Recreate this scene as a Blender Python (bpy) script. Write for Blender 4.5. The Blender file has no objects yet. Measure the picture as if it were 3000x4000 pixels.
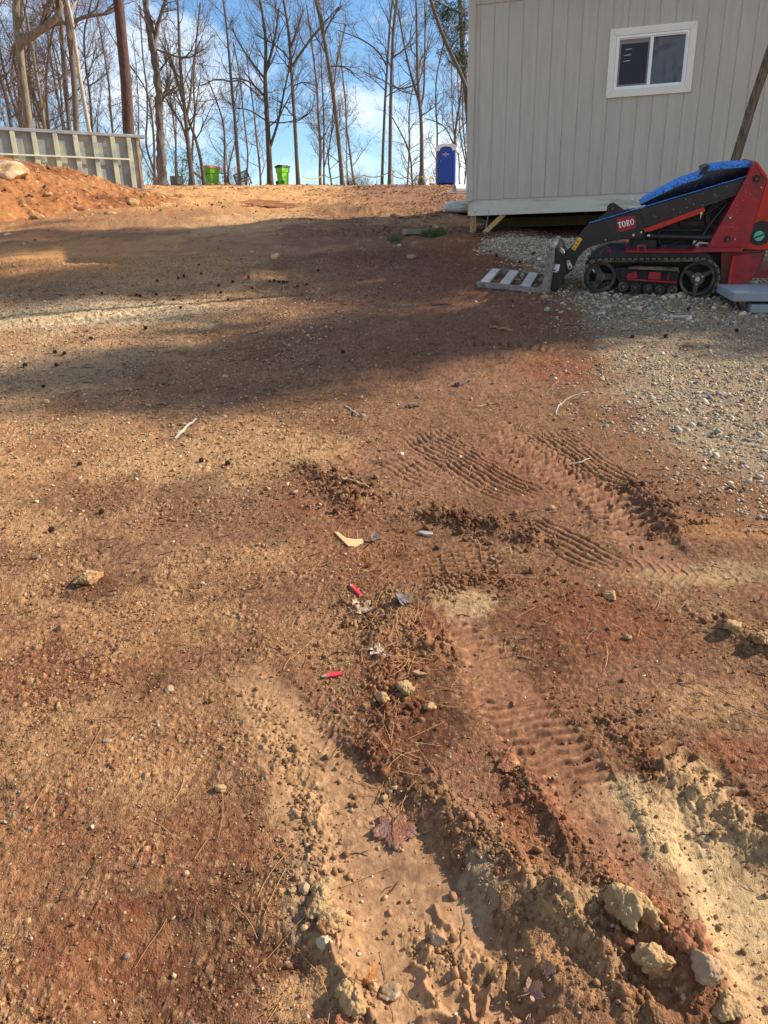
import bpy, math, random
import numpy as np
from mathutils import Vector, Matrix

# ------------------------------------------------------------------ camera, sky, sun, exposure
scene = bpy.context.scene
COL = scene.collection
RAD = math.radians
FPX, PITCH, ROLL, EYE = 2777.0, RAD(19.85), RAD(1.37), 1.6
V_F = np.array([0, math.cos(PITCH), -math.sin(PITCH)])
_d0 = np.array([0, -math.sin(PITCH), -math.cos(PITCH)])
V_R = math.cos(ROLL) * np.array([1., 0, 0]) + math.sin(ROLL) * _d0
V_D = -math.sin(ROLL) * np.array([1., 0, 0]) + math.cos(ROLL) * _d0
cam_data = bpy.data.cameras.new('camera')
cam = bpy.data.objects.new('camera', cam_data)
COL.objects.link(cam)
cam_data.sensor_fit = 'VERTICAL'
cam_data.sensor_height = 36.0
cam_data.lens = 36.0 * FPX / 4000.0
cam_data.clip_start, cam_data.clip_end = 0.05, 3000.0
cam.matrix_world = Matrix(((V_R[0], -V_D[0], -V_F[0], 0), (V_R[1], -V_D[1], -V_F[1], 0),
                           (V_R[2], -V_D[2], -V_F[2], EYE), (0, 0, 0, 1)))
scene.camera = cam

SUN_AZ, SUN_EL = RAD(78.0), RAD(34.0)          # azimuth clockwise from +Y
S_DIR = np.array([math.sin(SUN_AZ) * math.cos(SUN_EL), math.cos(SUN_AZ) * math.cos(SUN_EL), math.sin(SUN_EL)])
sun_d = bpy.data.lights.new('sun', 'SUN')
sun_d.energy, sun_d.angle, sun_d.color = 5.0, RAD(0.55), (1.0, 0.90, 0.75)
sun = bpy.data.objects.new('sun', sun_d)
COL.objects.link(sun)
sun.rotation_euler = Vector(S_DIR).to_track_quat('Z', 'Y').to_euler()

world = bpy.data.worlds.new('World')
scene.world = world
world.use_nodes = True
wn, wl = world.node_tree.nodes, world.node_tree.links
wn.clear()


def wnode(t, **kw):
    n = wn.new(t)
    for k, v in kw.items():
        setattr(n, k, v)
    return n


w_out = wnode('ShaderNodeOutputWorld')
w_bg = wnode('ShaderNodeBackground')
w_bg.inputs['Strength'].default_value = 0.115
w_sky = wnode('ShaderNodeTexSky', sky_type='NISHITA', sun_disc=False, sun_elevation=SUN_EL, sun_rotation=SUN_AZ)
w_sky.air_density, w_sky.dust_density, w_sky.ozone_density = 1.0, 0.35, 2.6
w_hsv = wnode('ShaderNodeHueSaturation')
w_hsv.inputs['Saturation'].default_value = 1.18
w_hsv.inputs['Value'].default_value = 1.0
w_tc = wnode('ShaderNodeTexCoord')
w_map = wnode('ShaderNodeMapping')
w_map.inputs['Scale'].default_value = (1.0, 1.0, 2.4)
w_map.inputs['Location'].default_value = (0.37, 0.11, 0.05)
w_n1 = wnode('ShaderNodeTexNoise')
w_n1.inputs['Scale'].default_value, w_n1.inputs['Detail'].default_value = 2.6, 9.0
w_n1.inputs['Roughness'].default_value, w_n1.inputs['Distortion'].default_value = 0.58, 0.4
w_r1 = wnode('ShaderNodeValToRGB')
w_r1.color_ramp.elements[0].position, w_r1.color_ramp.elements[1].position = 0.47, 0.68
w_mix = wnode('ShaderNodeMix', data_type='RGBA')
w_mix.inputs[7].default_value = (7.9, 7.9, 7.9, 1)     # sunlit cloud, in the sky texture's own units
w_mul = wnode('ShaderNodeMath', operation='MULTIPLY')
w_mul.inputs[1].default_value = 0.85
for a, b in ((w_tc.outputs['Generated'], w_map.inputs['Vector']), (w_map.outputs[0], w_n1.inputs['Vector']),
             (w_n1.outputs['Fac'], w_r1.inputs[0]), (w_r1.outputs['Color'], w_mul.inputs[0]),
             (w_mul.outputs[0], w_mix.inputs[0]), (w_sky.outputs[0], w_hsv.inputs['Color']),
             (w_hsv.outputs[0], w_mix.inputs[6]), (w_mix.outputs[2], w_bg.inputs[0]),
             (w_bg.outputs[0], w_out.inputs[0])):
    wl.new(a, b)
vs = scene.view_settings
vs.view_transform, vs.look, vs.exposure, vs.gamma = 'Standard', 'None', 0.78, 1.0
vs.use_curve_mapping = False
scene.render.engine = 'CYCLES'
scene.cycles.max_bounces = 5
scene.cycles.use_denoising = True

# ------------------------------------------------------------------ mesh helpers


class MB:
    """Collects shapes (numpy) and links them as ONE mesh object."""

    def __init__(self):
        self.v, self.f, self.n, self.m, self.mi = [], [], 0, [], 0

    def add(self, verts, faces, M=None):
        verts = np.asarray(verts, float).reshape(-1, 3)
        if M is not None:
            verts = verts @ np.asarray(M)[:3, :3].T + np.asarray(M)[:3, 3]
        self.v.append(verts)
        n = self.n
        for f in faces:
            self.f.append(tuple(i + n for i in f))
        self.m += [self.mi] * len(faces)
        self.n += len(verts)
        return self

    def box(self, c, s, M=None, taper=None):
        x, y, z = np.array(s) / 2.0
        p = np.array([(-x, -y, -z), (x, -y, -z), (x, y, -z), (-x, y, -z), (-x, -y, z), (x, -y, z), (x, y, z), (-x, y, z)])
        if taper:
            p[4:, 0] *= taper[0]
            p[4:, 1] *= taper[1]
        return self.add(p + np.array(c), [(0, 3, 2, 1), (4, 5, 6, 7), (0, 1, 5, 4), (1, 2, 6, 5), (2, 3, 7, 6), (3, 0, 4, 7)], M)

    def prism(self, poly, w0, w1, M=None, axis='y', inset=0.0):
        """polygon (u, v) in the x-z plane extruded along y from w0 to w1; inset rounds the rim"""
        p = np.asarray(poly, float)
        a = 0.5 * np.sum(p[:, 0] * np.roll(p[:, 1], -1) - np.roll(p[:, 0], -1) * p[:, 1])
        if a < 0:
            p = p[::-1]
        n = len(p)
        rings = []
        if inset > 0:
            e = np.roll(p, -1, 0) - p
            nrm = np.stack([-e[:, 1], e[:, 0]], 1)
            nrm /= np.linalg.norm(nrm, axis=1)[:, None] + 1e-9
            vn = nrm + np.roll(nrm, 1, 0)
            vn /= np.maximum(np.sum(vn * vn, 1)[:, None] / 2.0, 0.35)
            q = p + vn * inset
            s = 1 if w1 > w0 else -1
            rings = [(q, w0), (p, w0 + s * inset), (p, w1 - s * inset), (q, w1)]
        else:
            rings = [(p, w0), (p, w1)]
        vv = np.concatenate([np.stack([r[:, 0], np.full(n, w), r[:, 1]], 1) for r, w in rings])
        ff = [tuple(range(n))]
        for k in range(len(rings) - 1):
            for i in range(n):
                j = (i + 1) % n
                ff.append((k * n + j, k * n + i, (k + 1) * n + i, (k + 1) * n + j))
        b = (len(rings) - 1) * n
        ff.append(tuple(b + i for i in reversed(range(n))))
        if w1 < w0:
            ff = [tuple(reversed(f)) for f in ff]
        return self.add(vv, ff, M)

    def ring(self, outer, inner, w0, w1, M=None):
        """closed ring between two equal-length outlines in x-z, extruded along y"""
        o, i_ = np.asarray(outer, float), np.asarray(inner, float)
        n = len(o)
        vv = np.concatenate([np.stack([r[:, 0], np.full(n, w), r[:, 1]], 1) for r, w in ((o, w0), (o, w1), (i_, w1), (i_, w0))])
        ff = []
        for k in range(4):
            for i in range(n):
                j = (i + 1) % n
                a, b = k * n, ((k + 1) % 4) * n
                ff.append((a + i, a + j, b + j, b + i))
        return self.add(vv, ff, M)

    def cyl(self, p0, p1, r0, r1=None, n=16, caps=True, M=None):
        r1 = r0 if r1 is None else r1
        p0, p1 = np.array(p0, float), np.array(p1, float)
        d = p1 - p0
        d /= np.linalg.norm(d) + 1e-12
        a = np.cross(d, [0, 0, 1.0] if abs(d[2]) < .9 else [1.0, 0, 0])
        a /= np.linalg.norm(a)
        b = np.cross(d, a)
        t = np.arange(n) * 2 * math.pi / n
        c = np.cos(t)[:, None] * a + np.sin(t)[:, None] * b
        vv = np.concatenate([p0 + c * r0, p1 + c * r1])
        ff = [(i, (i + 1) % n, n + (i + 1) % n, n + i) for i in range(n)]
        if caps:
            ff += [tuple(reversed(range(n))), tuple(range(n, 2 * n))]
        return self.add(vv, ff, M)

    def tube(self, pts, rad, n=6, M=None, cap=True, jit=None):
        v, f = tube_arrays(np.asarray(pts, float), np.asarray(rad, float), n, jit)
        ff = [tuple(q) for q in f]
        if cap:
            k = len(pts)
            ff += [tuple(range(n)), tuple(reversed(range((k - 1) * n, k * n)))]
        return self.add(v, ff, M)

    def lathe(self, prof, n=20, M=None, axis='z'):
        t = np.arange(n) * 2 * math.pi / n
        vv = []
        for r, h in prof:
            if axis == 'z':
                vv.append(np.stack([r * np.cos(t), r * np.sin(t), np.full(n, h)], 1))
            else:
                vv.append(np.stack([r * np.cos(t), np.full(n, h), r * np.sin(t)], 1))
        k = len(prof)
        ff = [(a * n + i, a * n + (i + 1) % n, (a + 1) * n + (i + 1) % n, (a + 1) * n + i) for a in range(k - 1) for i in range(n)]
        ff += [tuple(reversed(range(n))), tuple(range((k - 1) * n, k * n))]
        return self.add(np.concatenate(vv), ff, M)

    def build(self, name, mats, parent=None, smooth=False, bevel=0.0, fix=True):
        me = bpy.data.meshes.new(name)
        me.from_pydata(np.concatenate(self.v).tolist(), [], self.f)
        for m in (mats if isinstance(mats, (list, tuple)) else [mats]):
            me.materials.append(m)
        if any(self.m):
            me.polygons.foreach_set('material_index', self.m)
        if smooth:
            me.polygons.foreach_set('use_smooth', [True] * len(me.polygons))
        me.update()
        o = bpy.data.objects.new(name, me)
        COL.objects.link(o)
        if parent:
            o.parent = parent
        if fix:
            import bmesh
            bm = bmesh.new()
            bm.from_mesh(me)
            bmesh.ops.recalc_face_normals(bm, faces=bm.faces)
            bm.to_mesh(me)
            bm.free()
        if bevel:
            b = o.modifiers.new('bevel', 'BEVEL')
            b.width, b.segments, b.limit_method, b.angle_limit = bevel, 2, 'ANGLE', RAD(40)
        return o


def tube_arrays(P, R, n, jit=None):
    k = len(P)
    T = np.empty_like(P)
    T[1:-1] = P[2:] - P[:-2]
    T[0], T[-1] = P[1] - P[0], P[-1] - P[-2]
    T /= np.linalg.norm(T, axis=1)[:, None] + 1e-12
    ref = np.array([0.9, 0.43, 0.0]) if abs(T[:, 2]).mean() > .6 else np.array([0.1, 0.2, 0.97])
    A = np.cross(T, ref)
    A /= np.linalg.norm(A, axis=1)[:, None] + 1e-9
    B = np.cross(T, A)
    t = np.arange(n) * 2 * math.pi / n
    rr = R[:, None] * np.ones(n)
    if jit is not None:
        rr = rr * jit
    V = P[:, None, :] + rr[..., None] * (np.cos(t)[None, :, None] * A[:, None, :] + np.sin(t)[None, :, None] * B[:, None, :])
    i = np.arange(k - 1)[:, None] * n
    j = np.arange(n)[None, :]
    j2 = (j + 1) % n
    F = np.stack([i + j, i + j2, i + n + j2, i + n + j], -1).reshape(-1, 4)
    return V.reshape(-1, 3), F


def np_mesh(name, V, F, mats, parent=None, smooth=False, color=None, midx=None, attr='Col'):
    """fast path: V (n,3), F (m,k) all faces with k corners"""
    me = bpy.data.meshes.new(name)
    F = np.asarray(F, np.int32)
    m, k = F.shape
    me.vertices.add(len(V))
    me.vertices.foreach_set('co', np.asarray(V, np.float32).ravel())
    me.loops.add(m * k)
    me.loops.foreach_set('vertex_index', F.ravel())
    me.polygons.add(m)
    me.polygons.foreach_set('loop_start', np.arange(0, m * k, k, dtype=np.int32))
    if midx is not None:
        me.polygons.foreach_set('material_index', np.asarray(midx, np.int32))
    if smooth:
        me.polygons.foreach_set('use_smooth', np.ones(m, bool))
    for mt in (mats if isinstance(mats, (list, tuple)) else [mats]):
        me.materials.append(mt)
    if color is not None:
        a = me.attributes.new(attr, 'FLOAT_COLOR', 'POINT')
        c = np.ones((len(V), 4), np.float32)
        c[:, :3] = color
        a.data.foreach_set('color', c.ravel())
    me.update(calc_edges=True)
    me.validate()
    o = bpy.data.objects.new(name, me)
    COL.objects.link(o)
    if parent:
        o.parent = parent
    return o


def thing(name, label, cat, loc=(0, 0, 0), rotz=0.0, group=None, M=None):
    o = bpy.data.objects.new(name, None)
    COL.objects.link(o)
    o.empty_display_size = 0.2
    if M is not None:
        o.matrix_world = M
    else:
        o.location, o.rotation_euler = loc, (0, 0, rotz)
    return tag(o, label, cat, group)


def tag(o, label, cat, group=None, kind=None):
    o['label'], o['category'] = label, cat
    if group:
        o['group'] = group
    if kind:
        o['kind'] = kind
    return o


def copy_tree(o, parent=None):
    c = o.copy()
    COL.objects.link(c)
    if parent:
        c.parent = parent
    for ch in list(o.children):
        copy_tree(ch, c)
    return c


# ------------------------------------------------------------------ procedural materials
def mat(name, color, rough=0.8, metal=0.0, var=0.18, scale=6.0, dirt=None, dirt_amt=0.35, dirt_scale=3.0, bump=0.15,
        bscale=60.0, spec=0.4, stretch=(1, 1, 1), attr=None, rust=None, emit=None):
    m = bpy.data.materials.new(name)
    m.use_nodes = True
    N, L = m.node_tree.nodes, m.node_tree.links
    b = N['Principled BSDF']
    b.inputs['Roughness'].default_value = rough
    b.inputs['Metallic'].default_value = metal
    b.inputs['Specular IOR Level'].default_value = spec
    tc = N.new('ShaderNodeTexCoord')
    mp = N.new('ShaderNodeMapping')
    mp.inputs['Scale'].default_value = stretch
    L.new(tc.outputs['Object'], mp.inputs['Vector'])
    n1 = N.new('ShaderNodeTexNoise')
    n1.inputs['Scale'].default_value, n1.inputs['Detail'].default_value = scale, 6.0
    L.new(mp.outputs[0], n1.inputs['Vector'])
    mr = N.new('ShaderNodeMapRange')
    mr.inputs['From Min'].default_value, mr.inputs['From Max'].default_value = 0.25, 0.75
    mr.inputs['To Min'].default_value, mr.inputs['To Max'].default_value = 1 - var, 1 + var
    L.new(n1.outputs['Fac'], mr.inputs['Value'])
    mul = N.new('ShaderNodeMix')
    mul.data_type, mul.blend_type = 'RGBA', 'MULTIPLY'
    mul.inputs[0].default_value = 1.0
    if attr:
        at = N.new('ShaderNodeAttribute')
        at.attribute_name = attr
        L.new(at.outputs['Color'], mul.inputs[6])
    else:
        mul.inputs[6].default_value = (*color, 1)
    L.new(mr.outputs[0], mul.inputs[7])
    out = mul.outputs[2]
    for k, (dc, amt, sc) in enumerate(((dirt, dirt_amt, dirt_scale), (rust, 0.3, 9.0))):
        if dc is None:
            continue
        n2 = N.new('ShaderNodeTexNoise')
        n2.inputs['Scale'].default_value, n2.inputs['Detail'].default_value, n2.inputs['Roughness'].default_value = sc, 8.0, 0.65
        L.new(mp.outputs[0], n2.inputs['Vector'])
        r2 = N.new('ShaderNodeValToRGB')
        lo = 0.62 - amt * 0.35
        r2.color_ramp.elements[0].position, r2.color_ramp.elements[1].position = lo, lo + 0.13
        L.new(n2.outputs['Fac'], r2.inputs[0])
        mx = N.new('ShaderNodeMix')
        mx.data_type = 'RGBA'
        L.new(r2.outputs['Color'], mx.inputs[0])
        L.new(out, mx.inputs[6])
        mx.inputs[7].default_value = (*dc, 1)
        out = mx.outputs[2]
    L.new(out, b.inputs['Base Color'])
    if bump:
        n3 = N.new('ShaderNodeTexNoise')
        n3.inputs['Scale'].default_value, n3.inputs['Detail'].default_value = bscale, 5.0
        L.new(mp.outputs[0], n3.inputs['Vector'])
        bp = N.new('ShaderNodeBump')
        bp.inputs['Strength'].default_value = bump
        bp.inputs['Distance'].default_value = 0.02
        L.new(n3.outputs['Fac'], bp.inputs['Height'])
        L.new(bp.outputs[0], b.inputs['Normal'])
    if emit:
        b.inputs['Emission Color'].default_value = (*color, 1)
        b.inputs['Emission Strength'].default_value = emit
    return m


# ------------------------------------------------------------------ noise
def _h(ix, iy, seed):
    h = (ix.astype(np.uint32) * np.uint32(374761393) + iy.astype(np.uint32) * np.uint32(668265263) + np.uint32(seed * 974711 + 12345))
    h = (h ^ (h >> np.uint32(13))) * np.uint32(1274126177)
    h = (h ^ (h >> np.uint32(15))) * np.uint32(2246822519)
    return (h ^ (h >> np.uint32(16)))


def perlin(x, y, seed=0):
    x0, y0 = np.floor(x), np.floor(y)
    fx, fy = x - x0, y - y0
    ix, iy = x0.astype(np.int64), y0.astype(np.int64)
    u = fx * fx * fx * (fx * (fx * 6 - 15) + 10)
    v = fy * fy * fy * (fy * (fy * 6 - 15) + 10)

    def g(dx, dy):
        a = _h(ix + dx, iy + dy, seed) * (2 * math.pi / 4294967296.0)
        return np.cos(a) * (fx - dx) + np.sin(a) * (fy - dy)
    a = g(0, 0)
    b = g(1, 0)
    c = g(0, 1)
    d = g(1, 1)
    return ((a + u * (b - a)) * (1 - v) + (c + u * (d - c)) * v) * 1.5


def fbm(x, y, sc, octv=4, seed=0, gain=0.5):
    r, a, s = 0.0, 1.0, 0.0
    for k in range(octv):
        r = r + a * perlin(x * sc + 17.3 * k, y * sc - 9.1 * k, seed + k)
        s += a
        a *= gain
        sc *= 2.03
    return r / s


def grains(x, y, cell, seed, dens=1.0, rmin=.25, rmax=.5):
    """height (in cells) and random id of half-buried pebbles"""
    gx, gy = x / cell, y / cell
    cx, cy = np.floor(gx).astype(np.int64), np.floor(gy).astype(np.int64)
    best = np.zeros_like(gx)
    bid = np.zeros_like(gx)
    for dx in (-1, 0, 1):
        for dy in (-1, 0, 1):
            h = _h(cx + dx, cy + dy, seed)
            a = (h & 1023) / 1023.0
            b = ((h >> 10) & 1023) / 1023.0
            c = ((h >> 20) & 1023) / 1023.0
            r = rmin + (rmax - rmin) * c * c
            d2 = (gx - cx - dx - a) ** 2 + (gy - cy - dy - b) ** 2
            hh = np.sqrt(np.maximum(r * r - d2, 0)) * (((h >> 5) & 255) / 255.0 < dens)
            m = hh > best
            best = np.where(m, hh, best)
            bid = np.where(m, ((h >> 3) & 4095) / 4095.0, bid)
    return best, bid


def smooth(e0, e1, x):
    t = np.clip((x - e0) / (e1 - e0), 0, 1)
    return t * t * (3 - 2 * t)

# ------------------------------------------------------------------ the lie of the land
_PY = np.array([-60, -5, 0, 2, 4, 7.5, 12, 16, 25, 40, 54, 61, 75, 120, 500], float)
_PZ = np.array([-6, -.5, 0, .28, .57, 1.10, 1.80, 2.38, 3.47, 4.98, 6.17, 6.25, 5.3, -2, -60], float)


def gz(x, y):
    """height of the bare slope (metres)"""
    x, y = np.asarray(x, float), np.asarray(y, float)
    w = np.clip(np.abs(y) * .08, .15, 3)
    z = 0
    for k in (-1, -.5, 0, .5, 1):
        z = z + np.interp(y + k * w, _PY, _PZ) / 5
    z = z - .022 * np.clip(x, -30, 30) * smooth(8, 50, y)
    z = z + .10 * np.exp(-((x - 2.2) / 1.6) ** 2 - ((y - 12.2) / 1.2) ** 2)      # bank at the shed's corner post
    z = z + .07 * np.exp(-((x - 2.6) / 1.2) ** 2 - ((y - 10.6) / .6) ** 2)       # gravel heap along the shed
    return z


def ray(px, py):
    return V_F + (px - 1500) / FPX * V_R + (py - 2000) / FPX * V_D


def hit(px, py):
    """where the line of sight of a photo pixel meets the bare slope"""
    d = ray(px, py)
    t0, t = .3, .3
    while t < 150:
        p = d * t
        if p[2] + EYE <= float(gz(p[0], p[1])):
            break
        t0, t = t, t * 1.02
    for _ in range(24):
        m = .5 * (t0 + t)
        p = d * m
        if p[2] + EYE <= float(gz(p[0], p[1])):
            t = m
        else:
            t0 = m
    p = d * t
    return np.array([p[0], p[1], p[2] + EYE])


def hits(px, py):
    """the same for many pixels at once"""
    px, py = np.asarray(px, float), np.asarray(py, float)
    d = V_F[None] + ((px - 1500) / FPX)[:, None] * V_R[None] + ((py - 2000) / FPX)[:, None] * V_D[None]
    lo, hi = np.full(len(px), .3), np.full(len(px), 150.)
    done = np.zeros(len(px), bool)
    t = lo.copy()
    for _ in range(320):
        p = d * t[:, None]
        under = (p[:, 2] + EYE <= gz(p[:, 0], p[:, 1])) & ~done
        hi = np.where(under, t, hi)
        done |= under
        lo = np.where(done, lo, t)
        t = np.where(done, t, t * 1.02)
        if done.all() or t.max() > 150:
            break
    for _ in range(22):
        m = .5 * (lo + hi)
        p = d * m[:, None]
        u = p[:, 2] + EYE <= gz(p[:, 0], p[:, 1])
        hi, lo = np.where(u, m, hi), np.where(u, lo, m)
    return (d * hi[:, None])[:, :2]


def wpath(pts, it=2):
    """photo points (px, py[, half width px]) to a smooth path on the ground: x, y[, half width m]"""
    q = []
    for p in pts:
        h = hit(p[0], p[1])
        row = [h[0], h[1]]
        if len(p) > 2:
            a, b = hit(p[0] - p[2], p[1]), hit(p[0] + p[2], p[1])
            row.append(.5 * math.hypot(a[0] - b[0], a[1] - b[1]))
        q.append(row)
    q = np.array(q)
    for _ in range(it):
        n = [q[0]]
        for a, b in zip(q[:-1], q[1:]):
            n += [.75 * a + .25 * b, .25 * a + .75 * b]
        q = np.array(n + [q[-1]])
    return q


def strip(x, y, P, margin):
    """index of points near the path, with distance along it, signed offset and the path's half width there"""
    i = np.nonzero((x > P[:, 0].min() - margin) & (x < P[:, 0].max() + margin) & (y > P[:, 1].min() - margin) & (y < P[:, 1].max() + margin))[0]
    if len(i) == 0:
        return i, i, i, i, 0
    X, Y = x[i], y[i]
    best = np.full(len(i), 1e9)
    S, Rr, W = np.zeros(len(i)), np.zeros(len(i)), np.zeros(len(i))
    s0 = 0.0
    for a, b in zip(P[:-1], P[1:]):
        d = b[:2] - a[:2]
        L = math.hypot(*d)
        t = np.clip(((X - a[0]) * d[0] + (Y - a[1]) * d[1]) / (L * L), 0, 1)
        ex, ey = X - a[0] - t * d[0], Y - a[1] - t * d[1]
        dd = ex * ex + ey * ey
        m = dd < best
        best = np.where(m, dd, best)
        S = np.where(m, s0 + t * L, S)
        Rr = np.where(m, np.sign(d[0] * ey - d[1] * ex) * np.sqrt(dd), Rr)
        if P.shape[1] > 2:
            W = np.where(m, a[2] + t * (b[2] - a[2]), W)
        s0 += L
    k = np.nonzero(np.sqrt(best) < margin)[0]
    return i[k], S[k], Rr[k], W[k], s0


# soil colours (linear, dry and damp clay of this site)
SAND, PALE, ORG = (.53, .32, .15), (.66, .50, .30), (.52, .25, .085)
RED, DRED, PURP = (.225, .072, .029), (.110, .036, .017), (.25, .118, .066)
CLAY, OLIVE, GREYS, MULCH = (.46, .255, .120), (.54, .385, .20), (.36, .29, .20), (.17, .075, .037)

RUTS = [  # path with half width, depth at start and end, floor colour, how smooth the floor is
    ([(930, 2540, 90), (1180, 2970, 190), (1440, 3310, 310), (1600, 3700, 420), (1730, 4150, 530)], .000, .062, (.37, .215, .115), .85),
    ([(1760, 2330, 60), (1880, 2560, 140), (2080, 2880, 190), (2330, 3200, 190), (2450, 3400, 120)], .003, .012, PURP, .5),
    ([(2650, 2900, 130), (2800, 3300, 230), (2980, 3720, 260), (3150, 4100, 260)], .012, .035, OLIVE, .5),
    ([(1860, 1620, 95), (2050, 1760, 110), (2250, 1880, 120), (2420, 2010, 130), (2600, 2190, 130)], .006, .012, PURP, .4),
]
RIDGES = [  # path, height at start and end, width m, lumps, colour
    ([(1700, 3080), (1850, 3220), (2030, 3390), (2250, 3620), (2580, 4050)], .008, .048, .038, 1.0, CLAY),
    ([(2000, 2990), (2190, 3230), (2330, 3400), (2500, 3620), (2800, 3960)], .012, .035, .05, .9, RED),
    ([(2360, 2800), (2560, 2980), (2800, 3150), (3080, 3330)], .012, .03, .07, 1.0, RED),
    ([(1190, 3060), (1235, 3300), (1280, 3520), (1360, 3800), (1470, 4080)], .006, .018, .04, 1.0, (.36, .22, .11)),
    ([(1440, 2380), (1500, 2600), (1540, 2800), (1480, 2980)], .010, .014, .06, .9, RED),
    ([(1660, 2000), (1760, 2030), (1900, 2060), (2010, 2080), (2110, 2120)], .03, .03, .055, 1.0, DRED),
    ([(1170, 1830), (1260, 1870), (1330, 1900), (1380, 1990)], .02, .02, .07, 1.0, DRED),
    ([(1520, 2330), (1570, 2450), (1640, 2520), (1760, 2560)], .010, .016, .04, .8, CLAY),
    ([(2440, 1900), (2560, 1960), (2640, 2080)], .03, .02, .07, 1.0, DRED),
    ([(2820, 2430), (2930, 2500), (3080, 2560)], .02, .03, .06, 1.0, CLAY),
    ([(1660, 2360), (1820, 2250), (2000, 2290), (2180, 2280)], .006, .008, .04, .6, RED),
    ([(2100, 3480), (2270, 3560), (2460, 3640)], .025, .035, .06, 1.0, OLIVE),
    ([(2450, 3560), (2600, 3700), (2700, 3900)], .02, .03, .06, 1.0, RED),
    ([(1650, 3640), (1740, 3680), (1850, 3740), (1990, 3760)], .016, .020, .04, 1.0, CLAY),
    ([(1000, 2740), (1080, 2900), (1160, 3030)], .005, .008, .05, .8, (.36, .20, .09)),
    ([(1240, 790), (1340, 812), (1480, 830)], .10, .12, .5, .8, CLAY),
]
TREADS = [  # path with half width, kind, depth, period
    ([(1860, 1620, 90), (2050, 1760, 100), (2250, 1880, 110), (2420, 2010, 120), (2600, 2190, 120)], 'cleat', .034, .056),
    ([(1600, 1660, 120), (1850, 1830, 120), (2110, 1970, 120)], 'rib', .014, .037),
    ([(2090, 1660, 110), (2300, 1830, 120), (2620, 1990, 110)], 'rib', .013, .037),
    ([(1500, 1760, 90), (1620, 1850, 90), (1760, 1900, 80)], 'rib', .008, .045),
    ([(1520, 2225, 95), (1700, 2205, 100), (1860, 2195, 100), (2060, 2190, 90)], 'rib', .028, .036),
    ([(2020, 2020, 90), (2200, 2120, 100), (2440, 2230, 100)], 'rib', .012, .036),
    ([(2250, 2180, 80), (2600, 2230, 80), (3050, 2290, 80)], 'chev', .006, .045),
    ([(1730, 1345, 26), (2000, 1345, 26), (2240, 1385, 30)], 'cleat', .035, .075),
    ([(920, 1340, 60), (1030, 1390, 60)], 'cleat', .018, .07),
    ([(1290, 1395, 60), (1420, 1345, 60), (1560, 1300, 60)], 'cleat', .014, .075),
    ([(1270, 1745, 70), (1350, 1790, 80), (1440, 1850, 70)], 'cleat', .014, .05),
    ([(1700, 2430, 90), (1800, 2520, 110), (1900, 2600, 120)], 'cleat', .014, .045),
    ([(1960, 2640, 140), (2120, 2900, 170), (2330, 3190, 180)], 'cleat', .013, .038),
    ([(2520, 2880, 90), (2680, 3010, 100), (2900, 3200, 110)], 'cleat', .020, .05),
    ([(2640, 1690, 60), (2900, 1720, 70), (3100, 1760, 70)], 'rib', .012, .07),
    ([(1180, 2640, 60), (1260, 2880, 70), (1290, 3060, 70)], 'chev', .006, .055),
    ([(200, 1270, 60), (480, 1230, 60), (700, 1200, 60)], 'cleat', .010, .09),
]
WELTS = [  # little raised seams squeezed up between tyre lugs
    [(1640, 3800), (1700, 3860), (1710, 3830), (1835, 3800), (1838, 3905), (1880, 3960)], [(1835, 3905), (1790, 3935), (1720, 3900), (1640, 3930)],
    [(1780, 3935), (1780, 4040)], [(1930, 3820), (1880, 3950)], [(1610, 3720), (1660, 3750), (1655, 3820)],
    [(2090, 3140), (2140, 3190), (2170, 3240), (2210, 3330)], [(1290, 3700), (1330, 3780), (1390, 3860), (1450, 3960)],
    [(1930, 3820), (2010, 3770)], [(1700, 3500), (1720, 3560), (1760, 3580)],
]
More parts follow.
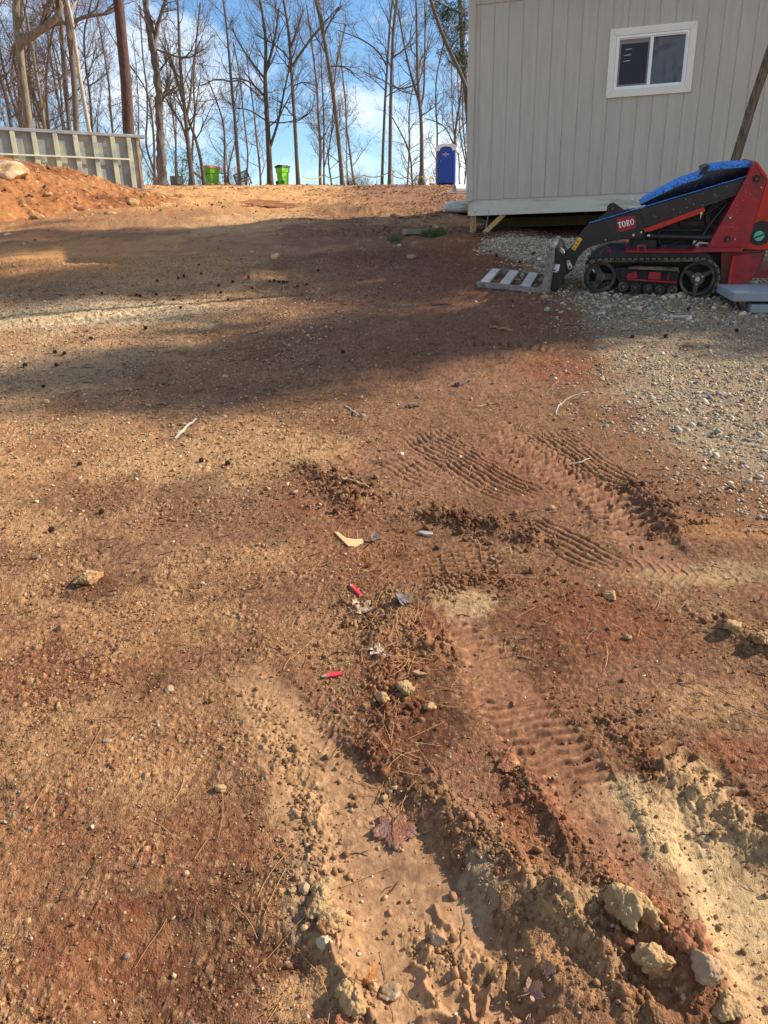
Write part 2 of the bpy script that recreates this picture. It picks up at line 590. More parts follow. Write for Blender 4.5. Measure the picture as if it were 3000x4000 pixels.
BLOBS = [  # px, py, half width, half height, colour, strength
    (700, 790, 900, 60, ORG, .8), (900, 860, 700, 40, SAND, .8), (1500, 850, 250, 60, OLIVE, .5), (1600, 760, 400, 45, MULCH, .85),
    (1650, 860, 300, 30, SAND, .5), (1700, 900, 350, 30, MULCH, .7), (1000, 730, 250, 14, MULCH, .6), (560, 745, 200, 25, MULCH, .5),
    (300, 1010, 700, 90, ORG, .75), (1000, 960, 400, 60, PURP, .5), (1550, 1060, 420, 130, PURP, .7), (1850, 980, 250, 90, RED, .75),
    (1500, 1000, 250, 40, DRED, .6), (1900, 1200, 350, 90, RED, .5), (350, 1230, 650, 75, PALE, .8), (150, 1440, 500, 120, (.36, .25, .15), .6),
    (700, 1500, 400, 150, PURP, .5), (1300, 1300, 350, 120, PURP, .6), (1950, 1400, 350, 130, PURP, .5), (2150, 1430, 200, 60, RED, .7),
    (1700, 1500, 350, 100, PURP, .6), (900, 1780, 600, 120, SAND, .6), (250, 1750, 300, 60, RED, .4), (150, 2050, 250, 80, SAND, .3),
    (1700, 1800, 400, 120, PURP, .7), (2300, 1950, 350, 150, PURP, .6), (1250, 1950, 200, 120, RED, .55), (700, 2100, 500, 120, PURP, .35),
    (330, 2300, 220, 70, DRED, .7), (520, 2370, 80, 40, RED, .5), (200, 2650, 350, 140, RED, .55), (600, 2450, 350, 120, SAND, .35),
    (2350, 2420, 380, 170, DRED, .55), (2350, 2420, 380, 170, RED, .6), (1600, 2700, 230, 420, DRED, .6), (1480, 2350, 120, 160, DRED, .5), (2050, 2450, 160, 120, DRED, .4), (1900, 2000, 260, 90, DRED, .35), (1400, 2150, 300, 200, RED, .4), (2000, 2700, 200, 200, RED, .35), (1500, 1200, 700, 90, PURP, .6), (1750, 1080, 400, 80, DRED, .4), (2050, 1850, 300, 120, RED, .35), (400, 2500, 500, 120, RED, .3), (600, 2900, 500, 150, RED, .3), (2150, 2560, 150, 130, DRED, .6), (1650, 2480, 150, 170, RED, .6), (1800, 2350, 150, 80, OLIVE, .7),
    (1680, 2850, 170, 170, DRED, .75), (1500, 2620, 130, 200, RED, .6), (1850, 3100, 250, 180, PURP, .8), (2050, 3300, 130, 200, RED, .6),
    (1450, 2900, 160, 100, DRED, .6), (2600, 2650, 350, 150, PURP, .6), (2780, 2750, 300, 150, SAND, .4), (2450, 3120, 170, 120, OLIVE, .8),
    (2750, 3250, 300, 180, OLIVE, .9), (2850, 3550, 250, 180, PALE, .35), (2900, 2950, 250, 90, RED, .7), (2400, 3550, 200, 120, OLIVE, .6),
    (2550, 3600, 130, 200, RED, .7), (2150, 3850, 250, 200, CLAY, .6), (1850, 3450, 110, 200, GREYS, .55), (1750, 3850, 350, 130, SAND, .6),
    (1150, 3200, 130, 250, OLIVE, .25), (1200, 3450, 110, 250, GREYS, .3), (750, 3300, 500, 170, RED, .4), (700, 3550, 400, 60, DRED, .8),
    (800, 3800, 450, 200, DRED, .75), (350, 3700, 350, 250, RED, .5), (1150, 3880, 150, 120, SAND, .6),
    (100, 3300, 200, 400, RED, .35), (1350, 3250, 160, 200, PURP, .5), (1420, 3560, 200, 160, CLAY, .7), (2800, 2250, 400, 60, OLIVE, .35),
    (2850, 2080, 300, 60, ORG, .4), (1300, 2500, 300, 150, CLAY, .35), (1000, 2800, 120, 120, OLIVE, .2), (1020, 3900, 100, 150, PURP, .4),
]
GRAVEL_PX = [(2010, 1000), (2330, 1000), (3500, 960), (3500, 1900), (3050, 1990), (2750, 1880), (2600, 1740), (2440, 1620), (2340, 1480),
             (2300, 1330), (2230, 1200), (2140, 1130), (2050, 1075)]
HEAP_PX = [(1870, 980), (1890, 940), (2000, 925), (2150, 932), (2330, 930), (2330, 1010), (2150, 1015), (2000, 1010)]
PATHS = {'ruts': [wpath(r[0]) for r in RUTS], 'ridges': [wpath(r[0]) for r in RIDGES], 'treads': [wpath(t[0]) for t in TREADS],
         'welts': [wpath(w, 1) for w in WELTS]}
_bl = []
for px, py, rx, ry, c, s in BLOBS:
    h = hit(px, py)
    _bl.append((h[0], h[1], abs(hit(px + rx, py)[0] - hit(px - rx, py)[0]) / 2, abs(hit(px, max(py - ry, 722))[1] - hit(px, py + ry)[1]) / 2, c, s))
POLY_G = np.array([hit(*p)[:2] for p in GRAVEL_PX])
POLY_H = np.array([hit(*p)[:2] for p in HEAP_PX])


def poly_sd(x, y, P):
    """signed distance to a polygon, positive inside"""
    d = np.full(x.shape, 1e9)
    ins = np.zeros(x.shape, bool)
    for a, b in zip(P, np.roll(P, -1, 0)):
        e = b - a
        t = np.clip(((x - a[0]) * e[0] + (y - a[1]) * e[1]) / (e @ e), 0, 1)
        d = np.minimum(d, np.hypot(x - a[0] - t * e[0], y - a[1] - t * e[1]))
        c = (a[1] > y) != (b[1] > y)
        ins ^= c & (x < (b[0] - a[0]) * (y - a[1]) / (b[1] - a[1] + 1e-12) + a[0])
    return np.where(ins, d, -d)


def ground(x, y, fine=True):
    """full height and soil colour"""
    x, y = np.asarray(x, float).ravel(), np.asarray(y, float).ravel()
    z = gz(x, y)
    n = len(x)
    col = np.ones((n, 3)) * np.array(CLAY)
    wx = x + .10 * fbm(x, y, 1.7, 3, 5) * np.clip(y / 4, .6, 6)
    wy = y + .14 * fbm(x, y, 1.7, 3, 9) * np.clip(y / 4, .6, 6)
    m = smooth(-.5, .5, fbm(x, y, .9, 4, 21))[:, None]
    col = col * (1 - .35 * m) + np.array(SAND) * .35 * m
    m = smooth(.05, .5, fbm(x, y, 1.6, 5, 33))[:, None]
    col = col * (1 - .55 * m) + np.array(RED) * .55 * m
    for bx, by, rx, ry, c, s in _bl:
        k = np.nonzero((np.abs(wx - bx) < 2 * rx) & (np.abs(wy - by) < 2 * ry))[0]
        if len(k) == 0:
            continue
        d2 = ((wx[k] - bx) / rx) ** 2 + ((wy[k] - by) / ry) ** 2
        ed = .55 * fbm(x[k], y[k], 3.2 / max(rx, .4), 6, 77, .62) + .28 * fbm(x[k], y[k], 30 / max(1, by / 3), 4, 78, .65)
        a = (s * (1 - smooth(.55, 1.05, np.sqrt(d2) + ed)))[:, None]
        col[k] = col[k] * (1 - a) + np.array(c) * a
    near = 1 - smooth(7, 14, y)
    rough = np.ones(n)
    dz = .035 * fbm(x, y, .55, 3, 1) * np.clip(y / 6, .35, 2.0) + .012 * fbm(x, y, 2.2, 3, 2)
    lump = np.zeros(n)
    X0, Y0 = x, y
    wf = np.clip(y / 3, .5, 2)
    sx = x + wf * (.030 * fbm(x, y, 3.5, 3, 401) + .010 * fbm(x, y, 17, 3, 402))
    sy = y + wf * (.030 * fbm(x, y, 3.5, 3, 403) + .010 * fbm(x, y, 17, 3, 404))
    # wheel ruts
    for (pts, d0, d1, c, sm), P in zip(RUTS, PATHS['ruts']):
        i, s, r, w, L = strip(sx, sy, P, P[:, 2].max() * 1.9)
        t = np.abs(r) / w + .12 * fbm(x[i], y[i], 14, 3, 3)
        u = s / L
        inside = np.where(r > 0, 1 - smooth(.74, 1.10, t), 1 - smooth(.25, 1.05, t)) * smooth(0, .12, u) * (1 - smooth(.97, 1, u))
        dep = d0 + (d1 - d0) * u ** 1.7
        dz[i] += -dep * inside + dep * .2 * np.exp(-((t - 1.22) / .16) ** 2) * (r > 0)
        rough[i] *= 1 - sm * (1 - smooth(.7, 1.0, t)) * smooth(0, .2, u)
        a = (.72 * (1 - smooth(.55, 1.0, t)) * smooth(0, .15, u))[:, None]
        col[i] = col[i] * (1 - a) + np.array(c) * a
    # berms, clod rows and crumbly heaps
    for (pts, h0, h1, wd, lm, c), P in zip(RIDGES, PATHS['ridges']):
        i, s, r, w, L = strip(sx, sy, P, wd * 3.2)
        r = r + .35 * wd * fbm(x[i], y[i], 9 if wd < .3 else 2, 3, 8)
        u = s / L
        g = np.exp(-(r / wd) ** 2) * smooth(-.02, .1, u) * (1 - smooth(.95, 1.02, u))
        hh = (h0 + (h1 - h0) * u) * (1 + 1.1 * fbm(x[i], y[i], 9 if wd < .3 else 1.5, 4, 14)).clip(.1, 2)
        dz[i] += hh * g
        lump[i] = np.maximum(lump[i], lm * np.exp(-(r / (wd * 1.25)) ** 2))
        a = (.6 * np.exp(-(r / (wd * 1.4)) ** 2) * (.6 + .6 * fbm(x[i], y[i], 8, 3, 15)).clip(0, 1))[:, None]
        col[i] = col[i] * (1 - a) + np.array(c) * a
    # tyre and track prints
    for (pts, kind, dep, per), P in zip(TREADS, PATHS['treads']):
        i, s, r, w, L = strip(sx, sy, P, P[:, 2].max() * 1.35)
        t = np.abs(r) / w
        u = s / L
        edge = (1 - smooth(.82, 1.05, t + .1 * fbm(x[i], y[i], 16, 2, 4))) * smooth(0, .22, u + .08 * fbm(x[i], y[i], 9, 2, 44)) * (1 - smooth(.75, 1, u + .08 * fbm(x[i], y[i], 9, 2, 45)))
        worn = (.75 + .65 * fbm(x[i], y[i], 5, 3, 6 + len(pts))).clip(.1, 1)
        wob = .22 * fbm(x[i], y[i], 18, 2, 19)
        if kind == 'cleat':
            ph = s / per + .12 * np.sin(r / w * 3) + wob
            bar = np.abs((ph % 1) - .5) * 2
            pat = smooth(.25, .75, bar) - .6
        elif kind == 'rib':
            ph = (r + w) / per + wob * .6
            bar = np.abs((ph % 1) - .5) * 2
            pat = -(1 - smooth(.12, .5, bar)) + .35 * smooth(.8, .95, np.abs(((s / (per * 1.6)) % 1) - .5) * 2) * smooth(.4, .8, bar)
        elif kind == 'chev':
            ph = s / per + 1.1 * t + wob
            bar = np.abs((ph % 1) - .5) * 2
            pat = smooth(.6, .85, bar) - .3
        else:
            ph = s / (per * 1.6) + np.where(r > 0, .5, 0) + .5 * t + wob
            bar = np.abs((ph % 1) - .5) * 2
            pat = smooth(.45, .6, bar) * (t > .15) - .5
        dz[i] += {'rib': 1.05, 'chev': .8}.get(kind, 1.5) * dep * pat * edge * worn
        rough[i] *= 1 - .55 * edge
    for P in PATHS['welts']:
        i, s, r, w, L = strip(sx, sy, P, .05)
        dz[i] += .020 * np.exp(-(r / .0075) ** 2) * (.75 + .5 * fbm(x[i], y[i], 30, 2, 9)).clip(.2, 1)
    # gravel beds
    gsd = poly_sd(wx, wy, POLY_G)
    hsd = poly_sd(x, y, POLY_H)
    gm = np.maximum(smooth(-.12, .35, gsd + .3 * fbm(x, y, 2.2, 4, 51)), smooth(-.08, .12, hsd + .15 * fbm(x, y, 3, 3, 52)))
    lg = .55 * smooth(.02, .4, fbm(x, y, 1.3, 4, 61)) * (x < -.2) * smooth(2.6, 4.2, y) * (1 - smooth(8.5, 10, y)) * .55   # thin old gravel on the left
    gcol = np.array((.33, .255, .165)) * (1 + .25 * fbm(x, y, 6, 3, 53))[:, None]
    a = (.8 * gm + .4 * lg)[:, None]
    col = col * (1 - a) + gcol * a
    # shallow hollow at the near left
    hb = hit(800, 3820)
    dz -= .035 * (1 - smooth(.55, 1.0, np.hypot((x - hb[0]) / .33, (y - hb[1]) / .17) + .2 * fbm(x, y, 8, 3, 70)))
    # far road: long shallow wheel lines and raked streaks
    far = smooth(9, 14, y)
    lane = fbm(x * 1.0 + .25 * y, y * .12, 1.0, 4, 81)
    dz += far * .05 * lane + far * .10 * fbm(x, y, .22, 3, 82)
    st = smooth(-.1, .5, fbm(x * .35, y * 1.6, .9, 5, 83))[:, None] * far[:, None]
    col = col * (1 - .30 * st) + np.array(RED) * .30 * st
    ground.rough = rough
    if fine:
        lo = np.nonzero(lump > .03)[0]
        if len(lo):
            g1, i1 = grains(x[lo], y[lo], .042, 5, .75, .3, .62)
            g2, i2 = grains(x[lo] + .3, y[lo], .017, 6, .85, .3, .6)
            br = .7 + .9 * fbm(x[lo], y[lo], 60, 4, 410, .6)
            g3, i3 = grains(x[lo] + .1, y[lo] + .7, .075, 7, .45, .25, .6)
            dz[lo] += lump[lo] * br * (.042 * .46 * g1 + .017 * .75 * g2 + .075 * .36 * g3)
            dz[lo] += lump[lo] * .010 * fbm(x[lo], y[lo], 33, 4, 411, .6)
            col[lo] *= (1 + lump[lo] * (.35 * (i2 - .5) + .3 * (i1 - .5) * (g1 > 0)))[:, None]
        k = np.nonzero(y < 11)[0]
        X, Y = x[k], y[k]
        rg = rough[k]
        q = np.clip(Y / 3.0, .8, 3)
        dz[k] += rg * (.0075 * q * fbm(X, Y, 11, 5, 91, .58) + .0055 * fbm(X, Y, 42, 3, 92))
        dz[k] += (.25 + .75 * rg) * .0018 * fbm(X, Y, 110, 3, 93)
        cr = np.abs(fbm(X + .05 * fbm(X, Y, 9, 2, 97), Y, 6.5, 3, 98))        # drying cracks in the smooth clay
        dz[k] -= .006 * (1 - smooth(.0, .035, cr)) * (1 - rg * .6) * smooth(0, .3, fbm(X, Y, 2.5, 2, 99))
        patch = smooth(-.35, .35, fbm(X, Y, 3.1, 4, 94) - .30 * smooth(-.15, .25, X - .04 * Y)) * (.25 + .75 * rg)
        for cell, sd, dn, am in ((.0105, 11, .7, .75), (.021, 12, .33, .72), (.046, 13, .09, .6)):
            g, gi = grains(X, Y, cell, sd, dn)
            kk = am * patch * np.clip(3.0 / Y, .5, 1) ** .5
            dz[k] += cell * g * kk
            w = (np.minimum(g * 6, 1) * kk)[:, None]
            tint = np.where(gi[:, None] < .55, np.array(SAND) * 1.15, np.where(gi[:, None] < .8, col[k] * 1.15, np.where(gi[:, None] < .93, np.array((.42, .36, .28)), np.array(DRED) * 1.3)))
            col[k] = col[k] * (1 - .6 * w) + tint * .6 * w
        mot = fbm(X, Y, 26, 4, 95)
        col[k] *= (1 + .34 * mot)[:, None]
        sp = fbm(X, Y, 62, 3, 420, .6)
        a = (.75 * smooth(.16, .34, sp) * (.3 + .7 * rg))[:, None]
        col[k] = col[k] * (1 - a) + np.array((.12, .045, .022)) * a
        a = (.32 * smooth(.16, .34, fbm(X + 5, Y, 48, 3, 421, .6)))[:, None]
        col[k] = col[k] * (1 - a) + np.array((.50, .33, .17)) * a
        damp = smooth(.12, .4, fbm(X, Y, 7, 5, 422, .6))[:, None]
        col[k] *= (1 - .34 * damp) * .90
        kf = np.nonzero(y >= 11)[0]
        xf, yf = x[kf], y[kf]
        col[kf] *= (1 + .38 * fbm(xf, yf * .6, 5, 5, 96, .62))[:, None]
        road = (1 - smooth(-2.5, .5, xf + .14 * (yf - 24))) * smooth(17, 22, yf)          # the driven lane up to the crest
        ln = fbm(xf * 2.6 + .5 * yf, yf * .22, 1.0, 5, 481, .62)
        a = (.85 * road * smooth(-.30, .30, ln + .3))[:, None]
        col[kf] = col[kf] * (1 - a) + np.array((.60, .325, .125)) * a
        a = (.60 * smooth(.05, .32, fbm(xf * 2.2 + .5 * yf, yf * .3, 1.4, 5, 482, .62)) * smooth(13, 17, yf))[:, None]
        col[kf] = col[kf] * (1 - a) + np.array((.36, .155, .055)) * a
        dz[kf] += smooth(11, 16, yf) * (.020 * fbm(xf, yf, 3.2, 4, 483, .6) + .012 * fbm(xf, yf, 9, 3, 484))
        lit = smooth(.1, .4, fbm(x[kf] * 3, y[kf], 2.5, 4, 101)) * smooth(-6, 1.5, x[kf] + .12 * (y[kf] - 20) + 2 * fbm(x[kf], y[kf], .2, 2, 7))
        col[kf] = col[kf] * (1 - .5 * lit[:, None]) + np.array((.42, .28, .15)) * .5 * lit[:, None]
    return z + dz, np.clip(col * np.array((1.02, .985, .92)), .01, .75)


def gh(x, y):
    """ground height for setting things down"""
    z, _ = ground(np.atleast_1d(np.asarray(x, float)), np.atleast_1d(np.asarray(y, float)), fine=False)
    return z if np.ndim(x) else float(z[0])


def on_ground(px, py, lift=0.0):
    h = hit(px, py)
    return np.array([h[0], h[1], gh(h[0], h[1]) + lift])


def gnormal(x, y, e=.05):
    dzx = (gh(x + e, y) - gh(x - e, y)) / (2 * e)
    dzy = (gh(x, y + e) - gh(x, y - e)) / (2 * e)
    v = np.array([-dzx, -dzy, 1.0])
    return v / np.linalg.norm(v)


# rows spaced evenly as the slope recedes, columns fanning out from the viewpoint, coarse skirts to the horizon
_rows = []
for py in np.arange(4420, 717, -2.9):
    yy = hit(1500, py)[1]
    if yy > 51:
        break
    if not _rows or yy > _rows[-1] + .002:
        _rows.append(yy)
_rows = np.array([-60, -30, -15, -8, -4, -2, -1, -.4, 0, .2, .4, .55] + [r for r in _rows if r > .6] + list(np.arange(51.4, 63, .5)) + [65, 70, 80, 100, 140, 200, 300, 480])
_s = np.linspace(-1, 1, 1240)
_s = np.concatenate([[-60, -25, -12, -6, -3.5, -2.3, -1.7, -1.3, -1.12], _s, [1.12, 1.3, 1.7, 2.3, 3.5, 6, 12, 25, 60]])
_W = np.clip(.60 * _rows + .42, .95, 36)
GX = (_s[None, :] * _W[:, None]).ravel()
GY = np.repeat(_rows, len(_s))
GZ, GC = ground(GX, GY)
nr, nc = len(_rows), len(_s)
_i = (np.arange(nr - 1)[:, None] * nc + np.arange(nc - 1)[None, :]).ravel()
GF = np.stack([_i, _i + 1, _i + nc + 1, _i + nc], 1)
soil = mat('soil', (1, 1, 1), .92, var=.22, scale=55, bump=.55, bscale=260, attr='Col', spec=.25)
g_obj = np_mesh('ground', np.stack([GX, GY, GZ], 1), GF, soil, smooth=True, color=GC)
_ra = g_obj.data.attributes.new('Rgh', 'FLOAT', 'POINT')
_ra.data.foreach_set('value', ground.rough.astype(np.float32))
_N, _L = soil.node_tree.nodes, soil.node_tree.links
_at = _N.new('ShaderNodeAttribute')
_at.attribute_name = 'Rgh'
_mr = _N.new('ShaderNodeMapRange')
_mr.inputs['To Min'].default_value, _mr.inputs['To Max'].default_value = .10, .60
_L.new(_at.outputs['Fac'], _mr.inputs['Value'])
_L.new(_mr.outputs[0], next(n for n in _N if n.type == 'BUMP').inputs['Strength'])
g_obj['kind'] = 'structure'
g_obj['label'] = 'rutted red and tan clay slope with tyre prints'

# ------------------------------------------------------------------ shed on posts
AZW = RAD(74.5)
W_U = np.array([math.sin(AZW), -math.cos(AZW), 0.0])         # along the long wall, to the right
W_N = np.array([math.cos(AZW), math.sin(AZW), 0.0])          # into the shed
_r = ray(1822, 782)
W_P = _r * (12.0 / _r[1]) + np.array([0, 0, EYE])            # lower left corner of the siding
SHED_M = Matrix(((W_U[0], W_N[0], 0, W_P[0]), (W_U[1], W_N[1], 0, W_P[1]), (0, 0, 1, W_P[2]), (0, 0, 0, 1)))
paint_greige = mat('greige_paint', (.50, .445, .36), .62, var=.09, scale=2.5, bump=.35, bscale=38, stretch=(6, 6, .55), dirt=(.42, .37, .30), dirt_amt=.15, dirt_scale=1.6)
paint_skirt = mat('skirt_paint', (.60, .55, .45), .6, var=.07, scale=3, bump=.3, bscale=30, stretch=(.6, 6, 6), dirt=(.42, .37, .29), dirt_amt=.25, dirt_scale=2.5)
paint_trim = mat('cream_trim_paint', (.80, .745, .62), .5, var=.04, scale=5, bump=.25, bscale=40, stretch=(1, 4, 4))
vinyl = mat('white_vinyl', (.84, .83, .80), .35, var=.03, bump=0)
glass_dark = mat('window_glass', (.012, .016, .030), .03, var=.1, bump=0, spec=.75)
screen_m = mat('screen_mesh', (.010, .011, .016), .35, var=.2, scale=4, bump=.1, bscale=500, spec=.4)
screen_fr = mat('screen_frame_grey', (.23, .20, .19), .45, var=.08, bump=0)
smear = mat('white_smear', (.72, .72, .72), .7, bump=0)
pine_new = mat('new_pine_timber', (.58, .34, .12), .7, var=.18, scale=5, bump=.2, stretch=(7, 7, .8), dirt=(.30, .15, .05), dirt_amt=.2)
pine_old = mat('weathered_pine_timber', (.40, .24, .11), .75, var=.2, scale=5, bump=.25, stretch=(7, 7, .8), dirt=(.16, .09, .05), dirt_amt=.35)
dark_wood = mat('underfloor_timber', (.10, .075, .05), .85)
shingle = mat('dark_shingle', (.07, .065, .06), .9, bump=.5)
bolt_m = mat('painted_bolt', (.62, .57, .48), .5, bump=0)

shed = thing('shed', 'large greige shed with vertical siding raised on timber posts', 'shed', M=SHED_M)
LW, DW, HW, PIT = 9.2, 4.6, 3.05, .203


def groove_wall(mb, L, H0, H1, M, holes=(), y=0.0, first=.165):
    us = {0.0, L}
    gr = []
    u = first
    while u < L - .05:
        gr.append(u)
        us |= {u - .008, u - .0055, u + .0055, u + .008}
        u += PIT
    for a, b, c, d in holes:
        us |= {a, b}
    us = sorted(us)

    def dep(u):
        for g in gr:
            if abs(u - g) < .0056:
                return .007
        return 0.0
    for a, b in zip(us[:-1], us[1:]):
        segs = [(H0, H1)]
        for ha, hb, hc, hd in holes:
            if a >= ha - 1e-6 and b <= hb + 1e-6:
                segs = [(H0, hc), (hd, H1)]
        for s0, s1 in segs:
            mb.add([(a, y + dep(a), s0), (b, y + dep(b), s0), (b, y + dep(b), s1), (a, y + dep(a), s1)], [(0, 1, 2, 3)], M)


WIN = (2.045, 3.015, 1.325, 2.010)
m = MB()
groove_wall(m, LW, 0, 2.54, None, [WIN])
groove_wall(m, LW, 2.552, HW, None, [], y=-.004)
m.box((LW / 2, .012, 2.546), (LW, .006, .02))
m.build('siding', paint_greige, shed, fix=False)
m = MB()
m.box((.045, -.011, 1.51), (.10, .022, 3.06))
m.build('corner_trim', paint_greige, shed, bevel=.002)
m = MB()
Ms = np.array(((0, 1, 0, 0), (-1, 0, 0, DW), (0, 0, 1, 0), (0, 0, 0, 1)), float)
groove_wall(m, DW - .02, 0, HW, Ms)
m.build('end_wall', paint_greige, shed, fix=False)
m = MB()
groove_wall(m, DW - .02, 0, HW, np.array(((0, -1, 0, LW), (1, 0, 0, 0), (0, 0, 1, 0), (0, 0, 0, 1)), float))
m.build('end_wall', paint_greige, shed, fix=False)
m = MB()
groove_wall(m, LW, 0, HW, np.array(((-1, 0, 0, LW), (0, -1, 0, DW), (0, 0, 1, 0), (0, 0, 0, 1)), float))
m.build('rear_wall', paint_greige, shed, fix=False)
m = MB()
m.box((LW / 2 + .02, .034, -.110), (LW - .04, .038, .235))
m.box((.034, DW / 2, -.112), (.038, DW - .11, .23))
m.build('skirt_board', paint_skirt, shed, bevel=.003)
for k, (bu, bv) in enumerate(((.14, -.15), (2.45, -.085), (4.9, -.12), (7.3, -.1))):
    m = MB()
    m.lathe([(.0, -.03), (.014, -.027), (.021, -.015), (.023, 0)], 12, axis='y', M=np.array(((1, 0, 0, bu), (0, .6, 0, .015), (0, 0, 1, bv), (0, 0, 0, 1)), float))
    m.build('bolt', bolt_m, shed, smooth=True)
m = MB()
m.box((LW / 2, DW / 2, -.02), (LW - .16, DW - .16, .03))
for k in range(23):
    m.box((.2 + k * .4, DW / 2, -.13), (.04, DW - .2, .18))
m.box((LW / 2, 1.2, -.30), (LW - .3, .09, .15))
m.box((LW / 2, DW - .5, -.30), (LW - .3, .09, .15))
m.build('floor_framing', dark_wood, shed)
m = MB()
e, rz = .32, HW + 1.25
for s in (-1, 1):
    y0, y1 = (-e, DW / 2) if s < 0 else (DW + e, DW / 2)
    z0 = HW - e * 1.25 / (DW / 2) + .02
    vv = [(-e, y0, z0), (LW + e, y0, z0), (LW + e, y1, rz + .02), (-e, y1, rz + .02)]
    m.add(vv + [(a, b, c + .06) for a, b, c in vv], [(3, 2, 1, 0), (4, 5, 6, 7), (0, 1, 5, 4), (1, 2, 6, 5), (2, 3, 7, 6), (3, 0, 4, 7)])
for u in (.03, LW - .03):
    m.add([(u, 0, HW), (u, DW, HW), (u, DW / 2, rz)], [(0, 1, 2)])
m.build('roof', shingle, shed)
for k, (pu, pv) in enumerate(((.10, .10), (2.75, .14), (5.2, .14), (8.8, .14), (.10, DW - .2), (2.9, DW - .2), (5.8, DW - .2), (8.8, DW - .2))):
    w = np.array(SHED_M) @ np.array((pu, pv, 0, 1))
    zb = gh(w[0], w[1]) - W_P[2] - .06
    m = MB()
    m.box((pu, pv, (zb - .225) / 2), (.092, .092, -.225 - zb))
    m.build('post', pine_old if k else pine_old, shed, bevel=.003)
m = MB()
m.cyl((.17, .10, -.60), (.62, .10, -.20), .0, .0, 4)
m = MB()
d = np.array((.50, 0, .44)) / math.hypot(.50, .44)
q = np.array((-d[2], 0, d[0])) * .034
a, b = np.array((.14, .06, -.60)), np.array((.66, .06, -.145))
pts = [a - q, b - q, b + q, a + q]
m.prism([(p[0], p[2]) for p in pts], .06, .10)
m.build('brace', pine_new, shed, bevel=.002)
# window
win = MB()
u0, u1, v0, v1 = WIN
t, cw = .020, .088
co = [(u0 - cw + .012, v0 - cw + .012), (u1 + cw - .012, v0 - cw + .012), (u1 + cw - .012, v1 + cw - .012), (u0 - cw + .012, v1 + cw - .012)]
ci = [(u0 + .012, v0 + .012), (u1 - .012, v0 + .012), (u1 - .012, v1 - .012), (u0 + .012, v1 - .012)]
for k in range(4):
    j = (k + 1) % 4
    g = .0012
    A, B, C_, D_ = np.array(co[k]), np.array(co[j]), np.array(ci[j]), np.array(ci[k])
    ed = (B - A) / np.linalg.norm(B - A) * g
    win.prism([A + ed, B - ed, C_ - ed, D_ + ed], -.026, -.001)
win_o = win.build('window', paint_trim, shed, bevel=.002)
m = MB()


def rect_ring(m, a, b, c, d, wd, y0, y1):
    o = [(a, c), (b, c), (b, d), (a, d)]
    i_ = [(a + wd, c + wd), (b - wd, c + wd), (b - wd, d - wd), (a + wd, d - wd)]
    m.ring(o, i_, y0, y1)


a, b, c, d = u0 + .014, u1 - .014, v0 + .014, v1 - .014
rect_ring(m, a, b, c, d, .030, -.020, .05)
rect_ring(m, a + .030, b - .030, c + .030, d - .030, .014, -.004, .05)
um = (u0 + u1) / 2 - .005
m.box((um, .012, (c + d) / 2), (.042, .05, d - c - .062))
m.build('window_frame', vinyl, win_o, bevel=.0015)
m = MB()
rect_ring(m, a + .046, um - .022, c + .046, d - .046, .020, .004, .018)
m.box(((a + um) / 2 + .01, .010, d - .082), (um - a - .11, .010, .030))
m.build('screen_frame', screen_fr, win_o)
m = MB()
m.box(((a + um) / 2 + .012, .016, (c + d) / 2), (um - a - .075, .004, d - c - .10))
m.build('insect_screen', screen_m, win_o)
m = MB()
m.box(((um + b) / 2 - .01, .030, (c + d) / 2), (b - um - .05, .006, d - c - .08))
m.build('pane', glass_dark, win_o)
rs = random.Random(3)
for k, (su, sv, sl) in enumerate(((.175, .135, .095), (.165, .205, .10), (.165, .275, .095))):
    m = MB()
    uu = a + .005 + su - .06
    vv_ = d - sv - .03
    pts = [(uu + sl * i / 8.0, .012, vv_ + .008 * i / 8 + rs.uniform(-.002, .002)) for i in range(9)]
    m.tube(pts, [.0022 + .0022 * math.sin(math.pi * i / 8) for i in range(9)], 5)
    m.build('smear_mark', smear, win_o)


def wall_pt(px, py):
    d = ray(px, py)
    P0 = W_P - np.array([0, 0, EYE])
    t = (P0 @ W_N) / (d @ W_N)
    q = d * t - P0
    return q @ W_U, q[2]


# ------------------------------------------------------------------ roll-off container at the left
AZC = RAD(60.0)
C_U = np.array([math.sin(AZC), math.cos(AZC), 0.0])           # along the side, right and away
C_N = np.array([-math.cos(AZC), math.sin(AZC), 0.0])          # into the container
_r = ray(562, 742)
C_P = _r * (31.0 / _r[1]) + np.array([0, 0, EYE])             # lower right corner of the side
CONT_M = Matrix(((C_U[0], C_N[0], 0, C_P[0]), (C_U[1], C_N[1], 0, C_P[1]), (0, 0, 1, C_P[2]), (0, 0, 0, 1)))


def cont_pt(px, py):
    d = ray(px, py)
    P0 = C_P - np.array([0, 0, EYE])
    t = (P0 @ C_N) / (d @ C_N)
    q = d * t - P0
    return q @ C_U, q[2]


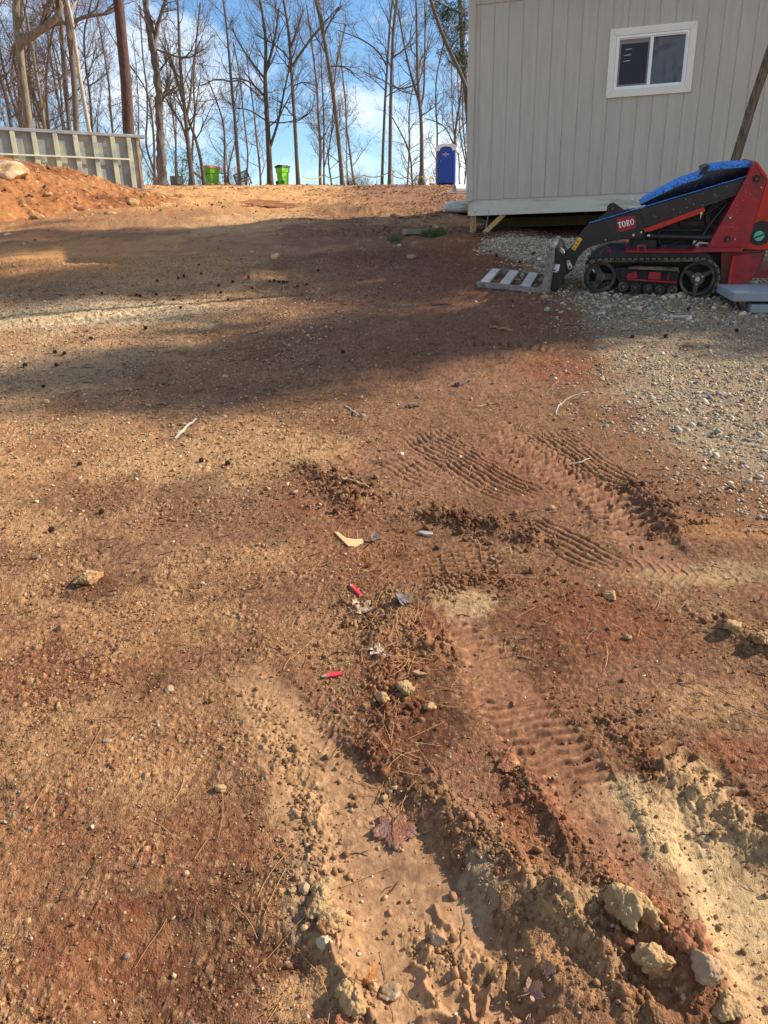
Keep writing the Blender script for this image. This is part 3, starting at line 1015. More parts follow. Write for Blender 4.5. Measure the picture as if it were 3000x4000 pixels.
steel_green = mat('faded_green_steel', (.44, .43, .29), .6, var=.14, scale=1.6, dirt=(.24, .26, .265), dirt_amt=.4, dirt_scale=1.1, bump=.12, bscale=14)
steel_grey = mat('grey_steel_rim', (.25, .265, .285), .5, var=.15, scale=2, dirt=(.42, .42, .40), dirt_amt=.2, bump=.1, bscale=10)
steel_back = mat('shade_toned_container_steel', (.19, .205, .21), .65, var=.2, scale=1.2, dirt=(.33, .33, .24), dirt_amt=.5, dirt_scale=.9, rust=None, bump=.15, bscale=6)  # grey base holds the rib shadows, paler patches the sunlit steel
rope_m = mat('pale_rail_paint', (.60, .56, .42), .7, bump=.1)
cont = thing('roll_off_container', 'long open steel waste container with faded green ribs behind the dirt pile', 'container', M=CONT_M)
CL, CH = 7.6, cont_pt(548, 528)[1]
m = MB()
for (a, b, c, d, e_, f) in ((-CL, 0, 0, .04, 0, CH - .1), (-CL, 0, 2.3, 2.34, 0, CH - .1), (-CL, -CL + .04, .04, 2.3, 0, CH - .1), (-CL, 0, .04, 2.3, 0, .05)):
    m.box(((a + b) / 2, (c + d) / 2, (e_ + f) / 2), (b - a, d - c, f - e_))
m.build('side_panel', steel_back, cont)
m = MB()
m.box((-.025, 1.15, CH / 2 - .05), (.05, 2.3, CH - .1))
m.build('tailgate', steel_back, cont)
m = MB()
m.box((-CL / 2 + .10, .03, CH - .055), (CL + .35, .28, .11))
m.box((-CL / 2 + .05, 2.32, CH - .055), (CL + .2, .2, .11))
m.build('top_rail', steel_grey, cont, bevel=.012)
zr = cont_pt(330, 617)[1]
for px in (-75, -15, 58, 140, 222, 300, 373, 443, 506):
    u, _ = cont_pt(px, 590)
    m = MB()
    m.box((u, -.05, CH / 2 - .05), (.18, .10, CH - .115), taper=(.92, 1))
    m.build('rib', steel_green, cont, bevel=.012)
m = MB()
m.box((-CL / 2 - .2, -.13, zr), (CL - .45, .05, .055))
m.build('side_rail', rope_m, cont, bevel=.01)
m = MB()
m.box((-CL / 2 + .05, -.05, .015), (CL + .3, .3, .03))
m.build('floor_lip', steel_grey, cont)
m = MB()
m.box((-.035, -.03, CH / 2 - .05), (.10, .05, CH - .15))
m.build('corner_post', pine_old, cont)
for u in (-.6, -6.9):
    w = np.array(CONT_M) @ np.array((u, .3, 0, 1))
    zb = gh(w[0], w[1]) - C_P[2] - .1
    for yy, ex in ((.3, 0), (2.0, .6)):
        m = MB()
        m.box((u, yy, zb / 2), (.3, .3, abs(zb) + ex))
        m.build('skid', pine_old, cont)


def text_mesh(s, size, name, material, parent, M, depth=.002, shear=0.0):
    cu = bpy.data.curves.new(name, 'FONT')
    cu.body, cu.size, cu.extrude, cu.align_x, cu.align_y, cu.shear = s, size, depth, 'CENTER', 'CENTER', shear
    o = bpy.data.objects.new(name, cu)
    COL.objects.link(o)
    dg = bpy.context.evaluated_depsgraph_get()
    me = bpy.data.meshes.new_from_object(o.evaluated_get(dg))
    bpy.data.objects.remove(o)
    me.materials.clear()
    me.materials.append(material)
    q = bpy.data.objects.new(name, me)
    COL.objects.link(q)
    q.parent = parent
    q.matrix_local = M
    return q


white_stencil = mat('white_stencil_paint', (.62, .62, .60), .6, var=.3, scale=30, bump=0)
XZ = Matrix(((1, 0, 0, 0), (0, 0, -1, 0), (0, 1, 0, 0), (0, 0, 0, 1)))     # text faces -y
for ch, px, py in (('3', 375, 561), ('8', 410, 563)):
    u, v = cont_pt(px, py)
    text_mesh(ch, .26, 'stencil_number', white_stencil, cont, Matrix.Translation((u, -.004, v)) @ XZ)

# ------------------------------------------------------------------ dirt pile in front of the container
pile_m = mat('heaped_clay', (1, 1, 1), .95, var=.25, scale=9, bump=.6, bscale=30, attr='Col', spec=.2)
pa, pb = np.array((-15.5, 17.5)), np.array((-7.6, 24.8))
ud = (pb - pa) / np.linalg.norm(pb - pa)
vd = np.array((-ud[1], ud[0]))
nu, nv = 330, 250
A, B = np.meshgrid(np.linspace(-4, 12.6, nu), np.linspace(-7.6, 4.4, nv), indexing='ij')
PX, PY = pa[0] + A * ud[0] + B * vd[0], pa[1] + A * ud[1] + B * vd[1]
f = PX.ravel(), PY.ravel()
crest = np.interp(A, [-4, 0, 4, 5.6, 6.4, 7.2, 8.0, 8.8, 9.6, 10.4, 11.2, 12], [1.9, 1.75, 1.66, 1.56, 1.40, 1.16, .98, .82, .56, .30, .10, -.1])
half = np.where(B < 0, np.interp(A, [-4, 0, 4, 6.4, 8, 9.6, 10.4, 11.4, 12], [6.4, 6.3, 5.8, 4.8, 4.0, 3.4, 3.0, 2.2, 1.6]), np.interp(A, [-4, 4, 8, 10.5, 12], [3.6, 2.8, 2.2, 1.5, .8]))
wob = .55 * fbm(PX, PY, .45, 4, 201)
tt = np.abs(B + wob * .5) / half
ph = crest * (1 - np.clip(tt, 0, 1.3) ** 1.25) + .10 * fbm(PX, PY, 1.1, 5, 202) + .07 * fbm(PX, PY, 4, 5, 203, .62)
gl = np.abs(fbm(A * 1.3, B * .18, 1.0, 3, 207))                      # little slides running down the flank
ph -= .035 * (1 - smooth(0, .12, gl)) * smooth(.1, .5, tt)
g, gi = grains(PX.ravel(), PY.ravel(), .22, 33, .35, .2, .5)
g2, gi2 = grains(PX.ravel(), PY.ravel(), .10, 34, .5, .2, .5)
ph = ph + (.22 * g * .75 + .10 * g2 * .8).reshape(ph.shape)
ph = np.where(tt > 1.05, np.minimum(ph, -.02), ph)
base = gz(PX, PY)
pc = np.ones((nu * nv, 3)) * np.array((.37, .185, .075))
k = smooth(-.1, .3, fbm(PX, PY, .7, 6, 204, .62)).ravel()[:, None]
pc = pc * (1 - .75 * k) + np.array((.17, .070, .028)) * .75 * k
k = smooth(.1, .5, fbm(PX + 9, PY, .8, 4, 205)).ravel()[:, None]
pc = pc * (1 - .7 * k) + np.array((.44, .26, .115)) * .7 * k
k = (np.minimum(g * 5, 1) * (gi > .6))[:, None] * .7
pc = pc * (1 - k) + np.array((.50, .38, .23)) * k
k = (np.minimum(g2 * 5, 1) * (gi2 > .5))[:, None] * .5
pc = pc * (1 - k) + np.array((.52, .36, .2)) * k
ii = (np.arange(nu - 1)[:, None] * nv + np.arange(nv - 1)[None, :]).ravel()
PF = np.stack([ii, ii + nv, ii + nv + 1, ii + 1], 1)
keep = (ph.ravel()[PF] > -.03).any(1)
pile = np_mesh('dirt_pile', np.stack([f[0], f[1], (base + np.maximum(ph, -.12)).ravel()], 1), PF[keep], pile_m, smooth=True, color=np.clip(pc * np.array((.82, .64, .50)), .02, .7))
tag(pile, 'long heap of orange brown clay and stones in front of the container', 'dirt pile')


def pile_h(x, y):
    a = (x - pa[0]) * ud[0] + (y - pa[1]) * ud[1]
    b = (x - pa[0]) * vd[0] + (y - pa[1]) * vd[1]
    i = int(round((a + 4) / 16.6 * (nu - 1)))
    j = int(round((b + 7.6) / 12.0 * (nv - 1)))
    if 0 <= i < nu and 0 <= j < nv:
        return float(base[i, j] + max(ph[i, j], 0))
    return float(gz(x, y))


def on_pile(px, py):
    d = ray(px, py)
    t = 10.0
    while t < 45:
        p = d * t
        if p[2] + EYE < pile_h(p[0], p[1]):
            break
        t += .03
    return np.array([p[0], p[1], p[2] + EYE])


# ------------------------------------------------------------------ rocks: shared maker
def rock_arrays(seed, sub=2, flat=.7, rough=.25):
    import bmesh
    bm = bmesh.new()
    bmesh.ops.create_icosphere(bm, subdivisions=sub, radius=1.0)
    V = np.array([v.co[:] for v in bm.verts])
    F = np.array([[v.index for v in f_.verts] for f_ in bm.faces])
    bm.free()
    rg = np.random.default_rng(seed)
    nrm = rg.normal(size=(9, 3))
    nrm /= np.linalg.norm(nrm, axis=1)[:, None]
    for q in nrm:                                    # knock flats off it
        dd = V @ q
        c = rg.uniform(.55, .85)
        V = V - np.maximum(dd - c, 0)[:, None] * q * .9
    V = V * (1 + rough * .5 * (perlin(V[:, 0] * 2 + seed, V[:, 1] * 2 + V[:, 2] * 1.7, seed) + .5 * perlin(V[:, 0] * 5 + V[:, 2] * 4, V[:, 1] * 5 + seed, seed))[:, None])
    V[:, 2] *= flat
    return V, F


def rock(name, label, cat, loc, size, material, seed, flat=.7, sub=3, rough=.3, rotz=0.0, sink=.25, group=None, rough2=0):
    V, F = rock_arrays(seed, sub, flat, rough)
    V = V * np.asarray(size)
    if rough2 > .2:
        rg = np.random.default_rng(seed + 500)
        q = V / np.asarray(size)
        q /= np.linalg.norm(q, axis=1)[:, None]
        gain = np.zeros(len(V))
        for K, r0, r1, kk in ((46, .28, .55, .50), (260, .09, .19, .55), (700, .045, .09, .5)):      # knobs on knobs
            dd = rg.normal(size=(K, 3))
            dd /= np.linalg.norm(dd, axis=1)[:, None]
            rr = rg.uniform(r0, r1, K)
            an = np.arccos(np.clip(q @ dd.T, -1, 1)) / rr
            gain += (np.sqrt(np.maximum(1 - an * an, 0)) * rr * kk).max(1)
        V = V * (.72 + gain)[:, None]
        rough2 = .05
    if rough2:
        V = V * (1 + rough2 * perlin(V[:, 0] / max(size) * 9 + seed, V[:, 1] / max(size) * 9 + V[:, 2] / max(size) * 7, seed)[:, None])
    o = np_mesh(name, V, F, material, smooth=sub > 2)
    o.location = (loc[0], loc[1], loc[2] + V[:, 2].max() * (1 - 2 * sink))
    o.rotation_euler = (0, 0, rotz)
    return tag(o, label, cat, group)


pale_rock = mat('pale_quartz_rock', (.60, .43, .27), .85, var=.25, scale=2.5, dirt=(.42, .21, .09), dirt_amt=.45, dirt_scale=2, bump=.4, bscale=12)
tan_clod = mat('tan_clay_clod', (.40, .245, .11), .95, var=.25, scale=18, dirt=(.26, .11, .045), dirt_amt=.35, dirt_scale=12, bump=.5, bscale=120)
red_clod = mat('red_clay_clod', (.26, .10, .045), .95, var=.3, scale=18, dirt=(.42, .22, .10), dirt_amt=.3, dirt_scale=10, bump=.5, bscale=120)
olive_clod = mat('olive_clay_clod', (.37, .25, .115), .95, var=.25, scale=20, dirt=(.28, .15, .065), dirt_amt=.5, dirt_scale=14, bump=.5, bscale=120)
grey_stone = mat('grey_stone', (.32, .205, .115), .8, var=.2, scale=20, dirt=(.50, .38, .24), dirt_amt=.3, dirt_scale=12, bump=.3, bscale=90)
p = on_pile(30, 690)
rock('boulder', 'large pale boulder perched on the crest of the dirt pile', 'boulder', p + np.array((-.15, .1, -.12)), (.62, .50, .52), pale_rock, 5, .62, 4, .3, .4, .2)
p = on_pile(45, 925)
rock('boulder', 'small pale rock at the foot of the dirt pile, at the picture edge', 'boulder', p + np.array((0, 0, -.05)), (.15, .12, .12), pale_rock, 9, .75, 3, .3, 1.2, .2)
for k, (px, py, s, lb) in enumerate(((150, 852, .15, 'tan rock half sunk low in the face of the dirt pile'), (520, 790, .17, 'flat tan rock on the right end of the dirt pile'),
                                     (430, 838, .15, 'pale slab rock at the lower edge of the dirt pile'), (305, 815, .15, 'dark clay lump in the middle of the dirt pile'),
                                     (185, 762, .14, 'long stone near the top of the dirt pile below the boulder'))):
    p = on_pile(px, py)
    rock('rock', lb, 'rock', p - np.array((0, 0, s * .4)), (s * 1.3, s, s * .9), tan_clod if k != 3 else red_clod, 20 + k, .7, 3, .3, k * 1.3, .2)

# ------------------------------------------------------------------ compact tracked loader
_lh = hit(2545, 1161)
LO = np.array([_lh[0], _lh[1], gh(_lh[0], _lh[1]) - .012])
PSI = RAD(17)
e1 = np.array([math.cos(PSI), -math.sin(PSI), -.040])
e1 /= np.linalg.norm(e1)
e3 = np.array([math.sin(PSI), math.cos(PSI), .135])
e3 -= e1 * (e1 @ e3)
e3 /= np.linalg.norm(e3)
e2 = np.cross(e1, e3)
LOAD_M = Matrix(((e1[0], e3[0], e2[0], LO[0]), (e1[1], e3[1], e2[1], LO[1]), (e1[2], e3[2], e2[2], LO[2]), (0, 0, 0, 1)))


def T(px, py, w=0.0):
    """photo pixel to (along, up) on the loader's own upright plane at depth w"""
    d = ray(px, py)
    P0 = LO + e3 * w - np.array([0, 0, EYE])
    t = (P0 @ e3) / (d @ e3)
    q = d * t - P0
    return np.array((q @ e1, q @ e2))


def crop(x0, y0, s):
    return lambda pts, w=0.0: np.array([T(x0 + p[0] / s, y0 + p[1] / s, w) for p in pts])


Z3, ZT, Z4, ZA = crop(1800, 500, 1.3825), crop(2230, 960, 2.676), crop(2600, 600, 3.815), crop(1880, 850, 3.53)
UPM = 1.0 / (391 * 1.3825)                                   # metres per pixel of the first crop, about
blk = mat('black_paint', (.016, .017, .020), .42, var=.25, scale=8, dirt=(.055, .05, .045), dirt_amt=.12, dirt_scale=7, bump=.08, bscale=30, spec=.5)
blk2 = mat('dark_engine_metal', (.020, .021, .024), .6, var=.3, scale=9, dirt=(.06, .055, .05), dirt_amt=.2, dirt_scale=9, bump=.2, bscale=25)
blue_dust = mat('black_plastic_with_blue_overspray', (.018, .020, .026), .45, var=.2, scale=8, dirt=(.02, .085, .27), dirt_amt=.16, dirt_scale=40, bump=.05, stretch=(1, 1, .35))
blue_top = mat('blue_overspray', (.045, .26, .74), .5, var=.25, scale=10, dirt=(.018, .04, .09), dirt_amt=.42, dirt_scale=60, bump=.03)
redm = mat('red_machine_paint', (.33, .016, .026), .38, var=.12, scale=5, dirt=(.16, .02, .03), dirt_amt=.3, dirt_scale=5, bump=.06, bscale=20, spec=.5)
redb = mat('bright_red_machine_paint', (.50, .030, .018), .40, var=.10, scale=4, dirt=(.30, .03, .02), dirt_amt=.25, dirt_scale=4, bump=.05, bscale=20)
redd = mat('dusty_dark_red_paint', (.20, .016, .020), .55, var=.2, scale=6, dirt=(.10, .05, .03), dirt_amt=.4, dirt_scale=5, bump=.1)
rubber = mat('worn_track_rubber', (.020, .020, .019), .8, var=.25, scale=14, dirt=(.13, .10, .065), dirt_amt=.38, dirt_scale=7, bump=.3, bscale=60)
rub_top = mat('muddy_track_rubber', (.19, .14, .085), .9, var=.3, scale=18, dirt=(.04, .035, .03), dirt_amt=.35, dirt_scale=9, bump=.4, bscale=60)
wheel_m = mat('dirty_wheel_metal', (.045, .042, .037), .65, var=.25, scale=10, dirt=(.15, .105, .06), dirt_amt=.38, dirt_scale=8, bump=.2, bscale=40)
hub_m = mat('rusty_hub_metal', (.16, .11, .07), .55, metal=.4, var=.25, scale=20, dirt=(.07, .045, .03), dirt_amt=.35, dirt_scale=16, bump=.2)
steel = mat('bare_steel', (.62, .60, .55), .35, metal=.25, var=.2, scale=12, dirt=(.36, .31, .25), dirt_amt=.25, dirt_scale=9, bump=.1, stretch=(1, 6, 1))
steel_worn = mat('scuffed_steel', (.26, .24, .215), .45, metal=.2, var=.25, scale=14, dirt=(.11, .09, .07), dirt_amt=.32, dirt_scale=18, bump=.15)
bright = mat('bright_metal', (.66, .64, .60), .3, metal=.6, var=.1, bump=0)
white_p = mat('white_decal', (.82, .80, .76), .5, bump=0)
yel_p = mat('yellow_decal', (.80, .50, .02), .5, var=.08, bump=0)
blk_p = mat('black_decal', (.02, .02, .02), .5, bump=0)
blue_p = mat('blue_decal', (.02, .20, .55), .5, bump=0)
red_p = mat('red_decal', (.36, .02, .035), .5, var=.06, bump=0)
teal_p = mat('teal_plastic', (.10, .47, .33), .5, var=.08, bump=0)
spat = mat('white_paint_spatter', (.62, .58, .52), .6, bump=0)

ld = thing('compact_loader', 'red and black stand-on track loader with blue dust on its hood, parked before the shed', 'track loader', M=LOAD_M)


def circ(c, r, n=40, a0=0.0):
    t = a0 + np.arange(n) * 2 * math.pi / n
    return np.stack([c[0] + r * np.cos(t), c[1] + r * np.sin(t)], 1)


def hull(P):
    P = P[np.lexsort((P[:, 1], P[:, 0]))]

    def half(Q):
        h = []
        for p in Q:
            while len(h) > 1 and (h[-1][0] - h[-2][0]) * (p[1] - h[-2][1]) - (h[-1][1] - h[-2][1]) * (p[0] - h[-2][0]) <= 0:
                h.pop()
            h.append(p)
        return h
    return np.array(half(P)[:-1] + half(P[::-1])[:-1])


def resample(P, n):
    Q = np.concatenate([P, P[:1]])
    s = np.concatenate([[0], np.cumsum(np.linalg.norm(np.diff(Q, axis=0), axis=1))])
    t = np.linspace(0, s[-1], n, endpoint=False)
    return np.stack([np.interp(t, s, Q[:, 0]), np.interp(t, s, Q[:, 1])], 1), s[-1]


WF = ZT([(312, 332)])[0]
WR = ZT([(1325, 352)])[0]
rF = abs(ZT([(312, 332)])[0][1] - ZT([(312, 488)])[0][1])
rR = abs(ZT([(1322, 350)])[0][0] - ZT([(1528, 350)])[0][0])
rollers = ZT([(548, 437), (675, 448), (804, 458), (933, 468), (1058, 474)])
rr_ = abs(ZT([(548, 437)])[0][0] - ZT([(603, 437)])[0][0])
for tr, w0 in enumerate((0.0, .68)):
    inner = hull(np.concatenate([circ(WF, rF), circ(WR, rR - .012), *[circ(c, rr_ + .006, 16) for c in rollers]]))
    inner, per = resample(inner, 150)
    nrm = np.roll(inner, -1, 0) - np.roll(inner, 1, 0)
    nrm = np.stack([nrm[:, 1], -nrm[:, 0]], 1)
    nrm /= np.linalg.norm(nrm, axis=1)[:, None]
    outer = inner + nrm * .022
    m = MB()
    m.ring(outer, inner, w0, w0 + .18)
    belt = m.build('track_belt', rubber, ld)
    m = MB()
    for k in range(0, 150, 3):
        a, b = outer[k], outer[(k + 2) % 150]
        na, nb = nrm[k], nrm[(k + 2) % 150]
        c_, d_ = a + na * .016, b + nb * .016
        sk = (outer[(k + 1) % 150] - a)
        for ya, yb, of in ((w0 - .004, w0 + .085, 0), (w0 + .095, w0 + .184, .8)):
            o1, o2 = sk * of, sk * (of + .7)
            m.add([(*(a + o1), ya)[:1] + (ya, (a + o1)[1]), ((b + o1)[0], ya, (b + o1)[1]), ((b + o2)[0], yb, (b + o2)[1]), ((a + o2)[0], yb, (a + o2)[1]),
                   ((c_ + o1)[0], ya, (c_ + o1)[1]), ((d_ + o1)[0], ya, (d_ + o1)[1]), ((d_ + o2)[0], yb, (d_ + o2)[1]), ((c_ + o2)[0], yb, (c_ + o2)[1])],
                  [(0, 3, 2, 1), (4, 5, 6, 7), (0, 1, 5, 4), (1, 2, 6, 5), (2, 3, 7, 6), (3, 0, 4, 7)])
    m.build('tread', rub_top, belt)
    # front idler and rear sprocket
    for nm, c, r, hub, a0, sp in (('idler_wheel', WF, rF, .042, RAD(2), 3), ('drive_wheel', WR, rR - .014, .062, RAD(30), 3)):
        m = MB()
        y0, y1 = w0 + .035, w0 + .14
        rim = .030 if nm == 'idler_wheel' else .026
        m.ring(circ(c, r - .002), circ(c, r - rim), y0, y1)
        for k in range(sp):
            a = a0 + k * 2 * math.pi / sp
            d = np.array((math.cos(a), math.sin(a)))
            q = np.array((-d[1], d[0]))
            wd0, wd1 = (.034, .026) if nm == 'idler_wheel' else (.028, .017)
            m.prism([c + d * hub * .6 + q * wd0, c + d * (r - rim + .004) + q * wd1, c + d * (r - rim + .004) - q * wd1, c + d * hub * .6 - q * wd0], y0 + .02, y1 - .02)
        wh = m.build(nm, wheel_m, ld)
        m = MB()
        m.cyl((c[0], y0 - .012, c[1]), (c[0], y1 - .02, c[1]), hub, n=28)
        m.build('hub', wheel_m if nm == 'drive_wheel' else hub_m, wh)
        m = MB()
        m.cyl((c[0], y0 - .03, c[1]), (c[0], y0 - .011, c[1]), .024 if nm == 'drive_wheel' else .02, n=6 if nm == 'drive_wheel' else 18)
        m.build('axle_nut', bright if nm == 'drive_wheel' else hub_m, wh)
        if nm == 'drive_wheel':
            for k in range(3):
                a = a0 + k * 2 * math.pi / 3
                m = MB()
                m.cyl((c[0] + .052 * math.cos(a), y0 - .020, c[1] + .052 * math.sin(a)), (c[0] + .052 * math.cos(a), y0 - .01, c[1] + .052 * math.sin(a)), .009, n=6)
                m.build('lug_bolt', bright, wh)
    for c in rollers:
        m = MB()
        M_ = np.array(((1, 0, 0, c[0]), (0, 1, 0, w0 + .03), (0, 0, 1, c[1]), (0, 0, 0, 1)))
        m.lathe([(rr_ * .8, 0), (rr_, .012), (rr_, .045), (rr_ * .7, .05), (rr_ * .7, .08), (rr_, .085), (rr_, .12)], 26, M_, 'y')
        ro = m.build('track_roller', wheel_m, ld)
        m = MB()
        m.lathe([(rr_ * .30, -.016), (rr_ * .36, -.012), (rr_ * .36, .0), (rr_ * .55, .002), (rr_ * .62, -.006), (rr_ * .66, 0)], 22, M_, 'y')
        m.build('roller_cap', hub_m, ro, smooth=True)
    if tr == 0:
        m = MB()
        m.prism(ZT([(460, 240), (620, 235), (640, 215), (1130, 230), (1135, 330), (1110, 470), (1140, 510), (480, 470), (500, 380), (455, 330)]), w0 + .07, w0 + .16)
        m.prism(ZT([(520, 262), (700, 262), (700, 340), (520, 340)]), w0 + .045, w0 + .07)
        m.build('track_frame', blk2, ld, bevel=.004)
        for q in ([(590, 300), (690, 275), (693, 345), (582, 345)], [(820, 278), (940, 283), (935, 362), (808, 355)], [(1020, 280), (1035, 282), (1022, 370), (1002, 366)]):
            m = MB()
            m.prism(ZT(q), w0 + .030, w0 + .05)
            m.build('tension_plate', redd if q[0][0] > 1000 else redm, ld, bevel=.002)
        m = MB()
        m.prism(ZT([(582, 343), (1105, 380), (1102, 396), (582, 360)]), w0 + .005, w0 + .09)
        m.build('guide_rail', redm, ld, bevel=.003)
        m = MB()
        m.prism(ZT([(600, 232), (700, 222), (1130, 232), (1138, 284), (1128, 284), (1120, 268), (605, 246)]), w0 + .008, w0 + .12)
        m.build('mud_shelf', rub_top, ld, bevel=.003)
# chassis between and above the tracks
m = MB()
m.prism(Z3([(700, 690), (890, 672), (1400, 668), (1400, 850), (1180, 870), (900, 860), (770, 800)], .3), .19, .67)
m.prism(Z3([(720, 705), (800, 672), (1330, 668), (1400, 760), (1390, 790), (1330, 712), (1250, 700), (760, 708)]), .012, .86)
m.build('chassis', blk2, ld, bevel=.006)
m = MB()
m.prism(Z3([(888, 666), (1250, 668), (1278, 651), (1524, 648), (1524, 668), (1285, 672), (1255, 674), (888, 673)], -.02), -.02, .88)
m.build('track_guard', redm, ld, bevel=.003)
m = MB()
m.prism(Z3([(740, 700), (786, 642), (800, 650), (818, 676), (800, 682), (770, 712)]), .03, .16)
m.build('guard_bracket', redd, ld, bevel=.004)
m = MB()
m.prism(Z3([(740, 700), (786, 640), (797, 640), (800, 652), (748, 708)]), .015, .03)
m.build('guard_edge', blk2, ld, bevel=.003)
for q in ([(950, 667), (955, 632), (995, 630), (1002, 667), (994, 667), (988, 639), (963, 641), (959, 667)],):
    m = MB()
    m.prism(Z3(q), .0, .014)
    m.build('tie_loop', redm, ld, bevel=.002)
m = MB()
m.prism(Z3([(905, 660), (915, 600), (1060, 600), (1058, 660)], .2), .20, .55)
m.build('front_panel', blue_dust, ld, bevel=.008)
# engine bay
m = MB()
m.prism(Z3([(1000, 660), (1000, 400), (1100, 380), (1540, 250), (1480, 420), (1440, 662)], .28), .28, .60)
m.prism(Z3([(1070, 655), (1075, 628), (1330, 630), (1330, 658)], .2), .20, .29)
m.prism(Z3([(1085, 545), (1310, 545), (1310, 560), (1085, 560)], .22), .22, .29)
m.prism(Z3([(1180, 500), (1320, 500), (1320, 530), (1180, 530)], .24), .24, .29)
m.build('engine_block', blk2, ld, bevel=.008)
m = MB()
c = Z3([(1405, 470)], .24)[0]
m.ring(circ(c, .145), circ(c, .095), .22, .28)
m.cyl((c[0], .20, c[1]), (c[0], .28, c[1]), .04, n=20)
m.build('flywheel_housing', blk2, ld, bevel=.006)
m = MB()
m.cyl((*Z3([(1020, 582)], .2)[0][:1], .17, Z3([(1020, 582)], .2)[0][1]), (Z3([(1370, 592)], .2)[0][0], .17, Z3([(1370, 592)], .2)[0][1]), .030, n=20)
cy = m.build('lift_cylinder', blk, ld, smooth=False)
m = MB()
a = Z3([(1006, 580), (1027, 580)], .17)
m.cyl((a[0][0], .155, a[0][1]), (a[1][0], .155, a[1][1]), .0125, n=14)
m.build('cylinder_rod', white_p, cy)
m = MB()
a = Z3([(1255, 620), (1285, 620), (1340, 622)], .19)
m.box(((a[0][0] + a[1][0]) / 2, .19, a[0][1]), (.06, .05, .05))
m.cyl((a[1][0] - .01, .18, a[1][1]), (a[1][0] + .035, .18, a[1][1]), .016, n=6)
m.cyl((a[1][0] + .03, .18, a[1][1]), (a[2][0], .18, a[2][1]), .011, n=10)
m.build('hose_fitting', steel, ld, bevel=.002)
m = MB()
a = [Z3([(925, 605)], .16)[0] + np.array((.010 * math.cos(t * 6.0), -t * .030 * .55)) for t in np.linspace(0, 4, 60)]
m.tube([(p[0] + 0, .16 + .012 * math.sin(t * 6.0), p[1]) for p, t in zip(a, np.linspace(0, 4, 60))], [.0035] * 60, 5)
m.build('spring', blk, ld)
for k, (pts, r) in enumerate((([(1120, 640), (1200, 600), (1290, 610), (1350, 560)], .011), ([(1090, 520), (1180, 470), (1300, 480), (1390, 420)], .010), ([(1080, 640), (1060, 560), (1130, 500), (1250, 470)], .008), ([(1240, 640), (1300, 590), (1340, 520), (1440, 400)], .012))):
    m = MB()
    q = [Z3([p], .21)[0] for p in pts]
    u = np.linspace(0, 1, 14)
    qq = np.stack([np.interp(u, np.linspace(0, 1, 4), [p[0] for p in q]), np.interp(u, np.linspace(0, 1, 4), [p[1] for p in q])], 1)
    for _ in range(3):
        qq[1:-1] = .25 * qq[:-2] + .5 * qq[1:-1] + .25 * qq[2:]
    m.tube([(p[0], .20 - .012 * k, p[1]) for p in qq], [r] * 14, 8)
    m.build('hydraulic_hose', blk, ld, smooth=True)
# hood
hood = [(968, 407), (985, 386), (1050, 349), (1120, 311), (1200, 272), (1270, 251), (1300, 240), (1322, 212), (1345, 200), (1430, 188), (1500, 183), (1585, 180), (1548, 262), (1540, 268), (1350, 322), (1100, 392), (975, 418)]
m = MB()
hp = Z3(hood, .22)
top_i = list(range(0, 13))
n = len(hp)
ys = [.205, .212, .235, .28, .36, .45, .54, .62, .665, .688, .695]
dr = [.050, .022, .008, .002, .0, -.001, .0, .002, .008, .022, .050]
ctr = hp.mean(0)
vv = []
for y, d in zip(ys, dr):
    q = hp.copy()
    q[top_i, 1] -= d * np.interp(np.arange(13), [0, 1, 3, 12], [.3, .7, 1, 1])
    vv.append(np.stack([q[:, 0], np.full(n, y), q[:, 1]], 1))
V = np.concatenate(vv)
ff, mi = [], []
for k in range(len(ys) - 1):
    for i in range(n):
        j = (i + 1) % n
        ff.append((k * n + i, k * n + j, (k + 1) * n + j, (k + 1) * n + i))
        mi.append(1 if (i < 12) else 0)
ff += [tuple(reversed(range(n))), tuple((len(ys) - 1) * n + i for i in range(n))]
mi += [0, 0]
m.add(V, ff)
m.m = mi
hood_o = m.build('hood', [blue_dust, blue_top], ld, smooth=True)
m = MB()
m.prism(Z3([(1287, 252), (1303, 220), (1336, 210), (1330, 243)], .20), .199, .24)
m.build('air_intake', blk_p, hood_o)
m = MB()
m.prism(Z3([(1300, 222), (1318, 207), (1345, 199), (1340, 209), (1308, 222)], .19), .19, .60)
m.build('intake_lip', blk, hood_o, bevel=.003)
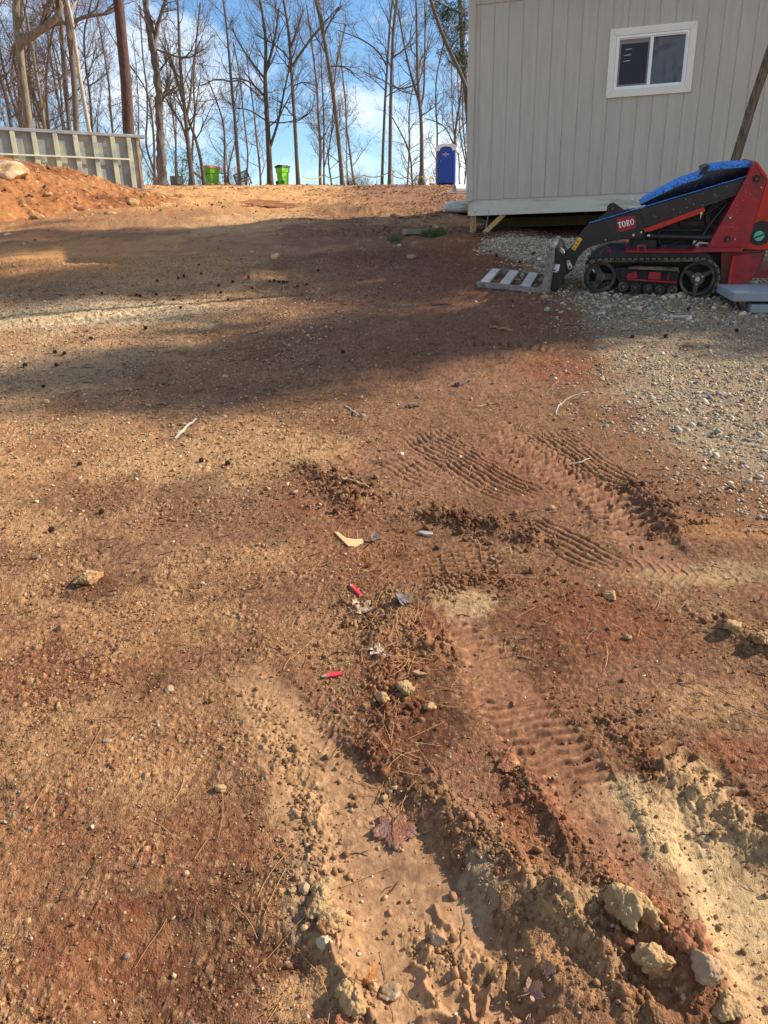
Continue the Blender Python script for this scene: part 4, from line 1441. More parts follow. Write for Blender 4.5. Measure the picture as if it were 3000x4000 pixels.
# loader arms
arm = [(1600, 262), (1540, 266), (985, 432), (760, 500), (694, 519), (664, 545), (600, 642), (556, 700), (551, 740), (563, 770), (590, 772), (612, 745), (640, 690), (668, 660), (705, 640), (765, 623), (800, 613), (890, 600), (984, 598), (990, 545), (1470, 372), (1600, 318)]
for w0 in (.115, .715):
    m = MB()
    m.prism(Z3(arm, w0), w0, w0 + .045, inset=.006)
    ao = m.build('loader_arm', blk, ld)
    if w0 < .2:
        arm_o = ao
        m = MB()
        t1 = Z3([(1545, 263), (985, 429), (760, 497), (692, 516)], w0)
        q = np.concatenate([t1, t1[::-1] + np.array((0, .006))])
        m.prism(q, w0 - .004, w0 + .05)
        m.build('arm_edge_dust', blue_top, ao)
        m = MB()
        a = Z3([(985, 432), (960, 450), (1002, 530), (990, 597)], w0)
        for i in range(3):
            m.tube([(p[0], w0 - .001, p[1]) for p in (a[i], (a[i] + a[i + 1]) / 2, a[i + 1])], [.0035] * 3, 5)
        m.build('weld_seam', blk, ao)
        for zx, zy, r in ((932, 576, .022), (974, 562, .010), (1300, 462, .010), (782, 603, .006)):
            a = Z3([(zx, zy)], w0)[0]
            m = MB()
            m.cyl((a[0], w0 - .018, a[1]), (a[0], w0 + .004, a[1]), r, r * .9, n=14)
            pin = m.build('pivot_pin', blk2 if r > .02 else bright, ao, bevel=.001)
            if r > .02:
                m = MB()
                m.cyl((a[0], w0 - .026, a[1]), (a[0], w0 - .017, a[1]), r * .55, n=10)
                m.build('pin_head', bright, pin)
# knee bracket with pin on top of the arm, hose couplers behind it
m = MB()
m.prism(Z3([(755, 498), (785, 455), (790, 425), (805, 408), (830, 405), (850, 418), (880, 440), (940, 442), (880, 466), (800, 490)], .17), .165, .21, inset=.005)
kb = m.build('tilt_bracket', blk, ld)
m = MB()
a = Z3([(820, 434)], .16)[0]
m.cyl((a[0], .150, a[1]), (a[0], .66, a[1]), .020, n=18)
m.build('bracket_pin', blk2, kb)
m = MB()
m.cyl((a[0], .142, a[1]), (a[0], .151, a[1]), .011, n=12)
m.build('bracket_bolt', hub_m, kb)
m = MB()
m.tube([(*Z3([p], .30)[0][:1], .30, Z3([p], .30)[0][1]) for p in ((895, 440), (925, 430), (940, 428), (955, 442), (975, 440))], [.014, .014, .012, .012, .010], 8)
m.build('hose_coupler', steel, ld, smooth=True)
m = MB()
for s in (0, .02):
    m.tube([(*Z3([p], .16)[0][:1], .19 + s, Z3([p], .16)[0][1] + s * .4) for p in ((780, 470), (742, 500), (700, 540), (660, 590), (620, 640), (585, 660), (560, 690))], [.010] * 7, 7)
m.build('hydraulic_hose', blk2, ld, smooth=True)
m = MB()
m.prism(Z3([(985, 547), (1310, 428), (1320, 438), (1318, 454), (1022, 560), (992, 560)], .09), .088, .113, inset=.003)
st = m.build('safety_strut', redb, ld)
m = MB()
a = Z3([(1298, 460)], .08)[0]
m.cyl((a[0], .07, a[1]), (a[0], .09, a[1]), .010, n=12)
m.cyl((a[0], .074, a[1]), (a[0] + .004, .074, a[1] - .05), .004, .003, n=6)
m.build('strut_pin', bright, st)
# maker's plate on the arm with its lettering, and the yellow warning sticker


def on_arm(pts, w=.112):
    return Z3(pts, w)


pl = on_arm([(842, 492), (850, 486), (930, 474), (940, 477), (947, 532), (940, 540), (860, 560), (850, 556)])
m = MB()
m.prism(pl, .1125, .1145)
pl_o = m.build('name_plate', red_p, ld)


def serif_word(word, o, ux, uv, h, wd, gap):
    """bold slab-serif capitals built from strokes; o lower left corner, ux/uv the unit directions"""
    shapes = []

    def P(l):
        return [tuple(p) for p in l]
    x = 0.0
    for ch in word:
        if ch == 'T':
            shapes += [(x, [(.02, 1), (.98, 1), (.98, .70), (.90, .70), (.84, .86), (.64, .86), (.64, .10), (.76, .07), (.76, 0), (.24, 0), (.24, .07), (.36, .10), (.36, .86), (.16, .86), (.10, .70), (.02, .70)], None)]
            x += wd * .95
        elif ch == 'O':
            t = np.linspace(0, 2 * math.pi, 28, endpoint=False)
            shapes += [(x, np.stack([.5 + .5 * np.cos(t), .5 + .52 * np.sin(t)], 1), np.stack([.5 + .22 * np.cos(t), .5 + .40 * np.sin(t)], 1))]
            x += wd * 1.05
        elif ch == 'R':
            shapes += [(x, [(0, 1), (.10, 1), (.40, 1), (.40, .90), (.40, .10), (.50, .07), (.50, 0), (0, 0), (0, .07), (.12, .10), (.12, .90), (0, .93)], None)]
            t = np.linspace(math.pi / 2, -math.pi / 2, 14)
            o_ = [(.40, 1)] + [(.58 + .30 * math.cos(q), .735 + .265 * math.sin(q)) for q in t] + [(.40, .47)]
            i_ = [(.40, .91)] + [(.50 + .13 * math.cos(q), .735 + .175 * math.sin(q)) for q in t] + [(.40, .56)]
            shapes += [(x, np.array(o_), np.array(i_))]
            shapes += [(x, [(.42, .50), (.66, .50), (.86, .09), (1.0, .07), (1.0, 0), (.66, 0)], None)]
            x += wd * 1.0
        x += gap
    return shapes


o_ = on_arm([(851, 541)])[0]
ru = on_arm([(938, 520)])[0] - o_
L_ = np.linalg.norm(ru)
ux = ru / L_
uv_ = np.array((-ux[1], ux[0]))
hh_ = .056
wd_ = L_ / 4.15
m = MB()
for x, o2, i2 in serif_word('TORO', o_, ux, uv_, hh_, wd_, wd_ * .05):
    A_ = [o_ + ux * (x + p[0] * wd_ * .98) + uv_ * p[1] * hh_ for p in np.asarray(o2)]
    if i2 is None:
        m.prism(A_, .1100, .1126)
    else:
        B_ = [o_ + ux * (x + p[0] * wd_ * .98) + uv_ * p[1] * hh_ for p in np.asarray(i2)]
        m.ring(A_, B_, .1100, .1126)
m.build('lettering', white_p, pl_o)
sk = on_arm([(599, 652), (638, 588), (656, 600), (616, 662)])
m = MB()
m.prism(sk, .1125, .1142)
ws = m.build('warning_sticker', yel_p, ld)
m = MB()
for t in (.18, .45, .72):
    c = sk[0] * (1 - t) + sk[1] * t + (sk[3] - sk[0]) * .5
    du, dv = (sk[1] - sk[0]) * .10, (sk[3] - sk[0]) * .30
    o3 = np.array([c - du - dv, c - du + dv, c + du])
    m.ring(o3, c + (o3 - c) * .55 - du * .1, .1110, .1126)
    m.prism([c - du * .4 - dv * .12, c - du * .4 + dv * .12, c + du * .2], .1110, .1126)
m.build('warning_symbol', blk_p, ws)
# red rear tower
m = MB()
m.prism(Z3([(1590, 180), (1610, 192), (1655, 262), (1548, 655), (1328, 655), (1545, 270)], .06), .06, .84, inset=.004)
tw = m.build('tower', redm, ld)
m = MB()
big = Z3([(1656, 268), (1700, 330), (1830, 350), (1830, 650), (1650, 660), (1440, 655), (1545, 645)], .07)
m.prism(big, .072, .83)
m.build('rear_panel', redb, ld, bevel=.006)
m = MB()
m.prism(Z3([(1590, 180), (1602, 186), (1656, 258), (1650, 268), (1640, 266), (1592, 200)], .05), .045, .075)
m.build('tower_flange', redb, tw, bevel=.003)
for zx, zy, r in ((1596, 274, .030), (1440, 600, .028), (1455, 485, .009), (1622, 320, .006), (1480, 600, .006)):
    a = Z3([(zx, zy)], .05)[0]
    m = MB()
    m.cyl((a[0], .030, a[1]), (a[0], .062, a[1]), r, r, n=20)
    pv = m.build('pivot_pin', blk2 if r > .02 else spat, tw, bevel=.003)
    if r > .02:
        m = MB()
        m.cyl((a[0], .018, a[1]), (a[0], .031, a[1]), r * .45, n=6)
        m.build('pin_bolt', hub_m, pv)
a = Z3([(1618, 568)], .07)[0]
m = MB()
m.ring(circ(a, .112), circ(a, .100), .066, .09)
m.cyl((a[0], .0695, a[1]), (a[0], .08, a[1]), .104, n=40)
hol = m.build('filler_recess', blk_p, ld)
b = Z3([(1610, 583)], .06)[0]
m = MB()
m.cyl((b[0], .045, b[1]), (b[0], .07, b[1]), .046, n=30)
cap = m.build('filler_cap', teal_p, hol, bevel=.003)
m = MB()
d = np.array((.040, .018))
m.prism([b - d + np.array((0, .008)), b + d + np.array((0, .008)), b + d * .9 - np.array((0, .004)), b - d * .9 - np.array((0, .006))], .038, .0452)
m.build('cap_grip', blk_p, cap)
m = MB()
m.prism(Z3([(1405, 668), (1522, 665), (1530, 660), (1650, 656), (1622, 740), (1592, 800), (1560, 828), (1500, 846), (1438, 858), (1400, 850)], .10), .10, .80)
m.build('rear_skirt', redd, ld, bevel=.006)
m = MB()
m.prism(Z3([(1468, 690), (1640, 672), (1592, 790), (1556, 826), (1505, 845), (1440, 856), (1440, 845)], .06), .062, .10, inset=.003)
rp = m.build('skirt_panel', redm, ld)
m = MB()
m.prism(Z3([(1468, 690), (1482, 690), (1476, 735), (1452, 850), (1438, 856)], .05), .045, .064)
m.build('panel_flange', redb, rp, bevel=.002)
m = MB()
m.prism(Z3([(1590, 775), (1700, 768), (1900, 772), (1900, 815), (1585, 812)], .12), .14, .78)
m.build('operator_platform', redm, ld, bevel=.005)
m = MB()
m.prism(Z3([(1700, 335), (1830, 300), (1835, 350), (1700, 350)], .2), .15, .75)
m.build('control_panel', blk, ld, bevel=.01)
m = MB()
rg = random.Random(8)
for k in range(26):
    zx = rg.uniform(1340, 1560)
    zy = rg.uniform(300, 640)
    e = (zy - 265) / (655 - 265)
    xl = 1545 + (1328 - 1545) * e + 8
    zx = rg.uniform(xl, xl + 95)
    a = Z3([(zx, zy)], .06)[0]
    r = rg.uniform(.0012, .0032)
    m.cyl((a[0], .0575, a[1]), (a[0], .061, a[1]), r, n=6)
for k in range(22):
    t = rg.random()
    zx = 1000 + 500 * t
    zy = (440 - 150 * t) + rg.uniform(5, 75)
    a = Z3([(zx, zy)], .115)[0]
    m.cyl((a[0], .1125, a[1]), (a[0], .116, a[1]), rg.uniform(.0015, .0035), n=6)
sp = m.build('paint_spatter', spat, ld)
sp['kind'] = 'stuff'
# grading frame carried on the front plate
fr_w0, fr_w1 = -.02, .86
near = ZA([(930, 455), (945, 412), (975, 400), (1010, 408), (1015, 440), (1005, 620), (985, 760), (965, 880), (948, 1010), (938, 1056), (-45, 958), (-75, 905), (-30, 880), (0, 885), (300, 915), (640, 955), (760, 970), (805, 955), (838, 925), (856, 880), (870, 790), (890, 620)], fr_w0)
gf = None
for w0 in (fr_w0, fr_w1):
    m = MB()
    m.prism(near, w0, w0 + .02, inset=.002)
    o = m.build('side_rail', steel_worn, ld)
m = MB()
a = ZA([(970, 440)], fr_w0)[0]
m.cyl((a[0], fr_w0 - .002, a[1]), (a[0], fr_w1 + .02, a[1]), .030, n=20)
m.build('top_tube', steel_worn, ld)
m = MB()
m.cyl((a[0], fr_w0 - .004, a[1]), (a[0], fr_w0 - .001, a[1]), .010, n=14)
m.build('tube_bore', blk_p, ld)
for q in ([(-40, 950), (-20, 885), (95, 890), (80, 905)], [(235, 925), (250, 905), (375, 922), (350, 940)], [(525, 955), (540, 938), (665, 955), (640, 972)]):
    m = MB()
    pts = ZA(q, fr_w0)
    pts = np.array([pts[1], pts[2], pts[2] - np.array((.004, .010)), pts[1] - np.array((.0, .010))])
    m.prism(pts, fr_w0 + .02, fr_w1)
    pts = ZA([q[2], (q[2][0] + 6, q[2][1] - 4), (q[2][0] + 6, q[2][1] + 26), (q[2][0], q[2][1] + 26)], fr_w0)
    m.prism(pts, fr_w0 + .02, fr_w1)
    m.build('cross_blade', steel, ld, bevel=.001)
m = MB()
m.prism(ZA([(1010, 420), (1050, 420), (1110, 560), (1160, 700), (1180, 770), (1050, 990), (950, 1004), (955, 940), (985, 760), (1005, 620)], .03), .03, .81, inset=.004)
mp_ = m.build('mount_plate', blk, ld)
m = MB()
m.prism(ZA([(1060, 430), (1080, 440), (1190, 610), (1275, 660), (1260, 720), (1190, 775), (1150, 790), (1120, 600)], .11), .10, .21, inset=.004)
m.build('quick_hitch', blk2, ld)
m = MB()
t = np.linspace(0, 2 * math.pi, 24, endpoint=False)
c0, c1 = ZA([(1198, 612), (1222, 680)], .09)
lk = hull(np.concatenate([circ(c0, .017, 18), circ(c1, .026, 18)]))
m.prism(lk, .088, .104, inset=.002)
lko = m.build('hitch_link', steel, ld)
for c, r in ((c0, .009), (c1, .013)):
    m = MB()
    m.cyl((c[0], .078, c[1]), (c[0], .09, c[1]), r, n=10)
    m.build('link_bolt', hub_m, lko)
m = MB()
for k in range(3):
    p = [(1040 + k * 8, 380 + 10 * k), (1090, 420 + 14 * k), (1120 + 6 * k, 460), (1140, 500 + 6 * k), (1180 + 5 * k, 560)]
    m.tube([(*ZA([q], .2)[0][:1], .20 + .05 * k, ZA([q], .2)[0][1]) for q in p], [.008 - .002 * k] * 5, 6)
m.build('hitch_hose', steel_worn, ld, smooth=True)
# small flag sticker on the plate: wavy white flag, blue canton, pale stripes
fl = ZA([(985, 640), (1088, 636), (1062, 756), (978, 748)], .0285)
m = MB()


def FL(s, t):
    return (fl[3] * (1 - s) + fl[2] * s) * (1 - t) + (fl[0] * (1 - s) + fl[1] * s) * t


top = [FL(s, .95 + .05 * math.sin(s * 6.3)) for s in np.linspace(0, 1, 10)]
bot = [FL(s, .22 + .10 * math.sin(s * 6.3)) for s in np.linspace(1, 0, 10)]
m.prism(top + bot, .026, .0295)
fs = m.build('flag_sticker', white_p, ld)
m = MB()
m.prism([FL(.0, .55), FL(.36, .60), FL(.36, 1.0), FL(0, .95)], .0245, .0262)
m.build('flag_canton', blue_p, fs)
pink = mat('pale_pink_decal', (.62, .46, .46), .5, bump=0)
m = MB()
for t0 in (.32, .50, .68, .84):
    s0 = .38 if t0 > .52 else .03
    a_ = [FL(s, t0 + .06 * math.sin(s * 6.3)) for s in np.linspace(s0, .97, 9)]
    b_ = [FL(s, t0 + .045 + .06 * math.sin(s * 6.3)) for s in np.linspace(.97, s0, 9)]
    m.prism(a_ + b_, .0245, .0262)
m.build('flag_stripes', pink, fs)
m = MB()
m.prism([FL(.0, .02), FL(.85, .0), FL(.85, .10), FL(0, .12)], .0262, .0295)
m.build('sticker_footer', white_p, fs)

# ------------------------------------------------------------------ stacked grey slabs at the right edge
slab_m = mat('grey_concrete_slab', (.27, .29, .31), .75, var=.07, scale=6, bump=.15, bscale=120, dirt=(.34, .35, .36), dirt_amt=.2)
h = on_ground(2930, 1226)
for k, (off, sz, rz, z, lb) in enumerate((((0, 0), (1.1, .60, .075), -.24, .006, 'lower flat grey concrete slab of the pair beside the loader'),
                                          ((-.165, .03), (1.2, .66, .075), -.17, .112, 'upper flat grey concrete slab of the pair beside the loader'))):
    m = MB()
    m.box((sz[0] / 2, sz[1] / 2, sz[2] / 2), sz)
    o = m.build('concrete_slab', slab_m, bevel=.004)
    o.location = (h[0] + off[0], h[1] + off[1], h[2] + z)
    o.rotation_euler = (RAD(5), RAD(1), rz)
    tag(o, lb, 'slab', 'grey concrete slabs')

# ------------------------------------------------------------------ bare winter trees
bark_grey = mat('grey_brown_bark', (.15, .118, .09), .9, var=.3, scale=5, bump=.7, bscale=16, stretch=(5, 5, 1), dirt=(.10, .075, .055), dirt_amt=.35, dirt_scale=4)
bark_dark = mat('dark_bark', (.095, .072, .055), .95, var=.3, scale=5, bump=.7, bscale=16, stretch=(5, 5, 1), dirt=(.16, .125, .09), dirt_amt=.3, dirt_scale=4)
bark_pale = mat('pale_smooth_bark', (.44, .36, .25), .85, var=.2, scale=4, bump=.25, bscale=12, stretch=(4, 4, 1), dirt=(.25, .19, .13), dirt_amt=.35, dirt_scale=3)
bark_pine = mat('red_brown_pine_bark', (.115, .060, .045), .95, var=.45, scale=4, bump=1.0, bscale=9, stretch=(5, 5, .8), dirt=(.05, .03, .026), dirt_amt=.5, dirt_scale=5)
bark_knob = mat('gnarled_bark', (.155, .122, .095), .9, var=.3, scale=5, bump=.6, bscale=12, stretch=(3, 3, 1.4), dirt=(.09, .07, .06), dirt_amt=.4, dirt_scale=3)
bark_moss = mat('mottled_grey_bark', (.20, .16, .11), .9, var=.25, scale=4, bump=.5, bscale=14, stretch=(4, 4, 1), dirt=(.12, .095, .06), dirt_amt=.4, dirt_scale=2.2)
twig_m = mat('twig_bark', (.115, .088, .066), .9, var=.3, scale=2, bump=0)
twig_red = mat('reddish_twig_bark', (.155, .092, .068), .9, var=.3, scale=2, bump=0)
needle_m = mat('pine_needles', (.045, .075, .022), .7, var=.35, scale=3, bump=0)
leaf_green = mat('evergreen_leaves', (.055, .085, .022), .55, var=.4, scale=5, bump=0)


def px3(px, py, D):
    d = ray(px, py)
    return d * (D / d[1]) + np.array([0, 0, EYE])


def mpp(px, py, D):
    return (D / ray(px, py)[1]) / FPX


class Limbs:
    def __init__(self):
        self.V, self.F, self.n = [], [], 0

    def chain(self, P, R, sides, jit=None):
        v, f = tube_arrays(np.asarray(P, float), np.asarray(R, float), sides, jit)
        self.V.append(v)
        self.F.append(f + self.n)
        self.n += len(v)

    def mesh(self, name, m, parent, smooth=True):
        return np_mesh(name, np.concatenate(self.V), np.concatenate(self.F), m, parent, smooth)


def grow(out, rg, p, d, L, r, lv, mx, kids, rmin, up=.10, wig=.20):
    n = 7 if lv < 2 else (5 if lv < 3 else 4)
    P = [np.array(p, float)]
    d = np.array(d, float)
    d /= np.linalg.norm(d)
    for i in range(n - 1):
        d = d + rg.normal(0, wig, 3) * (1 if lv < 2 else 1.4) + np.array((0, 0, up))
        d /= np.linalg.norm(d)
        P.append(P[-1] + d * L / (n - 1))
    P = np.array(P)
    R = np.maximum(r * np.linspace(1, .30, n), rmin * np.linspace(1, .6, n))
    out.chain(P, R, 6 if lv == 0 else (4 if lv == 1 else 3))
    if lv >= mx:
        return
    k = kids[min(lv, len(kids) - 1)]
    for i in range(k):
        t = rg.uniform(.18, 1.0) if i else 1.0
        q = t * (n - 1)
        a = min(int(q), n - 2)
        pp = P[a] + (P[a + 1] - P[a]) * (q - a)
        dd = P[a + 1] - P[a]
        dd /= np.linalg.norm(dd)
        s = rg.normal(size=3)
        s -= dd * (s @ dd)
        s /= np.linalg.norm(s) + 1e-9
        an = rg.uniform(.45, .95) if i else .25
        nd = dd * math.cos(an) + s * math.sin(an)
        rr = np.interp(q, range(n), R)
        grow(out, rg, pp, nd, L * rg.uniform(.38, .62) * (1.15 - .4 * t), max(rr * .62, rmin), lv + 1, mx, kids, rmin, up, wig)


def trunk_chain(P, w0, w1, flare=.35, knob=0.0, seed=0):
    """smooth a trunk path, give it taper, root flare and knobs"""
    P = np.asarray(P, float)
    s = np.concatenate([[0], np.cumsum(np.linalg.norm(np.diff(P, axis=0), axis=1))])
    n = max(int(s[-1] / (.16 if knob else .35)), 12)
    t = np.linspace(0, s[-1], n)
    Q = np.stack([np.interp(t, s, P[:, k]) for k in range(3)], 1)
    for _ in range(3 if not knob else 2):
        Q[1:-1] = .25 * Q[:-2] + .5 * Q[1:-1] + .25 * Q[2:]
    R = np.interp(t, [0, s[-1]], [w0 / 2, w1 / 2]) * (1 + flare * np.exp(-t / .45))
    sd = 14
    a = np.arange(sd)
    jit = 1 + (.05 + knob) * perlin(a[None, :] * .45 + 7 * seed + 0 * t[:, None], t[:, None] * (1.6 if knob else .6) + 0 * a[None, :], 300 + seed) + knob * .7 * perlin(a[None, :] * .9 + 0 * t[:, None], t[:, None] * 3.7 + 0 * a[None, :], 310 + seed)
    jit[:, 0] = .5 * (jit[:, 0] + jit[:, -1])
    return Q, R, jit


def tree(name, label, D, path, w0, w1, top, forks=(), crown=(10, .3, 3.0), bark=None, twig=None, seed=1, knob=0.0, flare=.35, mx=3, kids=(7, 6, 3), rmin=.0052, group=None, lean=0.0, up=.10, cat='tree', pts3=None):
    rg = np.random.default_rng(seed)
    if pts3 is None:
        P = [px3(px, py, D) for px, py in path]
        zb = gh(P[0][0], P[0][1])
        if P[0][2] > zb - .2:
            P = [np.array((P[0][0], P[0][1], zb - .25))] + [p for p in P if p[2] > zb + .3]
        w0, w1 = w0 * mpp(*path[0], D), w1 * mpp(*path[-1], D)
    else:
        P = [np.array(p, float) for p in pts3]
    zb = P[0][2] + .2
    hv = P[-1] - P[-2]
    hv /= np.linalg.norm(hv)
    H_now = P[-1][2] - zb
    for k in range(P and len(P)):
        P[k] = P[k] + np.array((0, lean * (P[k][2] - zb), 0))
    nt = max(int((top - H_now) / 1.6), 0)
    tp = [P[-1]]
    for k in range(nt):
        hv = hv + rg.normal(0, .09, 3) + np.array((0, 0, .1))
        hv /= np.linalg.norm(hv)
        tp.append(tp[-1] + hv * 1.6)
    P = np.array(P + tp[1:])
    Q, R, jit = trunk_chain(P, w0, w0 * .22 if nt > 2 else w1, flare, knob, seed)
    if nt > 2:                                        # taper: measured at the last traced point, then on to the tip
        hz = (Q[:, 2] - zb)
        R = np.interp(hz, [0, max(H_now, .1), top], [w0 / 2, w1 / 2, w1 / 8]) * (1 + flare * np.exp(-np.maximum(hz, 0) / .45))
    root = thing(name, label, cat, tuple(P[0]), group=group)
    o = P[0]
    tr = Limbs()
    tr.chain(Q - o, R, jit.shape[1], jit)
    tr.mesh('trunk', bark or bark_grey, root)
    cr = Limbs()
    for fk, fw0, fw1 in forks:
        FP = np.array([px3(px, py, D) for px, py in fk])
        FP[:, 1] += np.linspace(0, rg.uniform(-.12, .12) * len(fk), len(fk)) + lean * (FP[:, 2] - zb)
        j = int(np.argmin(np.linalg.norm(Q - FP[0], axis=1)))
        FP[0] = Q[j]
        q, r, jt = trunk_chain(FP, fw0 * mpp(*fk[0], D), fw1 * mpp(*fk[-1], D), 0, knob * .6, seed + 3)
        lb = Limbs()
        lb.chain(q - o, r, jt.shape[1], jt)
        lb.mesh('limb', bark or bark_grey, root)
        for i in range(7):
            t = rg.uniform(.3, 1) if i else 1
            a = min(int(t * (len(q) - 1)), len(q) - 2)
            d = q[a + 1] - q[a]
            d = d / np.linalg.norm(d) + rg.normal(0, .55, 3)
            grow(cr, rg, q[a] - o, d, rg.uniform(.5, 1.0) * crown[2] * .8, r[a] * .5, 1, mx, kids, rmin, up)
    hz = Q[:, 2] - zb
    Ht = hz.max()
    for i in range(crown[0]):
        h = Ht * (crown[1] + (1 - crown[1]) * (i + rg.uniform(0, 1)) / max(crown[0], 1))
        a = int(np.clip(np.searchsorted(hz, h), 1, len(Q) - 2))
        az = i * 2.4 + rg.uniform(-.6, .6)
        el = rg.uniform(.35, .95)
        d = np.array((math.cos(az) * math.cos(el), math.sin(az) * math.cos(el), math.sin(el)))
        L = crown[2] * rg.uniform(.7, 1.25) * (1.1 - .55 * (h / Ht))
        grow(cr, rg, Q[a] - o, d, L, max(R[a] * rg.uniform(.3, .5), rmin * 1.5), 0 if L > 1.8 else 1, mx, kids, rmin, up)
    if cr.n:
        cr.mesh('crown', twig or twig_m, root)
    return root


def c1(z):
    return [(x / 1.659, y / 1.659) for x, y in z]


def c2(z):
    return [(900 + x / 1.659, y / 1.659) for x, y in z]


def c7(z):
    return [(x / 2.37, y / 2.37) for x, y in z]


